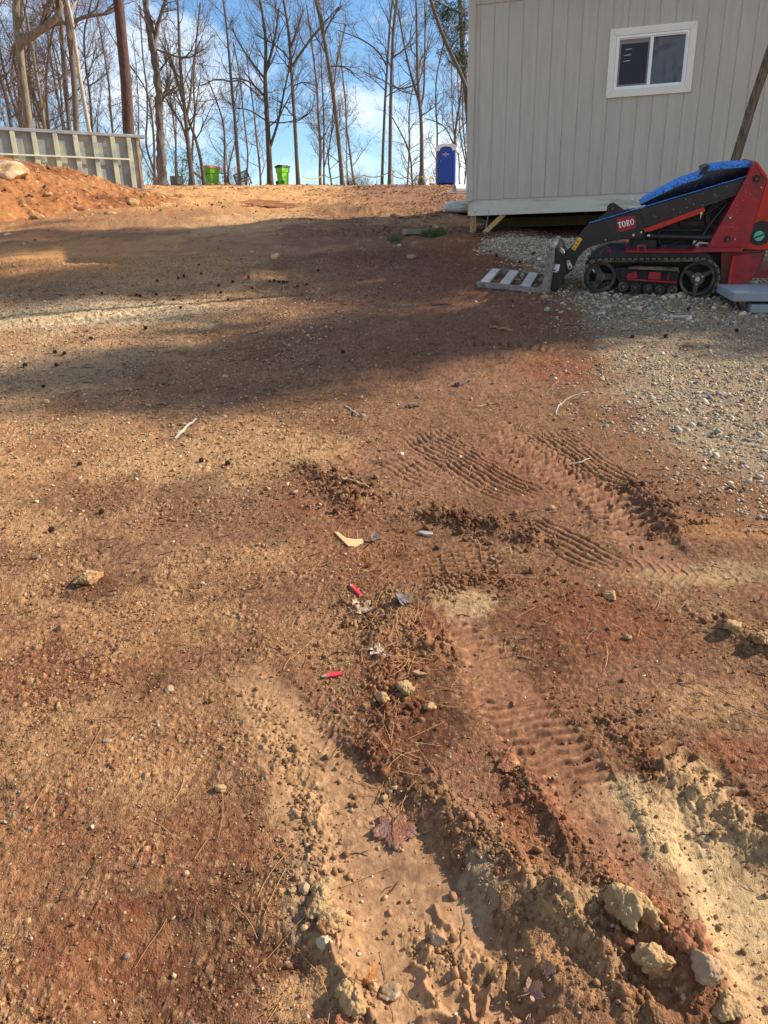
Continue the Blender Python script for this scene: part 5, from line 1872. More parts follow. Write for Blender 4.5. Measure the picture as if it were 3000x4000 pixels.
TR = [
    # distance, trunk path, widths px, height m, limbs, crown, bark, twig, options
    ('forked_tree', 'stout grey tree forking into two thick limbs above the container', 37, c7([(268, 1195), (240, 950), (205, 700), (185, 480), (180, 370), (150, 230), (135, 120), (150, 0)]), 42, 30, 15,
     [(c7([(185, 380), (260, 345), (340, 295), (420, 235), (490, 170), (550, 90), (580, 60), (530, -10)]), 34, 17), (c7([(150, 380), (90, 410), (95, 460), (140, 520), (140, 620), (90, 700), (40, 690), (-30, 720)]), 11, 6)],
     (7, .55, 3.2), bark_moss, twig_red, dict(seed=11)),
    ('bare_tree', 'slim pale smooth tree leaning left just beyond the container rail', 35, c7([(830, 1220), (790, 1020), (750, 780), (720, 600), (700, 450), (675, 230), (650, 90), (620, 0)]), 20, 15, 13,
     [(c7([(655, 90), (672, 40), (690, -20)]), 11, 8)], (8, .6, 2.4), bark_pale, twig_m, dict(seed=12, flare=.1)),
    ('bare_tree', 'tall brown tree standing right behind the slim pale one', 44, c7([(705, 1215), (700, 1000), (690, 800), (670, 560), (640, 300), (610, 100), (605, 0)]), 28, 22, 18,
     [(c7([(640, 200), (560, 210), (480, 255), (400, 300)]), 12, 8), (c7([(650, 230), (720, 170), (790, 125), (900, 118), (980, 100), (1030, 60), (1040, 20)]), 15, 11)],
     (12, .35, 3.2), bark_grey, twig_red, dict(seed=13)),
    ('bare_tree', 'brown tree left of the tall brown one behind the container', 46, c7([(640, 1210), (630, 1000), (610, 780), (590, 500), (570, 280), (555, 60)]), 20, 15, 17, [], (12, .3, 3.0), bark_grey, twig_m, dict(seed=14)),
    ('pine_tree', 'massive straight dark red-brown pine trunk at the container corner', 39, c7([(1190, 1240), (1180, 1000), (1160, 700), (1130, 400), (1110, 150), (1098, 0)]), 52, 44, 24, [], (0, .8, 2.0), bark_pine, twig_m, dict(seed=15, flare=.05)),
    ('gnarled_tree', 'knobbly grey tree full of burls with a broken stub', 49, c1([(1045, 1170), (1045, 1040), (1040, 900), (1030, 760), (1030, 640), (1022, 520), (1010, 430), (1000, 330), (980, 270), (965, 150), (948, 40), (945, -30)]), 40, 20, 14,
     [(c1([(1030, 660), (1055, 620), (1085, 575)]), 24, 12), (c1([(995, 290), (1010, 230), (1030, 120), (1060, 30), (1080, -20)]), 17, 11), (c1([(1025, 310), (1080, 345), (1150, 375), (1240, 385), (1330, 330)]), 8, 4)],
     (6, .6, 2.2), bark_knob, twig_m, dict(seed=16, knob=.40, flare=.75)),
    ('multi_stem_tree', 'tree splitting into several slim stems right of the gnarled one', 50, c1([(1245, 1160), (1225, 1000), (1212, 850), (1195, 700), (1180, 560), (1165, 380), (1160, 200), (1150, 0)]), 22, 9, 16,
     [(c1([(1220, 950), (1180, 800), (1120, 720), (1080, 640)]), 10, 5), (c1([(1205, 780), (1240, 600), (1240, 420), (1290, 260)]), 10, 5), (c1([(1195, 700), (1140, 500), (1100, 380), (1040, 250)]), 9, 4)],
     (14, .25, 2.8), bark_grey, twig_m, dict(seed=17)),
    ('bare_tree', 'slim tree leaning left beside the bin with the orange lid', 51, c1([(1315, 1115), (1290, 980), (1265, 880), (1225, 800), (1200, 700)]), 16, 10, 10, [], (12, .35, 2.4), bark_grey, twig_m, dict(seed=18)),
    ('bare_tree', 'straight slim tree behind the broken bench', 54, c1([(1547, 1090), (1530, 900), (1520, 740), (1500, 560), (1490, 420), (1480, 300)]), 17, 10, 15, [(c1([(1505, 520), (1400, 510), (1300, 560)]), 6, 3), (c1([(1505, 510), (1560, 515), (1620, 570), (1680, 620)]), 6, 4)],
     (14, .3, 2.6), bark_grey, twig_m, dict(seed=19)),
    ('spreading_tree', 'dark trunk spreading into many ascending limbs, left of the bin with the black lid', 55, c2([(258, 1195), (250, 1000), (240, 800), (228, 600), (225, 450), (232, 330), (225, 180), (190, 0)]), 27, 10, 17,
     [(c2([(225, 640), (190, 590), (130, 530), (70, 510), (0, 510)]), 9, 4), (c2([(222, 780), (170, 740), (110, 700), (0, 690)]), 6, 3), (c2([(262, 980), (310, 800), (345, 600), (390, 420)]), 12, 5), (c2([(232, 460), (270, 320), (300, 160), (310, 40)]), 12, 6),
      (c2([(222, 520), (150, 420), (60, 290), (10, 180)]), 9, 4), (c2([(245, 800), (330, 800), (430, 780), (520, 730)]), 6, 3)],
     (16, .3, 3.2), bark_dark, twig_m, dict(seed=20)),
    ('bare_tree', 'straight trunk forking in a V, right of the bin with the black lid', 55, c2([(440, 1195), (428, 1000), (418, 800), (405, 620), (395, 450), (388, 350), (375, 180), (345, 0)]), 18, 11, 17,
     [(c2([(395, 440), (450, 350), (520, 250), (600, 150), (700, 40)]), 10, 5), (c2([(390, 380), (340, 330), (260, 270), (150, 220)]), 7, 3), (c2([(402, 560), (480, 530), (560, 560)]), 5, 3), (c2([(385, 330), (430, 200), (480, 60)]), 8, 4)],
     (14, .3, 3.0), bark_grey, twig_m, dict(seed=21)),
    ('leaning_tree', 'long trunk leaning steadily left at the middle of the crest', 54, c2([(727, 1195), (710, 1000), (690, 800), (665, 600), (640, 430), (610, 270), (585, 130), (555, 0)]), 19, 15, 19,
     [(c2([(600, 210), (660, 110), (720, 30)]), 7, 5)], (9, .45, 3.0), bark_grey, twig_m, dict(seed=22)),
    ('bare_tree', 'thin twin-stemmed sapling left of the leaning trunk', 56, c2([(605, 1195), (605, 1000), (608, 820), (600, 650), (590, 480)]), 8, 5, 12, [(c2([(606, 1080), (640, 950), (660, 850), (700, 700)]), 5, 3)], (16, .25, 2.2), bark_dark, twig_m, dict(seed=23)),
    ('bare_tree', 'slim straight trunk, left one of the close pair wound with yellow tape', 55, c2([(980, 1195), (988, 1000), (1000, 700), (1012, 500), (1025, 300), (1035, 120), (1050, 0)]), 13, 9, 18, [(c2([(1018, 420), (960, 330), (850, 260), (700, 210)]), 7, 3)], (12, .35, 2.8), bark_grey, twig_m, dict(seed=24)),
    ('bare_tree', 'slim straight trunk, right one of the close pair wound with yellow tape', 54, c2([(1030, 1195), (1035, 1000), (1038, 700), (1045, 450), (1052, 250), (1065, 100), (1080, 0)]), 17, 12, 19, [(c2([(1045, 540), (1100, 590), (1200, 615)]), 5, 3), (c2([(1050, 380), (1120, 330), (1200, 200)]), 7, 3)], (12, .35, 2.8), bark_grey, twig_m, dict(seed=25)),
    ('bare_tree', 'flared trunk dividing into upright stems left of the portable toilet', 52, c2([(1240, 1185), (1240, 1060), (1240, 900), (1235, 750), (1220, 620), (1212, 450), (1208, 250), (1205, 0)]), 20, 8, 17,
     [(c2([(1225, 650), (1180, 520), (1140, 350), (1110, 180), (1090, 40)]), 10, 6), (c2([(1238, 700), (1258, 600), (1258, 450), (1265, 200), (1262, 0)]), 9, 5), (c2([(1190, 560), (1090, 590), (1000, 520), (860, 460)]), 7, 3)],
     (12, .3, 2.8), bark_grey, twig_m, dict(seed=26, flare=1.1)),
    ('bare_tree', 'slender branching tree rising behind the portable toilet', 56, c2([(1445, 1195), (1448, 960), (1462, 820), (1480, 700), (1498, 590), (1500, 480)]), 12, 7, 13, [(c2([(1450, 930), (1400, 820), (1330, 780), (1260, 760)]), 6, 3)], (14, .3, 2.6), bark_dark, twig_m, dict(seed=27)),
    ('pine_tree', 'dark leaning pine half hidden by the shed corner', 48, c2([(1640, 1195), (1600, 800), (1530, 570), (1490, 470), (1430, 350), (1380, 240), (1335, 120), (1300, 0)]), 22, 14, 18, [], (10, .35, 2.2), bark_dark, twig_m, dict(seed=28)),
    ('pine_tree', 'upright dark pine with needle tufts beside the shed corner', 50, c2([(1560, 1195), (1545, 800), (1520, 500), (1500, 250), (1488, 0)]), 26, 20, 20, [], (12, .35, 2.4), bark_dark, twig_m, dict(seed=29)),
    ('bare_tree', 'grey trunk at the far left edge leaning left above the container', 45, c7([(105, 1180), (80, 1000), (50, 850), (10, 740), (-40, 600)]), 24, 14, 14, [], (12, .3, 3.0), bark_grey, twig_red, dict(seed=30)),
    ('bare_tree', 'pale grey trunk between the far left trunk and the forked tree', 48, c7([(185, 1190), (185, 1000), (180, 850), (175, 700), (195, 400), (200, 100)]), 20, 12, 17, [], (13, .3, 2.8), bark_moss, twig_red, dict(seed=31)),
    ('bare_tree', 'thin trunk right of the forked tree with a second stem crossing it', 47, c7([(455, 1200), (440, 1050), (425, 850), (425, 720), (440, 560), (470, 380)]), 16, 9, 14, [(c7([(430, 1190), (380, 1040), (320, 900), (260, 680), (250, 500)]), 11, 6)], (16, .3, 2.6), bark_grey, twig_red, dict(seed=32)),
    ('bare_tree', 'slim branching tree between the pale tree and the big pine', 47, c7([(850, 1215), (845, 1050), (830, 850), (795, 650), (780, 450), (770, 300), (800, 200)]), 13, 8, 14, [(c7([(800, 700), (860, 560), (960, 480)]), 5, 3), (c7([(830, 800), (900, 760), (1010, 690)]), 5, 3)], (16, .3, 2.5), bark_dark, twig_m, dict(seed=33)),
    ('bare_tree', 'thin pale tree between the big pine and the gnarled tree', 54, c1([(1000, 1160), (1000, 950), (985, 740), (960, 600), (900, 500), (850, 440)]), 12, 6, 12, [(c1([(905, 1160), (895, 950), (890, 700), (870, 420), (840, 200)]), 5, 3)], (14, .3, 2.5), bark_moss, twig_m, dict(seed=34)),
]
for nm, lb_, D, path, w0, w1, top, forks, crown, bk, tw, op in TR:
    crown = (int(crown[0] * 1.25), crown[1] * .75, crown[2] * 1.05)
    tree(nm, lb_, D, path, w0 * .88, w1 * .88, top, forks, crown, bk, tw, **op)


def needles(root, rg, spots, n, r, name='needle_tufts'):
    """sprays of short needles as thin slivers round the given centres"""
    V = []
    for c in spots:
        k = n
        d = rg.normal(size=(k, 3))
        d /= np.linalg.norm(d, axis=1)[:, None]
        o = c + rg.normal(0, r * .5, (k, 3))
        s = np.cross(d, rg.normal(size=(k, 3)))
        s /= np.linalg.norm(s, axis=1)[:, None]
        L = r * rg.uniform(.5, 1.0, k)[:, None]
        V.append(np.stack([o - s * .022, o + s * .022, o + d * L], 1))
    V = np.concatenate(V).reshape(-1, 3)
    return np_mesh(name, V, np.arange(len(V)).reshape(-1, 3), needle_m, root)


rgp = np.random.default_rng(77)
pines = [o for o in COL.objects if o.name.startswith('pine_tree') and o.parent is None]
for o, spots in zip(pines[1:], ([(1430, 330), (1440, 180), (1400, 60), (1470, 420), (1360, 90), (1480, 300)], [(1480, 60), (1500, 160), (1470, 230), (1450, 40), (1505, 330), (1490, 400), (1440, 120), (1520, 90), (1420, 30)])):
    S = []
    for z in spots:
        c = px3(900 + z[0] / 1.659, z[1] / 1.659, 49) - np.array(o.location)
        for k in range(3):
            S.append(c + rgp.normal(0, .35, 3))
    needles(o, rgp, S, 60, .36)

# the thinner wood beyond the crest: a few kinds of sapling, repeated as separate trees
rgt = np.random.default_rng(5)
protos = []
for k in range(6):
    h = rgt.uniform(9, 13)
    x = [0, 0]
    pts = [np.array((0, 0, -.3))]
    for q in range(5):
        pts.append(pts[-1] + np.array((rgt.normal(0, .22), rgt.normal(0, .22), h / 7)))
    p = tree('thin_tree', 'thin bare tree in the wood beyond the crest', 0, None, rgt.uniform(.14, .24), .09, h, [], (17, .12, 2.4), [bark_grey, bark_dark, bark_moss][k % 3], [twig_m, twig_m, twig_red][k % 3], seed=90 + k, pts3=pts,
             group='thin bare trees beyond the crest', mx=3, kids=(6, 4, 3), rmin=.007)
    protos.append(p)
spots = []
for k in range(34):
    D = rgt.uniform(56, 74)
    px = rgt.uniform(-150, 1950)
    spots.append((px, D, 0))
for k in range(9):
    spots.append((rgt.uniform(-160, 620), rgt.uniform(42, 52), 1))
for k, (px, D, q) in enumerate(spots):
    w = px3(px, 700, D)
    o = protos[k] if k < 6 else copy_tree(protos[k % 6])
    o.location = (w[0], w[1], gh(w[0], w[1]) - .1)
    o.rotation_euler = (rgt.normal(0, .05), rgt.normal(0, .05), rgt.uniform(0, 6.28))
    s = rgt.uniform(.75, 1.25)
    o.scale = (s, s, s)
# slim tree in front of the shed, right edge, its foot hidden by the loader
w = px3(2860, 640, 8.6)
D = 9.4
tree('young_tree', 'young rough-barked trunk leaning right in front of the shed at the right edge', D, [(2790, 900), (2868, 640), (2892, 560), (2924, 460), (2955, 360), (2982, 280), (3012, 190), (3055, 60)], 36, 31, 6.5, [], (8, .6, 1.8),
     mat('furrowed_brown_bark', (.20, .145, .095), .95, var=.35, scale=9, bump=1.0, bscale=14, stretch=(6, 6, .9), dirt=(.075, .055, .04), dirt_amt=.5, dirt_scale=7), twig_m, seed=41, flare=.15, knob=.06, kids=(4, 3, 2), rmin=.004)
# unseen pines added at right for yard shade; trees behind mirrored in the window


def leafy(o, rg, spots, n, r):
    return needles(o, rg, spots, n, r)


for k, (sx, sy, t, cr_, n, nm) in enumerate(((2.7, 7.4, 9.0, 1.1, 30, 'pine shading the loader from the right'), (1.2, 8.9, 14.0, 1.3, 26, 'tall pine right of the shed'), (3.8, 6.9, 13.0, 1.0, 22, 'pine shading the upper gravel from the right'),
                                            (.1, 6.35, 13.5, .75, 30, 'pine whose crown shades the middle of the yard'), (-1.5, 5.5, 15.5, .75, 18, 'pine whose crown shades the left of the yard'),
                                            (-1.5, 9.6, 18.0, 1.0, 26, 'far pine beyond the right end of the shed'), (-4.6, 9.3, 21.0, 1.1, 30, 'far pine standing past the tall one'), (-7.2, 12.8, 24.0, 1.5, 46, 'farthest pine behind the shed'))):
    hs = math.tan(SUN_EL)
    x, y = sx + math.sin(SUN_AZ) * t, sy + math.cos(SUN_AZ) * t
    z = gh(x, y)
    cz = hs * t + gh(sx, sy) - z
    h = cz + cr_ * 1.6
    p = tree('pine_tree', nm, 0, None, .30, .16, h, [], (10, .6, 1.5), bark_pine, twig_m, seed=140 + k, pts3=[(x, y, z - .2), (x + .1, y, z + h * .4), (x + .1, y + .1, z + h * .7)], mx=2, kids=(5, 4), rmin=.01)
    S = [np.array((rgp.normal(0, cr_ * .6), rgp.normal(0, cr_ * .6), cz + rgp.normal(0, cr_ * .8))) for _ in range(n)]
    needles(p, rgp, S, 150, .42)
for k, (x, y) in enumerate(((-6, -9), (-1.5, -12), (2.5, -9.5), (-10, -6), (-4, -15))):
    o = copy_tree(protos[k % 6])
    o.location = (x, y, gh(x, y) - .1)
    o.scale = (1.3, 1.3, 1.2)
    o['label'] = 'thin bare tree behind the viewpoint, mirrored in the shed window'
    o['group'] = 'thin bare trees behind the viewpoint'

# ------------------------------------------------------------------ things along the crest
lime = mat('lime_green_plastic', (.20, .58, .025), .45, var=.10, scale=5, bump=0, dirt=(.12, .33, .03), dirt_amt=.2)
lid_or = mat('orange_plastic_lid', (.72, .20, .04), .45, var=.08, bump=0)
lid_bk = mat('black_plastic_lid', (.03, .032, .035), .5, bump=0)
tyre_m = mat('black_bin_wheel', (.02, .02, .02), .7, bump=0)
toilet_blue = mat('blue_toilet_plastic', (.012, .055, .33), .45, var=.08, scale=3, bump=0)
toilet_side = mat('sunlit_blue_panel_plastic', (.02, .11, .46), .42, var=.15, scale=3, bump=0, dirt=(.05, .20, .58), dirt_amt=.2)  # lighter blue carries the sun on the side face in its colour
roof_white = mat('white_roof_plastic', (.74, .75, .77), .5, var=.05, bump=0)
badge = mat('pale_badge', (.40, .39, .36), .5, var=.15, scale=30, bump=0)
badge_dk = mat('badge_red_brown', (.30, .14, .10), .5, bump=0)
yel_tape = mat('yellow_tape', (.62, .47, .09), .5, bump=0)
grey_old = mat('weathered_grey_wood', (.16, .135, .105), .9, var=.3, scale=6, bump=.3)
grey_pale = mat('bleached_grey_wood', (.34, .30, .25), .9, var=.3, scale=6, bump=.3)


def ground_thing(name, label, cat, px, py, rz=0.0, group=None, D=None):
    if D is None:
        h = on_ground(px, py)
    else:
        w = px3(px, py, D)
        h = np.array((w[0], w[1], gh(w[0], w[1])))
    return thing(name, label, cat, tuple(h), rz, group)


def wheelie(label, px, D, rz, lid_m, wide, hgt, tilt=0.0):
    t = ground_thing('wheeled_bin', label, 'bin', px, 715, rz, None, D)
    t.rotation_euler = (0, tilt, rz)
    m = MB()
    w, d = wide, wide * 1.05
    q = [(-w * .36, -d * .36, .03), (w * .36, -d * .36, .03), (w * .36, d * .40, .03), (-w * .36, d * .40, .03),
         (-w * .40, -d * .42, hgt * .62), (w * .40, -d * .42, hgt * .62), (w * .40, d * .46, hgt * .62), (-w * .40, d * .46, hgt * .62),
         (-w * .46, -d * .47, hgt * .64), (w * .46, -d * .47, hgt * .64), (w * .46, d * .48, hgt * .64), (-w * .46, d * .48, hgt * .64),
         (-w * .5, -d * .5, hgt * .92), (w * .5, -d * .5, hgt * .92), (w * .5, d * .5, hgt * .92), (-w * .5, d * .5, hgt * .92)]
    f = [(3, 2, 1, 0), (12, 13, 14, 15)]
    for k in (0, 4, 8):
        f += [(k + i, k + (i + 1) % 4, k + 4 + (i + 1) % 4, k + 4 + i) for i in range(4)]
    m.add(q, f)
    m.build('bin_body', lime, t, bevel=.02)
    m = MB()
    m.prism([(-w * .56, hgt * .90), (w * .56, hgt * .90), (w * .54, hgt * .97), (w * .2, hgt * 1.03), (-w * .2, hgt * 1.03), (-w * .54, hgt * .97)], -d * .54, d * .54)
    m.build('lid', lid_m, t, bevel=.012)
    m = MB()
    m.cyl((-w * .42, d * .57, hgt * .90), (w * .42, d * .57, hgt * .90), .018, n=8)
    m.build('handle', lid_bk, t)
    for s in (-1, 1):
        m = MB()
        m.cyl((s * w * .40, d * .42, .13), (s * w * .47, d * .42, .13), .13, n=20)
        m.build('wheel', tyre_m, t, bevel=.01)
    for k, (sx, sz, ww, hh) in enumerate(((0, .74, .10, .035), (0, .66, .06, .06), (0, .57, .12, .03))):
        m = MB()
        m.box((sx, -d * (.475 if sz > .63 else .425) - .006, hgt * sz), (ww, .014, hh))
        m.build('printed_mark', lid_bk, t)
    return t


wheelie('lime green wheeled bin with an orange lid, beside the brush', 828, 52.5, RAD(-38), lid_or, .80, 1.20, RAD(2))
wheelie('lime green wheeled bin with a black lid, alone on the crest', 1107, 53.2, RAD(140), lid_bk, .68, 1.18)

# portable toilet
pt = ground_thing('portable_toilet', 'blue portable toilet with a white roof, left of the shed on the crest', 'portable toilet', 1744, 722, RAD(-9), None, 51.0)
TW, TH_ = 1.13, 2.12
m = MB()
m.box((0, 0, TH_ / 2), (TW, TW, TH_))
m.build('cabin', toilet_blue, pt, bevel=.03)
m = MB()
m.box((TW / 2 + .012, 0, TH_ * .44), (.024, TW * .80, TH_ * .76))
m.build('side_panel', toilet_side, pt, bevel=.01)
m = MB()
m.box((-.02, -TW / 2 - .014, TH_ * .41), (TW * .76, .028, TH_ * .76))
dr = m.build('door', toilet_blue, pt, bevel=.012)
m = MB()
m.box((-.02, -TW / 2 - .032, TH_ * .72), (TW * .72, .012, .02))
m.box((-.02, -TW / 2 - .032, TH_ * .885), (TW * .72, .012, .012))
m.build('door_moulding', toilet_side, dr)
m = MB()
m.box((-TW * .28, -TW / 2 - .04, TH_ * .62), (.05, .03, .09))
m.build('door_latch', badge, dr)
t_ = np.linspace(0, math.pi, 15)
arch = [(.60 * math.cos(a) * TW, TH_ + .0 + .19 * math.sin(a)) for a in t_]
m = MB()
m.prism([(TW * .60, TH_ - .10)] + arch + [(-TW * .60, TH_ - .10), (-TW * .60, TH_ - .22), (-TW * .36, TH_ - .22), (-TW * .34, TH_ - .08), (-TW * .2, TH_ - .0), (0, TH_ + .03), (TW * .2, TH_ - .0), (TW * .34, TH_ - .08), (TW * .36, TH_ - .22), (TW * .60, TH_ - .22)], -TW * .56, TW * .56)
m.build('roof', roof_white, pt, bevel=.01)
m = MB()
m.cyl((TW * .44, TW * .4, TH_), (TW * .44, TW * .4, TH_ + .34), .06, n=12)
m.build('vent_pipe', lid_bk, pt)
for M_, nm in ((Matrix.Translation((-.02, -TW / 2 - .034, TH_ * .80)), 'front'), (Matrix.Translation((TW / 2 + .03, 0, TH_ * .80)) @ Matrix.Rotation(RAD(90), 4, 'Z'), 'side')):
    m = MB()
    m.prism([(-.13, 0), (0, .13), (.13, 0), (0, -.13)], 0, .008, np.array(M_))
    m.prism([(-.25, .035), (-.20, .0), (-.25, -.035), (.25, -.035), (.20, 0), (.25, .035)], .001, .0065, np.array(M_))
    b_ = m.build('door_badge', badge, dr if nm == 'front' else pt)
    m = MB()
    m.prism([(-.085, 0), (0, .085), (.085, 0), (0, -.085)], -.003, .002, np.array(M_))
    m.build('badge_centre', badge_dk, b_)

# brush, bench, boards and stakes left of the road head
bx = ground_thing('wooden_box', 'dark old wooden box leaning beside the gnarled tree', 'box', 690, 706, .3, None, 50.2)
m = MB()
m.box((0, 0, .28), (.78, .45, .52))
m.build('box_body', grey_old, bx, bevel=.02)
m = MB()
m.box((.18, -.235, .26), (.30, .03, .40))
m.build('box_door', grey_pale, bx)
m = MB()
m.box((0, 0, .0), (.16, .05, 1.35))
o = m.build('leaning_board', grey_pale)
w = px3(787, 690, 51)
o.location = (w[0], w[1], gh(w[0], w[1]) + .38)
o.rotation_euler = (0, RAD(-52), .2)
tag(o, 'bleached board leaning in front of the bin with the orange lid', 'board')
bn = ground_thing('broken_bench', 'broken lattice-backed wooden bench tipped over on the crest', 'bench', 955, 712, -.1, None, 52)
bn.rotation_euler = (RAD(4), RAD(-17), -.1)
for s in (-1, 1):
    m = MB()
    m.box((s * .48, 0, .42), (.075, .075, 1.0 if s > 0 else .8))
    m.build('bench_post', grey_old, bn)
m = MB()
for zc in (.42, .80):
    m.box((0, 0, zc), (.96, .05, .07))
m.build('back_rail', grey_old, bn)
m = MB()
for k in range(-5, 6):
    for s in (-1, 1):
        x0, x1 = k * .1 - .16 * s, k * .1 + .16 * s
        x0, x1 = max(min(x0, .45), -.45), max(min(x1, .45), -.45)
        m.cyl((x0, .012 * s, .46), (x1, .012 * s, .77), .014, n=5)
m.build('lattice', grey_old, bn)
m = MB()
m.box((0, -.2, .30), (.98, .36, .05), np.array(Matrix.Rotation(RAD(14), 4, 'X')))
m.build('bench_seat', grey_old, bn)
orange_m = mat('orange_marker_paint', (.70, .11, .05), .7, bump=0)
for k, (px, py, h, w_, mt, lb) in enumerate(((893, 712, 2.0, .07, grey_pale, 'bleached wooden stake standing left of the broken bench'), (932, 712, 1.25, .06, orange_m, 'orange painted stake behind the broken bench'),
                                             (1535, 722, .95, .06, orange_m, 'orange marker stake at the foot of the taped pair of trunks'), (1684, 722, .62, .10, yel_tape, 'yellow wrapped stake left of the portable toilet'))):
    t = ground_thing('stake', lb, 'stake', px, py, .2 * k, None, 52 + .3 * k)
    m = MB()
    m.box((0, 0, h / 2), (w_, w_ * .6, h), taper=(.8, .8))
    m.build('stake_shaft', mt if k else grey_pale, t)
    if k in (1, 2):
        m = MB()
        m.box((.06, 0, h - .12), (.16, .012, .10))
        m.build('flagging', orange_m, t)
# yellow tape strung between the trunks
tps = [(1180, 690, 55), (1265, 682, 56), (1333, 684, 54), (1420, 684, 54.5), (1520, 672, 54.6), (1590, 690, 53), (1648, 688, 51.6), (1690, 686, 52)]
m = MB()
for (a, b) in zip(tps[:-1], tps[1:]):
    A, B_ = px3(*a), px3(*b)
    pts = [A * (1 - s) + B_ * s - np.array((0, 0, .22 * 4 * s * (1 - s))) for s in np.linspace(0, 1, 8)]
    for p, q in zip(pts[:-1], pts[1:]):
        u = np.array((0, 0, .032))
        d_ = np.array((0, .004, 0))
        m.add([p - u - d_, q - u - d_, q + u - d_, p + u - d_, p - u + d_, q - u + d_, q + u + d_, p + u + d_], [(3, 2, 1, 0), (4, 5, 6, 7), (0, 1, 5, 4), (2, 3, 7, 6), (1, 2, 6, 5), (0, 4, 7, 3)])
tag(m.build('caution_tape', yel_tape), 'yellow tape strung from trunk to trunk along the crest', 'tape')


def bush(name, label, px, D, wdt, hgt, n, mt, seed, stems=9):
    rg = np.random.default_rng(seed)
    t = ground_thing(name, label, 'shrub', px, 715, 0, None, D)
    L = Limbs()
    tips = []
    for k in range(stems):
        p = np.array((rg.normal(0, wdt * .2), rg.normal(0, wdt * .2), -.05))
        d = np.array((rg.normal(0, .35), rg.normal(0, .35), 1.0))
        pts = [p + d * hgt * s + np.array((rg.normal(0, .05), rg.normal(0, .05), 0)) for s in np.linspace(0, 1, 5)]
        L.chain(pts, np.linspace(.018, .006, 5), 4)
        for j in range(5):
            a = pts[rg.integers(1, 5)]
            e = a + rg.normal(0, wdt * .3, 3) + np.array((0, 0, hgt * .12))
            L.chain([a, (a + e) / 2 + rg.normal(0, .04, 3), e], [.008, .006, .004], 3)
            tips.append(e)
        tips.append(pts[-1])
    L.mesh('stems', twig_red if mt is None else twig_m, t)
    if mt is not None:
        V = []
        for c in tips:
            k = n
            o = c + rg.normal(0, wdt * .12, (k, 3))
            d = rg.normal(size=(k, 3))
            d /= np.linalg.norm(d, axis=1)[:, None]
            s = np.cross(d, rg.normal(size=(k, 3)))
            s /= np.linalg.norm(s, axis=1)[:, None]
            l = rg.uniform(.06, .13, k)[:, None]
            V.append(np.stack([o, o + d * l * .5 + s * l * .25, o + d * l, o + d * l * .5 - s * l * .25], 1))
        V = np.concatenate(V).reshape(-1, 3)
        np_mesh('foliage', V, np.arange(len(V)).reshape(-1, 4), mt, t)
    return t


bush('shrub', 'loose evergreen shrub between the gnarled tree and the multi-stemmed one', 716, 50.5, .9, 1.7, 16, leaf_green, 3)
bush('shrub', 'leafless red-stemmed brush between the bin with the orange lid and the bench', 885, 52, 1.0, 1.0, 0, None, 4, 16)
bush('shrub', 'leafless brush behind the bin with the orange lid', 800, 53.5, 1.2, 1.3, 0, None, 5, 14)
bush('shrub', 'leafless brush at the foot of the container corner', 600, 44, 1.2, 1.3, 0, None, 6, 12)
rgb_ = np.random.default_rng(31)
for k in range(13):
    o_ = bush('brush', 'low leafless brush along the crest', rgb_.uniform(560, 1760), rgb_.uniform(54.5, 58), rgb_.uniform(.7, 1.3), rgb_.uniform(.5, 1.25), 0, None, 60 + k, 12)
    o_['group'] = 'low leafless brush along the crest'
for k, (px, py, s, lb) in enumerate(((852, 714, .24, 'brown stone at the foot of the bin with the orange lid'), (885, 716, .17, 'small brown stone between the bin and the broken bench'))):
    w = px3(px, py, 51)
    rock('stone', lb, 'stone', (w[0], w[1], gh(w[0], w[1])), (s, s * .8, s * .8), red_clod if k else tan_clod, 60 + k)

# oddments by the shed corner
pvc = mat('white_pipe_plastic', (.70, .71, .70), .4, bump=0)
h = on_ground(1798, 748)
m = MB()
r = .125
t_ = np.arange(24) * 2 * math.pi / 24
d = np.array((.55, -.83, 0))
c0 = np.array((0, 0, r))
m.cyl(c0, c0 + d * .01, r, n=24, caps=False)
m.v, m.f, m.n, m.m = [], [], 0, []
Mx = np.array(Matrix(((.86, .5, 0, 0), (-.5, .86, 0, 0), (0, 0, 1, r), (0, 0, 0, 1))))
m.ring([(r * math.cos(a), r * math.sin(a)) for a in t_], [(r * .9 * math.cos(a), r * .9 * math.sin(a)) for a in t_], -.25, .55, Mx)
o = m.build('drain_pipe', pvc)
o.location = tuple(h)
o.rotation_euler = (0, 0, RAD(-32))
tag(o, 'short white plastic pipe lying by the shed corner with its dark open end showing', 'pipe')
m = MB()
m.box((0, 0, .03), (1.2, .22, .03))
o = m.build('plank', pvc)
h = on_ground(1805, 752)
o.location = tuple(h)
o.rotation_euler = (0, 0, .15)
tag(o, 'white painted plank on the ground below the white pipe', 'plank')
bag_m = mat('white_paper_sack', (.62, .64, .62), .7, var=.1, scale=8, bump=.3, bscale=20)
bag_b = mat('teal_sack_print', (.05, .34, .45), .6, bump=0)
bag_t = mat('brown_sack_print', (.45, .33, .2), .6, bump=0)
h = on_ground(1808, 832)
V, F = rock_arrays(4, 4, .5, .12)
V = np.sign(V) * np.abs(V) ** .55 * np.array((.40, .26, .19))
o = np_mesh('cement_sack', V, F, [bag_m, bag_b, bag_t], smooth=True, midx=np.where(V[F].mean(1)[:, 0] > .17, 1, np.where((V[F].mean(1)[:, 0] > .02) & (V[F].mean(1)[:, 2] < .06), 2, 0)))
o.location = (h[0], h[1], h[2] + .14)
o.rotation_euler = (0, 0, -.2)
tag(o, 'plump white and teal paper sack on the ground at the shed corner', 'sack')
m = MB()
m.box((0, 0, .04), (.42, .14, .085))
o = m.build('timber_offcut', mat('grey_brown_offcut', (.30, .22, .15), .85, var=.2, bump=.2))
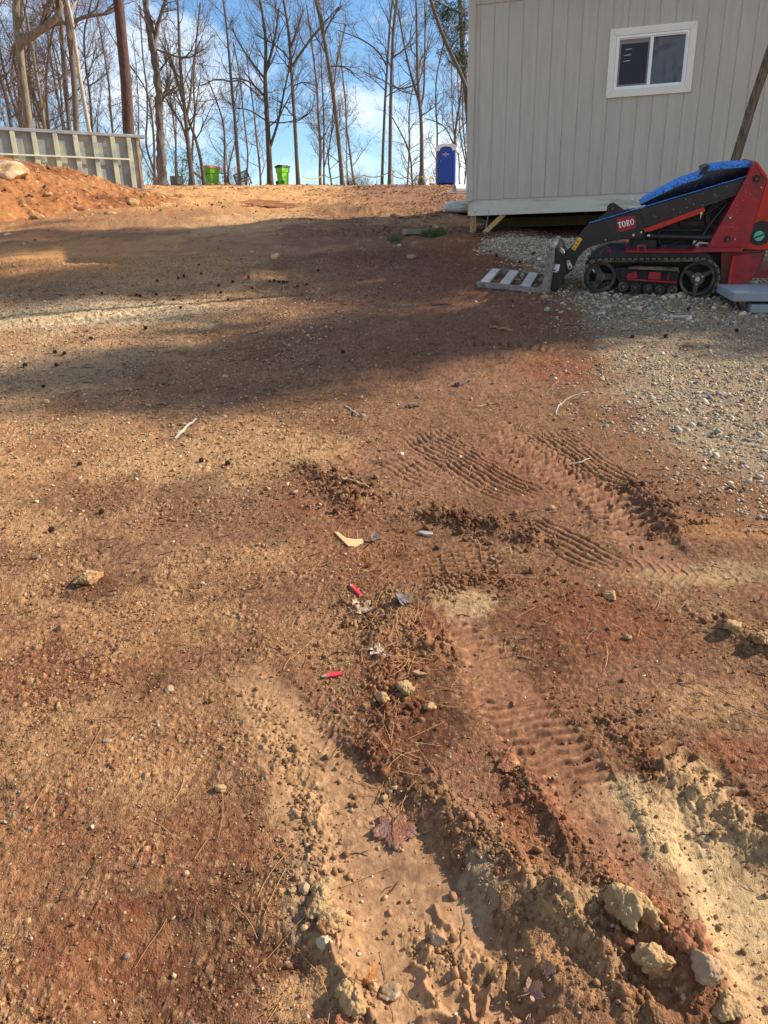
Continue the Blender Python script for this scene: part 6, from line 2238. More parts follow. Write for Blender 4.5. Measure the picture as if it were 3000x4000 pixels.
o.location = tuple(on_ground(1624, 921))
o.rotation_euler = (0, 0, RAD(32))
tag(o, 'short grey-brown timber offcut beside the grass patch', 'offcut')
# small bush twig by the brace
t = ground_thing('twig_sprout', 'forked bare twig standing in front of the shed brace', 'twig', 1893, 930)
L = Limbs()
L.chain([(0, 0, -.03), (.015, 0, .12), (.04, 0, .27), (.06, .02, .40)], [.008, .007, .005, .003], 5)
L.chain([(.015, 0, .12), (.07, .01, .17), (.075, 0, .05)], [.005, .004, .004], 4)
L.chain([(.03, 0, .20), (-.05, 0, .26)], [.004, .003], 4)
L.mesh('twig_stem', grey_pale, t)
# grass
rg = np.random.default_rng(12)
V = []
for (px, py, rx, ry, n) in ((1695, 927, 50, 10, 700), (1540, 945, 30, 9, 140), (1880, 870, 25, 8, 120)):
    a, r = rg.uniform(0, 6.28, n), np.sqrt(rg.uniform(0, 1, n))
    for h in hits(px + rx * r * np.cos(a), py + ry * r * np.sin(a)):
        p = np.array((h[0], h[1], float(gz(h[0], h[1])) + .02))
        b = rg.uniform(0, 6.28)
        s = np.array((math.cos(b), math.sin(b), 0)) * .006
        d = np.array((rg.normal(0, .4), rg.normal(0, .4), 1.0)) * rg.uniform(.05, .11)
        V += [p - s, p + s, p + d]
V = np.array(V)
o = np_mesh('grass', V, np.arange(len(V)).reshape(-1, 3), mat('grass_blades', (.055, .11, .018), .7, var=.4, scale=12, bump=0))
tag(o, 'bright green grass tuft left of the shed post', 'grass', kind='stuff')

# ------------------------------------------------------------------ litter on the clay
red_wood = mat('red_pencil_paint', (.62, .035, .05), .45, var=.10, scale=40, bump=.05, dirt=(.42, .20, .11), dirt_amt=.12, dirt_scale=60)
bare_wood = mat('bare_cedar', (.58, .36, .19), .8, var=.15, scale=50, bump=.1)
lead_m = mat('pencil_lead', (.05, .05, .05), .4, bump=0)
for k, (a, b, lb) in enumerate((((1366, 2289), (1411, 2334), 'red carpenter pencil stub lying aslant above the tan lobed leaf'), ((1252, 2645), (1337, 2632), 'red carpenter pencil stub lying flat, lower of the two'))):
    A, B_ = on_ground(*a), on_ground(*b)
    d = B_ - A
    L_ = np.linalg.norm(d)
    e = d / L_
    n_ = gnormal(*A[:2])
    s = np.cross(n_, e)
    s /= np.linalg.norm(s)
    n_ = np.cross(e, s)
    p0 = A + n_ * .006
    t = thing('pencil', lb, 'pencil', M=Matrix(((e[0], s[0], n_[0], p0[0]), (e[1], s[1], n_[1], p0[1]), (e[2], s[2], n_[2], p0[2]), (0, 0, 0, 1))), group='red carpenter pencil stubs')
    sec = [(-.0085, -.003), (-.0055, -.0055), (.0055, -.0055), (.0085, -.003), (.0085, .003), (.0055, .0055), (-.0055, .0055), (-.0085, .003)]
    m = MB()
    x0 = .020
    m.add([(x0, y, z) for y, z in sec] + [(L_, y, z) for y, z in sec], [(i, (i + 1) % 8, 8 + (i + 1) % 8, 8 + i) for i in range(8)] + [tuple(range(8))])
    m.build('painted_barrel', red_wood, t)
    m = MB()
    m.add([(x0, y * .99, z * .99) for y, z in sec] + [(.004, y * .3, z * .3) for y, z in sec], [(i, (i + 1) % 8, 8 + (i + 1) % 8, 8 + i) for i in range(8)])
    m.add([(L_ + .0004, y * .97, z * .97) for y, z in sec], [tuple(range(8))])
    m.build('bare_wood_tip', bare_wood, t)
    m = MB()
    m.box((.001, 0, 0), (.008, .004, .0025))
    m.build('lead', lead_m, t)


def leaf(label, px, py, size, rz, material, seed, curl=.25, lobes=5, lift=.006, tilt=(0, 0), name='dead_leaf'):
    rg = np.random.default_rng(seed)
    h = on_ground(px, py, lift)
    n = 90
    a = np.linspace(-math.pi * .86, math.pi * .86, n)
    la = np.linspace(-2.2, 2.2, lobes)
    ll = np.array([.62, .9, 1.0, .9, .62]) if lobes == 5 else np.linspace(.7, 1, lobes)
    r = np.full(n, .30)
    for c, l in zip(la, ll):
        w = .62
        d = np.abs(a - c)
        r = np.maximum(r, l * (.46 + .54 * np.clip(1 - (d / w), 0, 1) ** .5) * (d < w))
    r = r / r.max() * (1 + .06 * np.sin(a * 23 + seed) + .05 * rg.normal(size=n))
    rings = 7
    V, F = [(0, 0, 0)], []
    for q in range(1, rings + 1):
        s = q / rings
        x, y = np.cos(a) * r * s, np.sin(a) * r * s
        z = curl * ((x ** 2) * .5 + (y ** 2) * .9) + .16 * curl * np.sin(3 * a + seed) * s * s - .05 * np.abs(np.sin(a * lobes / 2.2)) * s + .03 * rg.normal() * s
        V += list(zip(x, y, z))
    for i in range(n - 1):
        F.append((0, 1 + i, 2 + i, 2 + i))
        for q in range(rings - 1):
            b0, b1 = 1 + q * n, 1 + (q + 1) * n
            F.append((b0 + i, b1 + i, b1 + i + 1, b0 + i + 1))
    m = MB()
    V = np.array(V) * size / 2
    m.add(V, [f[:3] if f[2] == f[3] else f for f in F])
    o = m.build(name, material, smooth=True, fix=False)
    sol = o.modifiers.new('solid', 'SOLIDIFY')
    sol.thickness = .0006
    o.location = tuple(h)
    nv_ = Vector(gnormal(h[0], h[1]))
    o.rotation_euler = (nv_.to_track_quat('Z', 'Y').to_matrix() @ Matrix.Rotation(rz, 3, 'Z') @ Matrix.Rotation(tilt[0], 3, 'X') @ Matrix.Rotation(tilt[1], 3, 'Y')).to_euler()
    tag(o, label, 'leaf')
    m = MB()
    m.tube([(0, 0, .002), (-size * .25, .004, .004), (-size * .5, .012, .002)], [.0013, .0011, .0009], 5)
    m.tube([(0, 0, .0012), (size * .2, 0, .004), (size * .42, 0, .006)], [.0010, .0008, .0005], 4)
    m.build('leaf_stalk', material, o)
    return o


lf_tan = mat('tan_dead_leaf', (.45, .32, .20), .75, var=.2, scale=30, dirt=(.25, .15, .08), dirt_amt=.3, dirt_scale=40, bump=.3, bscale=200)
lf_pale = mat('pale_dead_leaf', (.60, .47, .33), .75, var=.15, scale=30, dirt=(.35, .22, .13), dirt_amt=.3, dirt_scale=40, bump=.3, bscale=200)
lf_grey = mat('grey_dead_leaf', (.10, .085, .085), .7, var=.25, scale=30, dirt=(.22, .17, .15), dirt_amt=.3, dirt_scale=40, bump=.3, bscale=200)
lf_wet = mat('wet_brown_leaf', (.25, .085, .035), .5, var=.35, scale=25, dirt=(.13, .065, .05), dirt_amt=.5, dirt_scale=22, bump=.4, bscale=120)
lf_or = mat('orange_brown_leaf', (.46, .17, .05), .7, var=.25, scale=30, bump=.3, bscale=150)
lf_pink = mat('greyish_pink_leaf', (.40, .22, .13), .7, var=.25, scale=30, dirt=(.2, .12, .11), dirt_amt=.3, dirt_scale=40, bump=.3, bscale=200)
leaf('tan lobed dead leaf between the red pencil stub and the needles', 1402, 2385, .115, RAD(55), lf_tan, 3, .35)
leaf('dark grey lobed leaf lying right of the tan leaf', 1576, 2372, .10, RAD(95), lf_grey, 4, .8, 5, .012, (.3, 0))
leaf('pale cream dead leaf below the pine needles, right of the lower pencil', 1462, 2555, .070, RAD(20), lf_pale, 5, .4)
leaf('small pale leaf scrap touching the pale cream leaf', 1512, 2578, .036, RAD(150), lf_pale, 6, .7, 3)
leaf('large wet brown maple leaf pressed in the smooth rut', 1534, 3200, .150, RAD(-95), lf_wet, 7, .12, 5, .008)
leaf('crumpled grey-pink leaf at the bottom edge of the rut', 2055, 3958, .060, RAD(30), lf_pink, 8, 1.0, 5, .012)
leaf('crumpled grey-pink leaf up the side of the rut wall', 2075, 3850, .055, RAD(80), lf_pink, 9, 1.2, 5, .012, (.5, .3))
leaf('dark crumpled leaf on the right of the rut floor', 2135, 3790, .045, RAD(10), lf_pink, 10, 1.1, 5, .01, (.6, 0))
leaf('curled orange leaf on edge in the left of the rut floor', 1422, 3815, .062, RAD(75), lf_or, 11, 1.6, 3, .012, (1.0, 0))
leaf('curled orange leaf above the upper red pencil stub', 1432, 2212, .060, RAD(-25), lf_or, 12, 1.5, 3, .008, (.8, 0))
leaf('crumpled grey leaf beside the tan wood chip', 1457, 2118, .062, RAD(40), lf_grey, 13, 1.2, 5, .014, (.3, .3))
leaf('brown leaf propped among the stones before the grey slabs', 2892, 1212, .16, RAD(60), lf_or, 14, .7, 5, .05, (.8, 0))
chip_m = mat('fresh_wood_chip', (.62, .40, .19), .8, var=.18, scale=18, bump=.3, stretch=(1, 5, 5))
for k, (poly, th, mt, nm, lb) in enumerate((
        ([(1306, 2084), (1322, 2086), (1352, 2108), (1385, 2112), (1415, 2110), (1422, 2124), (1384, 2140), (1362, 2138), (1340, 2118)], .006, chip_m, 'wood_chip', 'pale forked wood chip left of the crumpled grey leaf'),
        ([(1632, 2082), (1650, 2079), (1690, 2086), (1692, 2095), (1660, 2093)], .010, grey_pale, 'wood_chip', 'slim grey wood splinter below the dark crumbly ridge'),
        ([(1058, 1018), (1078, 996), (1092, 998), (1080, 1020)], .03, chip_m, 'wood_chip', 'small tan board end lying on the shaded track'),
        ([(1610, 2640), (1640, 2630), (1668, 2648), (1640, 2652)], .010, pine_old, 'wood_chip', 'short weathered splinter right of the lower pencil'))):
    P = np.array([on_ground(*p) for p in poly])
    c = P.mean(0)
    Q = P - c
    m = MB()
    nn = len(Q)
    up_ = np.array((0, 0, th))
    m.add(np.concatenate([Q + np.array((0, 0, .002)), Q + np.array((0, 0, .002)) + up_]), [tuple(range(nn)), tuple(range(nn, 2 * nn))] + [(i, (i + 1) % nn, nn + (i + 1) % nn, nn + i) for i in range(nn)])
    o = m.build(nm, mt)
    o.location = tuple(c)
    tag(o, lb, 'wood chip')
STICKS = [
    ([(1347, 1588), (1375, 1605), (1410, 1633)], .007, grey_pale, 'grey bent stick on the bare track above the left print'),
    ([(1334, 1902), (1385, 1904), (1440, 1914)], .011, pine_old, 'thick brown twig beside the left crumbly patch'),
    ([(1318, 1880), (1370, 1876), (1420, 1884)], .006, dark_wood, 'dark twig just above the thick brown one'),
    ([(682, 1716), (712, 1692), (735, 1668), (768, 1645)], .011, grey_pale, 'pale crooked branch in the shaded gravel at left'),
    ([(1916, 1284), (1950, 1287), (2000, 1296)], .014, pine_old, 'brown stick on the red clay below the loader forks'),
    ([(1585, 1592), (1610, 1588), (1642, 1578)], .012, dark_wood, 'dark bark sliver right of the track centre'),
    ([(2585, 1242), (2630, 1250), (2690, 1246)], .020, grey_pale, 'weathered branch piece on the gravel below the loader wheel'),
    ([(2220, 1820), (2262, 1816), (2300, 1792)], .006, grey_pale, 'small forked twig on the cleated track print'),
    ([(2252, 1905), (2270, 1888), (2282, 1868)], .005, bare_wood, 'pale splinter below the forked twig'),
    ([(1780, 1505), (1805, 1500), (1838, 1488)], .016, dark_wood, 'dark bark chunk on the clay left of the gravel'),
    ([(1690, 1190), (1720, 1183), (1760, 1185)], .006, dark_wood, 'thin dark stick on the shaded clay'),
    ([(980, 1308), (1010, 1300), (1038, 1290)], .007, dark_wood, 'thin dark stick left of the small cleat print'),
    ([(1530, 845), (1580, 852), (1640, 848)], .03, pine_old, 'long brown branch lying across the far mulch'),
    ([(1858, 1585), (1925, 1570), (1952, 1572)], .005, pine_old, 'straight thin twig above the cleated print'),
    ([(2170, 1620), (2178, 1585), (2230, 1545), (2300, 1530)], .005, grey_pale, 'curving pale twig at the edge of the gravel'),
    ([(460, 1535), (560, 1520), (640, 1500)], .004, dark_wood, 'thin dark twig on the old gravel at left'),
    ([(1490, 3105), (1520, 3085), (1545, 3062)], .008, olive_clod, 'clay-coated twig above the wet maple leaf'),
    ([(2660, 3920), (2900, 1105)], .0, None, None),
    ([(2900, 1100), (2935, 1112), (2975, 1120), (3005, 1132)], .008, grey_pale, 'grey bare twig behind the loader skirt'),
]
for pts, r, mt, lb in STICKS:
    if mt is None:
        continue
    P = np.array([on_ground(*p, lift=r * .9) for p in pts])
    c = P[0].copy()
    rg = np.random.default_rng(int(pts[0][0]))
    Q = np.array([P[0] + 0 * P[0]] + list(P[1:])) - c
    s = np.linspace(0, 1, 12)
    u = np.linspace(0, 1, len(Q))
    W_ = np.stack([np.interp(s, u, Q[:, k]) for k in range(3)], 1) + rg.normal(0, r * .35, (12, 3))
    m = MB()
    m.tube(W_, r * np.interp(s, [0, 1], [1, .6]) * rg.uniform(.85, 1.15, 12), 7)
    o = m.build('stick', mt, smooth=True)
    o.location = tuple(c)
    tag(o, lb, 'stick')

# spiky seed balls of the sweetgum trees
ball_m = mat('dark_seed_ball', (.045, .022, .014), .85, var=.3, scale=60, bump=0)


def ball_mesh():
    import bmesh
    bm = bmesh.new()
    bmesh.ops.create_icosphere(bm, subdivisions=3, radius=.011)
    V = np.array([v.co[:] for v in bm.verts])
    F = [tuple(v.index for v in f_.verts) for f_ in bm.faces]
    bm.free()
    m = MB()
    m.add(V, F)
    ga = math.pi * (3 - math.sqrt(5))
    for k in range(56):
        z = 1 - 2 * (k + .5) / 56
        rr = math.sqrt(1 - z * z)
        d = np.array((rr * math.cos(ga * k), rr * math.sin(ga * k), z))
        m.cyl(d * .009, d * .0185, .0030, .0004, 5, False)
    return m


bl0 = ball_mesh().build('seed_ball', ball_m)
B1 = [(870, 885), (985, 905)]
BALLS = [(0 + x / 1.106, 1000 + y / 1.106) for x, y in B1 + [(440, 165), (590, 167), (604, 170), (680, 113), (860, 53), (870, 82), (795, 92), (770, 100), (945, 128), (955, 160), (985, 185), (1005, 112), (1075, 100), (1090, 143),
         (1165, 117), (1185, 115), (1205, 120), (1225, 120), (1240, 118), (1285, 135), (1325, 128), (1375, 65), (780, 230), (750, 187), (395, 370), (280, 433), (245, 480), (240, 425), (190, 573), (225, 1190), (110, 480), (675, 165), (630, 320), (440, 1110), (345, 905), (1005, 112)]]
BALLS += [(2600, 1315), (2470, 1320), (2877, 1292), (1975, 1012), (1940, 1000), (1915, 985), (2085, 985), (2030, 1025), (2080, 990), (2690, 1215), (1340, 1385)]
rg = np.random.default_rng(2)
for k, (px, py) in enumerate(BALLS):
    o = bl0 if k == 0 else bl0.copy()
    if k:
        COL.objects.link(o)
    sc = rg.uniform(.95, 1.25) * (.85 if py > 1700 else .95)
    h = on_ground(px, py, .013 * sc)
    o.location = tuple(h)
    o.scale = (sc, sc, sc)
    o.rotation_euler = tuple(rg.uniform(0, 6, 3))
    if k == 0:
        tag(o, 'spiky dark seed ball on open clay, left and larger of the nearest two', 'seed ball', 'seed balls on the clay')
    elif k == 1:
        tag(o, 'spiky dark seed ball on open clay, right and smaller of the nearest two', 'seed ball', 'seed balls on the clay')
    else:
        tag(o, 'spiky dark seed ball scattered on the yard', 'seed ball', 'seed balls scattered on the yard')

# single clods and stones one can tell apart
CL = [  # px, py, half width px, squash, material, seed, words
    (340, 2268, 58, .55, tan_clod, 1, 'cracked tan clay block standing alone at the left'), (1188, 3468, 24, .85, grey_stone, 2, 'rounded grey stone at the head of the clod row left of the rut'),
    (1140, 3478, 16, .8, olive_clod, 3, 'small grey-green clod left of the rounded grey stone'), (1262, 3460, 42, .6, olive_clod, 4, 'olive clod right of the rounded grey stone'),
    (1255, 3520, 58, .55, olive_clod, 5, 'large knobbly olive clod in the row left of the rut'), (1292, 3590, 62, .5, tan_clod, 6, 'large pinkish tan clod below the knobbly olive one'),
    (1268, 3675, 30, .75, mat('white_stone', (.40, .31, .21), .8, var=.15, scale=20, dirt=(.45, .33, .22), dirt_amt=.3, bump=.3), 7, 'whitish stone low in the row left of the rut'),
    (1345, 3850, 38, .75, olive_clod, 8, 'olive clod near the bottom edge left of the rut'), (1385, 3905, 52, .75, tan_clod, 9, 'big tan clod at the bottom edge left of the rut'),
    (1322, 3985, 42, .6, red_clod, 10, 'reddish clod cut by the bottom edge'), (1225, 3560, 30, .6, olive_clod, 11, 'clod half buried beside the pinkish tan one'),
    (2430, 3625, 82, .75, olive_clod, 12, 'large bumpy olive clod on the right ridge'), (2512, 3640, 58, .75, olive_clod, 13, 'second bumpy olive clod touching the large one'),
    (2565, 3800, 74, .65, tan_clod, 14, 'broad tan clod below the bumpy olive pair'), (2680, 3720, 92, .7, red_clod, 15, 'massive red clod right of the bumpy olive pair'),
    (2730, 3840, 60, .7, grey_stone, 16, 'grey-flecked clod below the massive red one'), (2425, 3720, 34, .8, red_clod, 17, 'dark red crumb below the large bumpy olive clod'),
    (2840, 3940, 60, .6, tan_clod, 18, 'tan clod at the lower right of the ridge'), (1580, 2712, 44, .6, olive_clod, 19, 'olive crumbly clod right of the lower pencil'),
    (1500, 2750, 36, .5, tan_clod, 20, 'flat tan clod left of the olive crumbly one'), (1680, 2770, 24, .7, tan_clod, 21, 'small tan stone above the dark red hollow'),
    (1980, 2995, 52, .35, red_clod, 22, 'thin brown clay plate on the ridge head'), (2385, 2330, 32, .5, tan_clod, 23, 'flat tan stone on the red patch below the chevron print'),
    (2450, 2488, 17, .7, tan_clod, 24, 'round orange-tan pebble on the red patch'), (2860, 2470, 38, .7, tan_clod, 25, 'tan clod at the head of the right-hand crumbly row'),
    (2975, 2525, 46, .6, tan_clod, 26, 'tan clod cut by the right edge'), (1715, 3640, 30, .7, grey_stone, 27, 'chalky chip stuck up in the rut floor'),
    (1530, 3820, 40, .6, grey_stone, 28, 'grey lump in the tyre seams at the bottom of the rut'), (2690, 1352, 24, .6, tan_clod, 29, 'smooth tan rock on the gravel below the loader'),
    (1150, 1932, 20, .4, grey_stone, 30, 'flat grey stone left of the crumbly patch'), (420, 2900, 16, .5, grey_stone, 31, 'small grey stone in the left grit'),
    (860, 3085, 24, .6, olive_clod, 32, 'upright olive crumb left of the smooth rut'), (450, 2990, 22, .5, red_clod, 33, 'dark clod in the grit at left'),
    (660, 2692, 24, .4, grey_stone, 34, 'pale flat stone in the grit left of the rut head'), (2155, 1985, 18, .5, grey_stone, 35, 'whitish chip above the crumbly dark ridge'),
    (1605, 1010, 22, .5, grey_stone, 36, 'pale stone on the far edge of the shade'), (1705, 893, 20, .6, grey_stone, 37, 'pale stone on the mulch near the offcut'),
    (60, 1052, 14, .5, grey_stone, 38, 'white pebble near the left edge of the far track'),
]
for px, py, hw, sq, mt, sd, lb in CL:
    h = on_ground(px, py)
    R_ = hw * math.hypot(h[1], EYE) / FPX * 1.02
    rock('clay_clod' if 'clod' in lb or 'crumb' in lb or 'lump' in lb or 'plate' in lb or 'block' in lb else 'stone', lb, 'clod' if 'clod' in lb or 'plate' in lb or 'block' in lb or 'crumb' in lb else 'stone',
         h, (R_, R_ * .8, R_), mt, 200 + sd, sq, 5 if hw > 40 else 4, .20, sd * .9, .32, None, .24 if mt is not grey_stone else .1)

# ------------------------------------------------------------------ loose cover nobody could count: gravel, crumbs, needles, litter
def scatter(name, label, cat, XY, size, colors, material, seed, flat=.65, sub=1, sink=.3, nvar=10):
    """many small stones as one mesh"""
    rg = np.random.default_rng(seed)
    X, Y = XY[:, 0], XY[:, 1]
    Zg = ground(X, Y, fine=False)[0]
    Vs, Fs = zip(*[rock_arrays(1000 + seed * 20 + k, sub, flat * rg.uniform(.8, 1.2), .35) for k in range(nvar)])
    pick = rg.integers(0, nvar, len(X))
    VV, FF, CC = [], [], []
    off = 0
    for k in range(nvar):
        i = np.nonzero(pick == k)[0]
        if len(i) == 0:
            continue
        a = rg.uniform(0, 6.28, len(i))
        tx, ty = rg.normal(0, .3, len(i)), rg.normal(0, .3, len(i))
        v = Vs[k][None] * (size[i, None, None] * np.stack([rg.uniform(.75, 1.3, len(i)), rg.uniform(.65, 1.0, len(i)), np.ones(len(i))], 1)[:, None, :])
        c, s = np.cos(a)[:, None], np.sin(a)[:, None]
        x, y, z = v[..., 0] * c - v[..., 1] * s, v[..., 0] * s + v[..., 1] * c, v[..., 2]
        z = z + x * tx[:, None] + y * ty[:, None]
        v = np.stack([x + X[i, None], y + Y[i, None], z + (Zg[i] + size[i] * flat * (1 - 2 * sink))[:, None]], -1)
        nvx = v.shape[1]
        FF.append((Fs[k][None] + (np.arange(len(i)) * nvx)[:, None, None] + off).reshape(-1, 3))
        VV.append(v.reshape(-1, 3))
        CC.append(np.repeat(colors[i], nvx, 0))
        off += len(i) * nvx
    o = np_mesh(name, np.concatenate(VV), np.concatenate(FF), material, color=np.concatenate(CC), smooth=sub > 1)
    return tag(o, label, cat, kind='stuff')


def palette(rg, n, cols, wts, jit=.18):
    c = np.array(cols)[rg.choice(len(cols), n, p=np.array(wts) / sum(wts))]
    return np.clip(c * (1 + rg.normal(0, jit, (n, 1))) * (1 + rg.normal(0, .05, (n, 3))), .015, .78)


stone_m = mat('loose_stone', (1, 1, 1), .8, var=.2, scale=70, bump=.3, bscale=200, attr='Col', spec=.3)
crumb_m = mat('loose_soil', (1, 1, 1), .95, var=.25, scale=120, bump=.4, bscale=300, attr='Col', spec=.2)
STONE = [(.52, .42, .28), (.40, .335, .25), (.30, .27, .225), (.60, .49, .34), (.46, .31, .17), (.34, .19, .10), (.22, .185, .145)]
SW = [5, 4, 2.5, 3, 2.5, 1.2, 1.2]
rg = np.random.default_rng(50)


def in_poly(P, n, soft=.25, seed=0):
    lo, hi = P.min(0) - .4, P.max(0) + .4
    hi[0] = min(hi[0], 6.5)
    A = rg.uniform(lo, hi, (n, 2))
    sd = poly_sd(A[:, 0], A[:, 1], P) + .35 * fbm(A[:, 0], A[:, 1], 2.0, 4, 51)
    return A[rg.uniform(0, 1, n) < smooth(-soft, soft * 1.4, sd)]


g1 = in_poly(POLY_G, 80000, .45)
near = smooth(6.2, 7.6, g1[:, 1] + .5 * fbm(g1[:, 0], g1[:, 1], 1.2, 3, 55))
vis = np.abs(g1[:, 0]) < .62 * g1[:, 1] + .6
g1, near = g1[vis], near[vis]
# the packed strip below the loader carries finer stones
thin = np.exp(-((g1[:, 1] - 6.1) / .7) ** 2) * .55
keep = rg.uniform(0, 1, len(g1)) > thin * .6
g1, near, thin = g1[keep], near[keep], thin[keep]
keep = (near < .5) | (rg.uniform(0, 1, len(g1)) < .5)
g1, near, thin = g1[keep], near[keep], thin[keep]
sz = rg.lognormal(math.log(.0092), .36, len(g1)) * (1 - .35 * thin) * (1 + .55 * near)
sz = np.where(rg.uniform(0, 1, len(g1)) < .03 + .10 * near, sz * rg.uniform(1.5, 2.4, len(g1)), sz)
sz = np.minimum(sz, .055)
scatter('gravel', 'grey and cream gravel spread right of the clay and under the loader', 'gravel', g1, sz, palette(rg, len(g1), STONE, SW) * .86, stone_m, 1, .6, 1, .42)
g2 = in_poly(POLY_H, 9000, .1)
scatter('gravel_heap', 'low pale gravel heap along the shadow of the shed', 'gravel', g2, rg.lognormal(math.log(.013), .3, len(g2)), palette(rg, len(g2), STONE, [6, 4, 3, 4, 1, .5, 1]), stone_m, 2)
# thin old gravel on the left of the track
n = 30000
A = np.stack([rg.uniform(-4.6, .2, n), rg.uniform(3.2, 9.2, n)], 1)
dens = smooth(-.15, .4, fbm(A[:, 0], A[:, 1], 1.1, 5, 61) + .25) * (1 - smooth(-.9, .2, A[:, 0])) * smooth(3.2, 4.4, A[:, 1] - .25 * A[:, 0] - .3)
A = A[(rg.uniform(0, 1, n) < dens * .8) & (np.abs(A[:, 0]) < .56 * A[:, 1] + .3)]
scatter('old_gravel', 'thin trodden gravel over the clay on the left', 'gravel', A, rg.lognormal(math.log(.0068), .38, len(A)), palette(rg, len(A), [(.48, .34, .18), (.36, .25, .15), (.28, .22, .16), (.42, .23, .11), (.16, .085, .05)], [5, 4, 3, 4, 4]), stone_m, 3)
# grit and crumbs over the near clay
n = 150000
t = rg.uniform(0, 1, n)
yy = .75 * (4.6 / .75) ** t
xx = rg.uniform(-1, 1, n) * (.60 * yy + .42)
A = np.stack([xx, yy], 1)
flr = np.ones(n)
for (pts, d0, d1, c, sm), P in zip(RUTS, PATHS['ruts']):
    i, s, r, w, L = strip(xx, yy, P, P[:, 2].max())
    flr[i] *= 1 - .93 * sm * (1 - smooth(.6, 1.0, np.abs(r) / w)) * smooth(0, .2, s / L)
for (tp, kind, dep, per), P in zip(TREADS, PATHS['treads']):
    i, s, r, w, L = strip(xx, yy, P, P[:, 2].max())
    flr[i] *= 1 - .8 * (np.abs(r) < w)
dens = flr * (.12 + .88 * smooth(-.25, .35, fbm(xx, yy, 2.6, 5, 430))) * np.where(xx < .05 * yy, .9, .32)
A = A[rg.uniform(0, 1, n) < dens * .72]
base_c = ground(A[:, 0], A[:, 1], fine=False)[1]
gc = palette(rg, len(A), [(.50, .33, .16), (.40, .20, .085), (.22, .078, .033), (.11, .04, .02), (.36, .29, .21), (.56, .45, .31)], [5, 5, 5, 5, 1.0, .35])
gc = .6 * gc + .4 * base_c
gs = rg.lognormal(math.log(.0023), .42, len(A)) * np.clip(A[:, 1] / 2.0, .8, 1.6)
gs = np.minimum(np.where(rg.uniform(0, 1, len(A)) < .02, gs * 2.2, gs), .012)
scatter('grit', 'coarse red and tan grit strewn over the near clay', 'grit', A, gs, gc, crumb_m, 4, .8)
# crumbs shed along the ridges
pts, siz, cc = [], [], []
for (rp, h0, h1, wd, lm, c), P in zip(RIDGES, PATHS['ridges']):
    if wd > .3:
        continue
    s = np.concatenate([[0], np.cumsum(np.hypot(*np.diff(P[:, :2], axis=0).T))])
    n = int(s[-1] * 3600 * lm)
    q = rg.uniform(0, s[-1], n)
    sp = wd * np.where(rg.uniform(0, 1, n) < .6, .7, 1.6)
    x = np.interp(q, s, P[:, 0]) + rg.normal(0, 1, n) * sp
    y = np.interp(q, s, P[:, 1]) + rg.normal(0, 1, n) * sp
    k = rg.uniform(0, 1, n) < (.35 + 1.1 * fbm(x, y, 6, 3, 440)).clip(.05, 1)
    x, y = x[k], y[k]
    pts.append(np.stack([x, y], 1))
    siz.append(np.minimum(rg.lognormal(math.log(.0038), .55, len(x)), .017) * np.clip(y.mean() / 2, .9, 1.5))
    own = ground(x, y)[1]
    cc.append(np.clip((.78 * own + .22 * palette(rg, len(x), [c, CLAY, DRED, OLIVE], [5, 2, 3, 1])) * rg.uniform(.6, 1.2, (len(x), 1)), .012, .7))
pts, siz, cc = np.concatenate(pts), np.concatenate(siz), np.concatenate(cc)
scatter('soil_crumbs', 'broken clay crumbs along the ruts and ridges', 'soil crumbs', pts, siz, cc, crumb_m, 5, .9, 1, .3)
# pebbles here and there
n = 2600
yy = .8 * (9 / .8) ** rg.uniform(0, 1, n)
A = np.stack([rg.uniform(-1, 1, n) * (.56 * yy + .35), yy], 1)
scatter('pebbles', 'scattered small pebbles on the clay', 'pebbles', A, rg.lognormal(math.log(.0052), .42, n) * np.clip(yy / 3, .7, 1.8), palette(rg, n, [(.42, .26, .13), (.30, .13, .055), (.36, .28, .2), (.50, .40, .27)], [4, 4, 2, 1.2]), stone_m, 6, .7, 1, .35)
# dry pine needles
V = []
spots = []
for (px, py, sx, sy, n) in ((1560, 2480, 90, 130, 90), (1535, 2880, 35, 130, 38), (1480, 2300, 120, 100, 60), (1250, 2500, 120, 150, 14), (1700, 1950, 300, 150, 60), (2100, 1700, 300, 120, 60), (1400, 1750, 200, 120, 40),
                            (2000, 2350, 400, 150, 40), (2500, 2450, 350, 250, 22), (700, 2600, 300, 300, 16), (900, 3200, 350, 400, 16), (1250, 3700, 150, 250, 12), (2300, 1500, 300, 120, 90), (1500, 1350, 350, 120, 70), (2600, 1300, 250, 80, 60), (2600, 1800, 300, 80, 30), (800, 1600, 500, 250, 60)):
    for k in range(n):
        spots.append((np.clip(px + rg.normal(0, sx), -80, 3080), np.clip(py + rg.normal(0, sy), 1150, 4000)))
H_ = hits(*np.array(spots).T)
for (x, y) in H_:
    a = rg.uniform(0, 6.28) if rg.uniform() < .6 else rg.normal(1.3, .4)
    L = rg.uniform(.06, .15)
    bend = rg.normal(0, .25)
    q = []
    for s in np.linspace(0, 1, 5):
        q.append((x + math.cos(a + bend * s) * L * s, y + math.sin(a + bend * s) * L * s))
    q = np.array(q)
    z = gh(q[:, 0], q[:, 1]) + .003 + rg.uniform(0, .004)
    V.append(np.column_stack([q, z]))
L = Limbs()
for q in V:
    L.chain(q, np.full(5, .0009 * max(1, q[0, 1] / 3.2)), 3)
needle_dry = mat('dry_pine_needles', (.42, .235, .10), .7, var=.4, scale=3, bump=0)
tag(np_mesh('dry_needles', np.concatenate(L.V), np.concatenate(L.F), needle_dry), 'loose dry pine needles strewn on the clay', 'pine needles', kind='stuff')
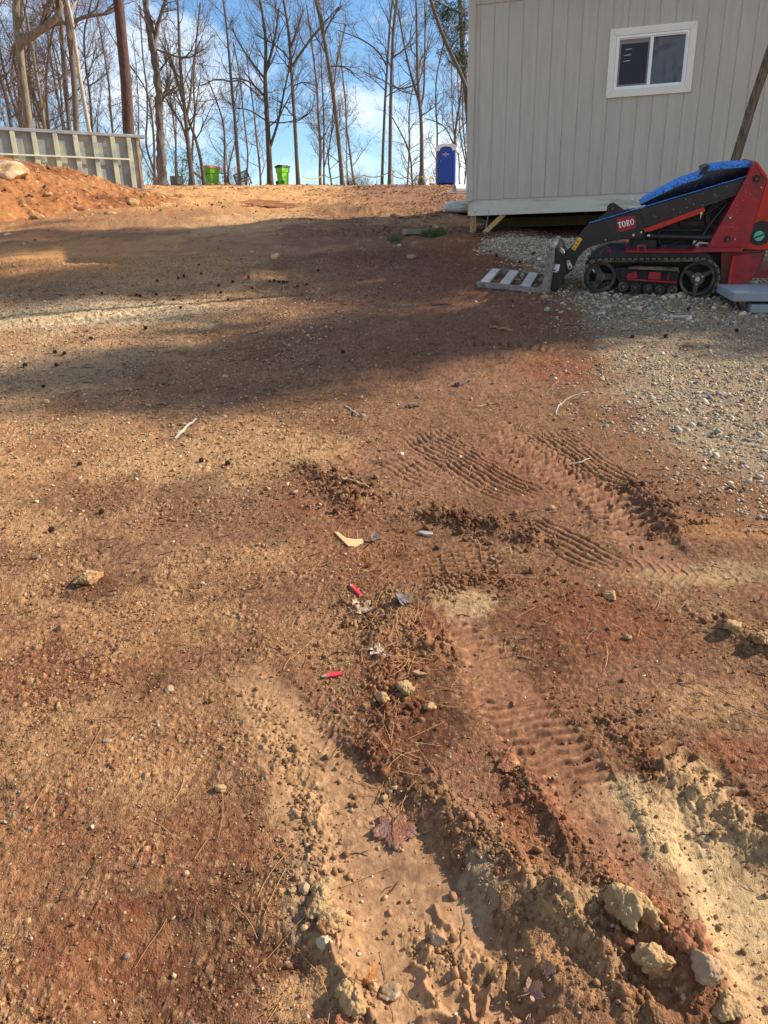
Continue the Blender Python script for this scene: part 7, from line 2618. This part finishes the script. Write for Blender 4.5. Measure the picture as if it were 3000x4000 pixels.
# leaves, chips and bark over the far ground
px = np.concatenate([rg.normal(1620, 260, 9000), rg.uniform(450, 1250, 2600), rg.uniform(1850, 3000, 3500)])
py = np.concatenate([722 + 200 * rg.uniform(0, 1, 9000) ** 1.6, 700 + 45 * rg.uniform(0, 1, 2600) ** 1.5, rg.uniform(850, 935, 3500)])
k = (px > 300) & (px < 3100)
px, py = px[k], py[k]
H_ = hits(px, np.maximum(py, 718))
k = (H_[:, 1] < 60) & (fbm(H_[:, 0], H_[:, 1] * .5, .8, 4, 450) > rg.uniform(-.3, .35, len(H_)))
H_ = H_[k]
n = len(H_)
z = ground(H_[:, 0], H_[:, 1])[0] + .012
a = rg.uniform(0, 6.28, n)
l = rg.uniform(.02, .070, n) * np.clip(H_[:, 1] / 28, .45, 1.2)
w = l * rg.uniform(.3, .8, n)
c, s = np.cos(a), np.sin(a)
tl = rg.normal(0, .35, (n, 2))
q = []
for sx, sy in ((-1, -1), (1, -1), (1, 1), (-1, 1)):
    dx, dy = sx * l * c - sy * w * s, sx * l * s + sy * w * c
    q.append(np.stack([H_[:, 0] + dx, H_[:, 1] + dy, z + np.abs(dx * tl[:, 0] + dy * tl[:, 1]) + l * .12 * (sx * sy > 0)], 1))
V = np.stack(q, 1).reshape(-1, 3)
lc = np.repeat(palette(rg, n, [(.38, .24, .13), (.26, .11, .055), (.14, .06, .035), (.46, .33, .19), (.26, .16, .10)], [3, 4, 4, 1, 2]), 4, 0)
tag(np_mesh('leaf_litter', V, np.arange(len(V)).reshape(-1, 4), mat('dry_litter', (1, 1, 1), .85, var=.25, scale=20, bump=0, attr='Col'), color=lc), 'dead leaves, bark and wood chips over the far ground', 'leaf litter', kind='stuff')
# rubble on the dirt pile
n = 2600
A_ = rg.uniform(-.5, 11, n)
B_ = rg.uniform(-6.5, 1.5, n)
ii_ = ((A_ + 4) / 16.6 * (nu - 1)).round().astype(int)
jj_ = ((B_ + 7.6) / 12.0 * (nv - 1)).round().astype(int)
hp_ = ph[ii_, jj_]
k = (hp_ > .04) | (rg.uniform(0, 1, n) < .25)
A_, B_, hp_, zb_ = A_[k], B_[k], hp_[k], base[ii_, jj_][k]
XY = np.stack([pa[0] + A_ * ud[0] + B_ * vd[0], pa[1] + A_ * ud[1] + B_ * vd[1]], 1)
sz = np.minimum(rg.lognormal(math.log(.018), .6, len(XY)), .09)
_keep = ground
ground = lambda x, y, fine=True: (zb_ + np.maximum(hp_, 0), None)
scatter('pile_rubble', 'loose stones and lumps on the face of the dirt pile', 'rubble', XY, sz, palette(rg, len(XY), [(.36, .22, .10), (.26, .12, .05), (.15, .065, .03), (.48, .36, .22)], [4, 4, 4, 1.3]), stone_m, 9, .7)
ground = _keep
# pebbles, chips and clods on the far track
n = 5200
yy = 9 * (52 / 9) ** rg.uniform(0, 1, n)
A = np.stack([rg.uniform(-.52, .25, n) * yy, yy], 1)
k = fbm(A[:, 0], A[:, 1], .7, 4, 490) > rg.uniform(-.4, .4, n)
A, yy = A[k], yy[k]
scatter('track_pebbles', 'small stones and clods lying on the far track', 'pebbles', A, rg.lognormal(math.log(.010), .5, len(A)) * (yy / 14) ** .6, palette(rg, len(A), [(.50, .34, .18), (.30, .14, .06), (.14, .06, .03), (.58, .46, .30)], [3, 4, 4, 1.5]), stone_m, 10, .6)
# dark bits of bark and stem
n = 3600
px = rg.uniform(-100, 3100, n)
py = 1150 + 2300 * rg.uniform(0, 1, n) ** 1.9
H_ = hits(px, py)
k = fbm(H_[:, 0], H_[:, 1], .9, 4, 495) > rg.uniform(-.35, .35, n)
H_ = H_[k]
zz = gh(H_[:, 0], H_[:, 1])
L = Limbs()
for (x, y), z in zip(H_, zz):
    a = rg.normal(.25, .7)
    l = rg.lognormal(math.log(.022), .55)
    d = np.array((math.cos(a), math.sin(a), rg.normal(.13 * math.sin(a), .12))) * l
    b = np.array((-d[1], d[0], 0)) * rg.normal(0, .25)
    p = np.array((x, y, z + .003))
    r = rg.uniform(.0011, .0028) * (y / 3.2) ** .5
    L.chain([p - d, p + b, p + d], [r * .6, r, r * .5], 3)
tag(np_mesh('bark_bits', np.concatenate(L.V), np.concatenate(L.F), mat('dark_bark_bits', (.075, .04, .025), .9, var=.4, scale=5, bump=0)), 'dark slivers of bark and stem strewn over the clay', 'bark bits', kind='stuff')
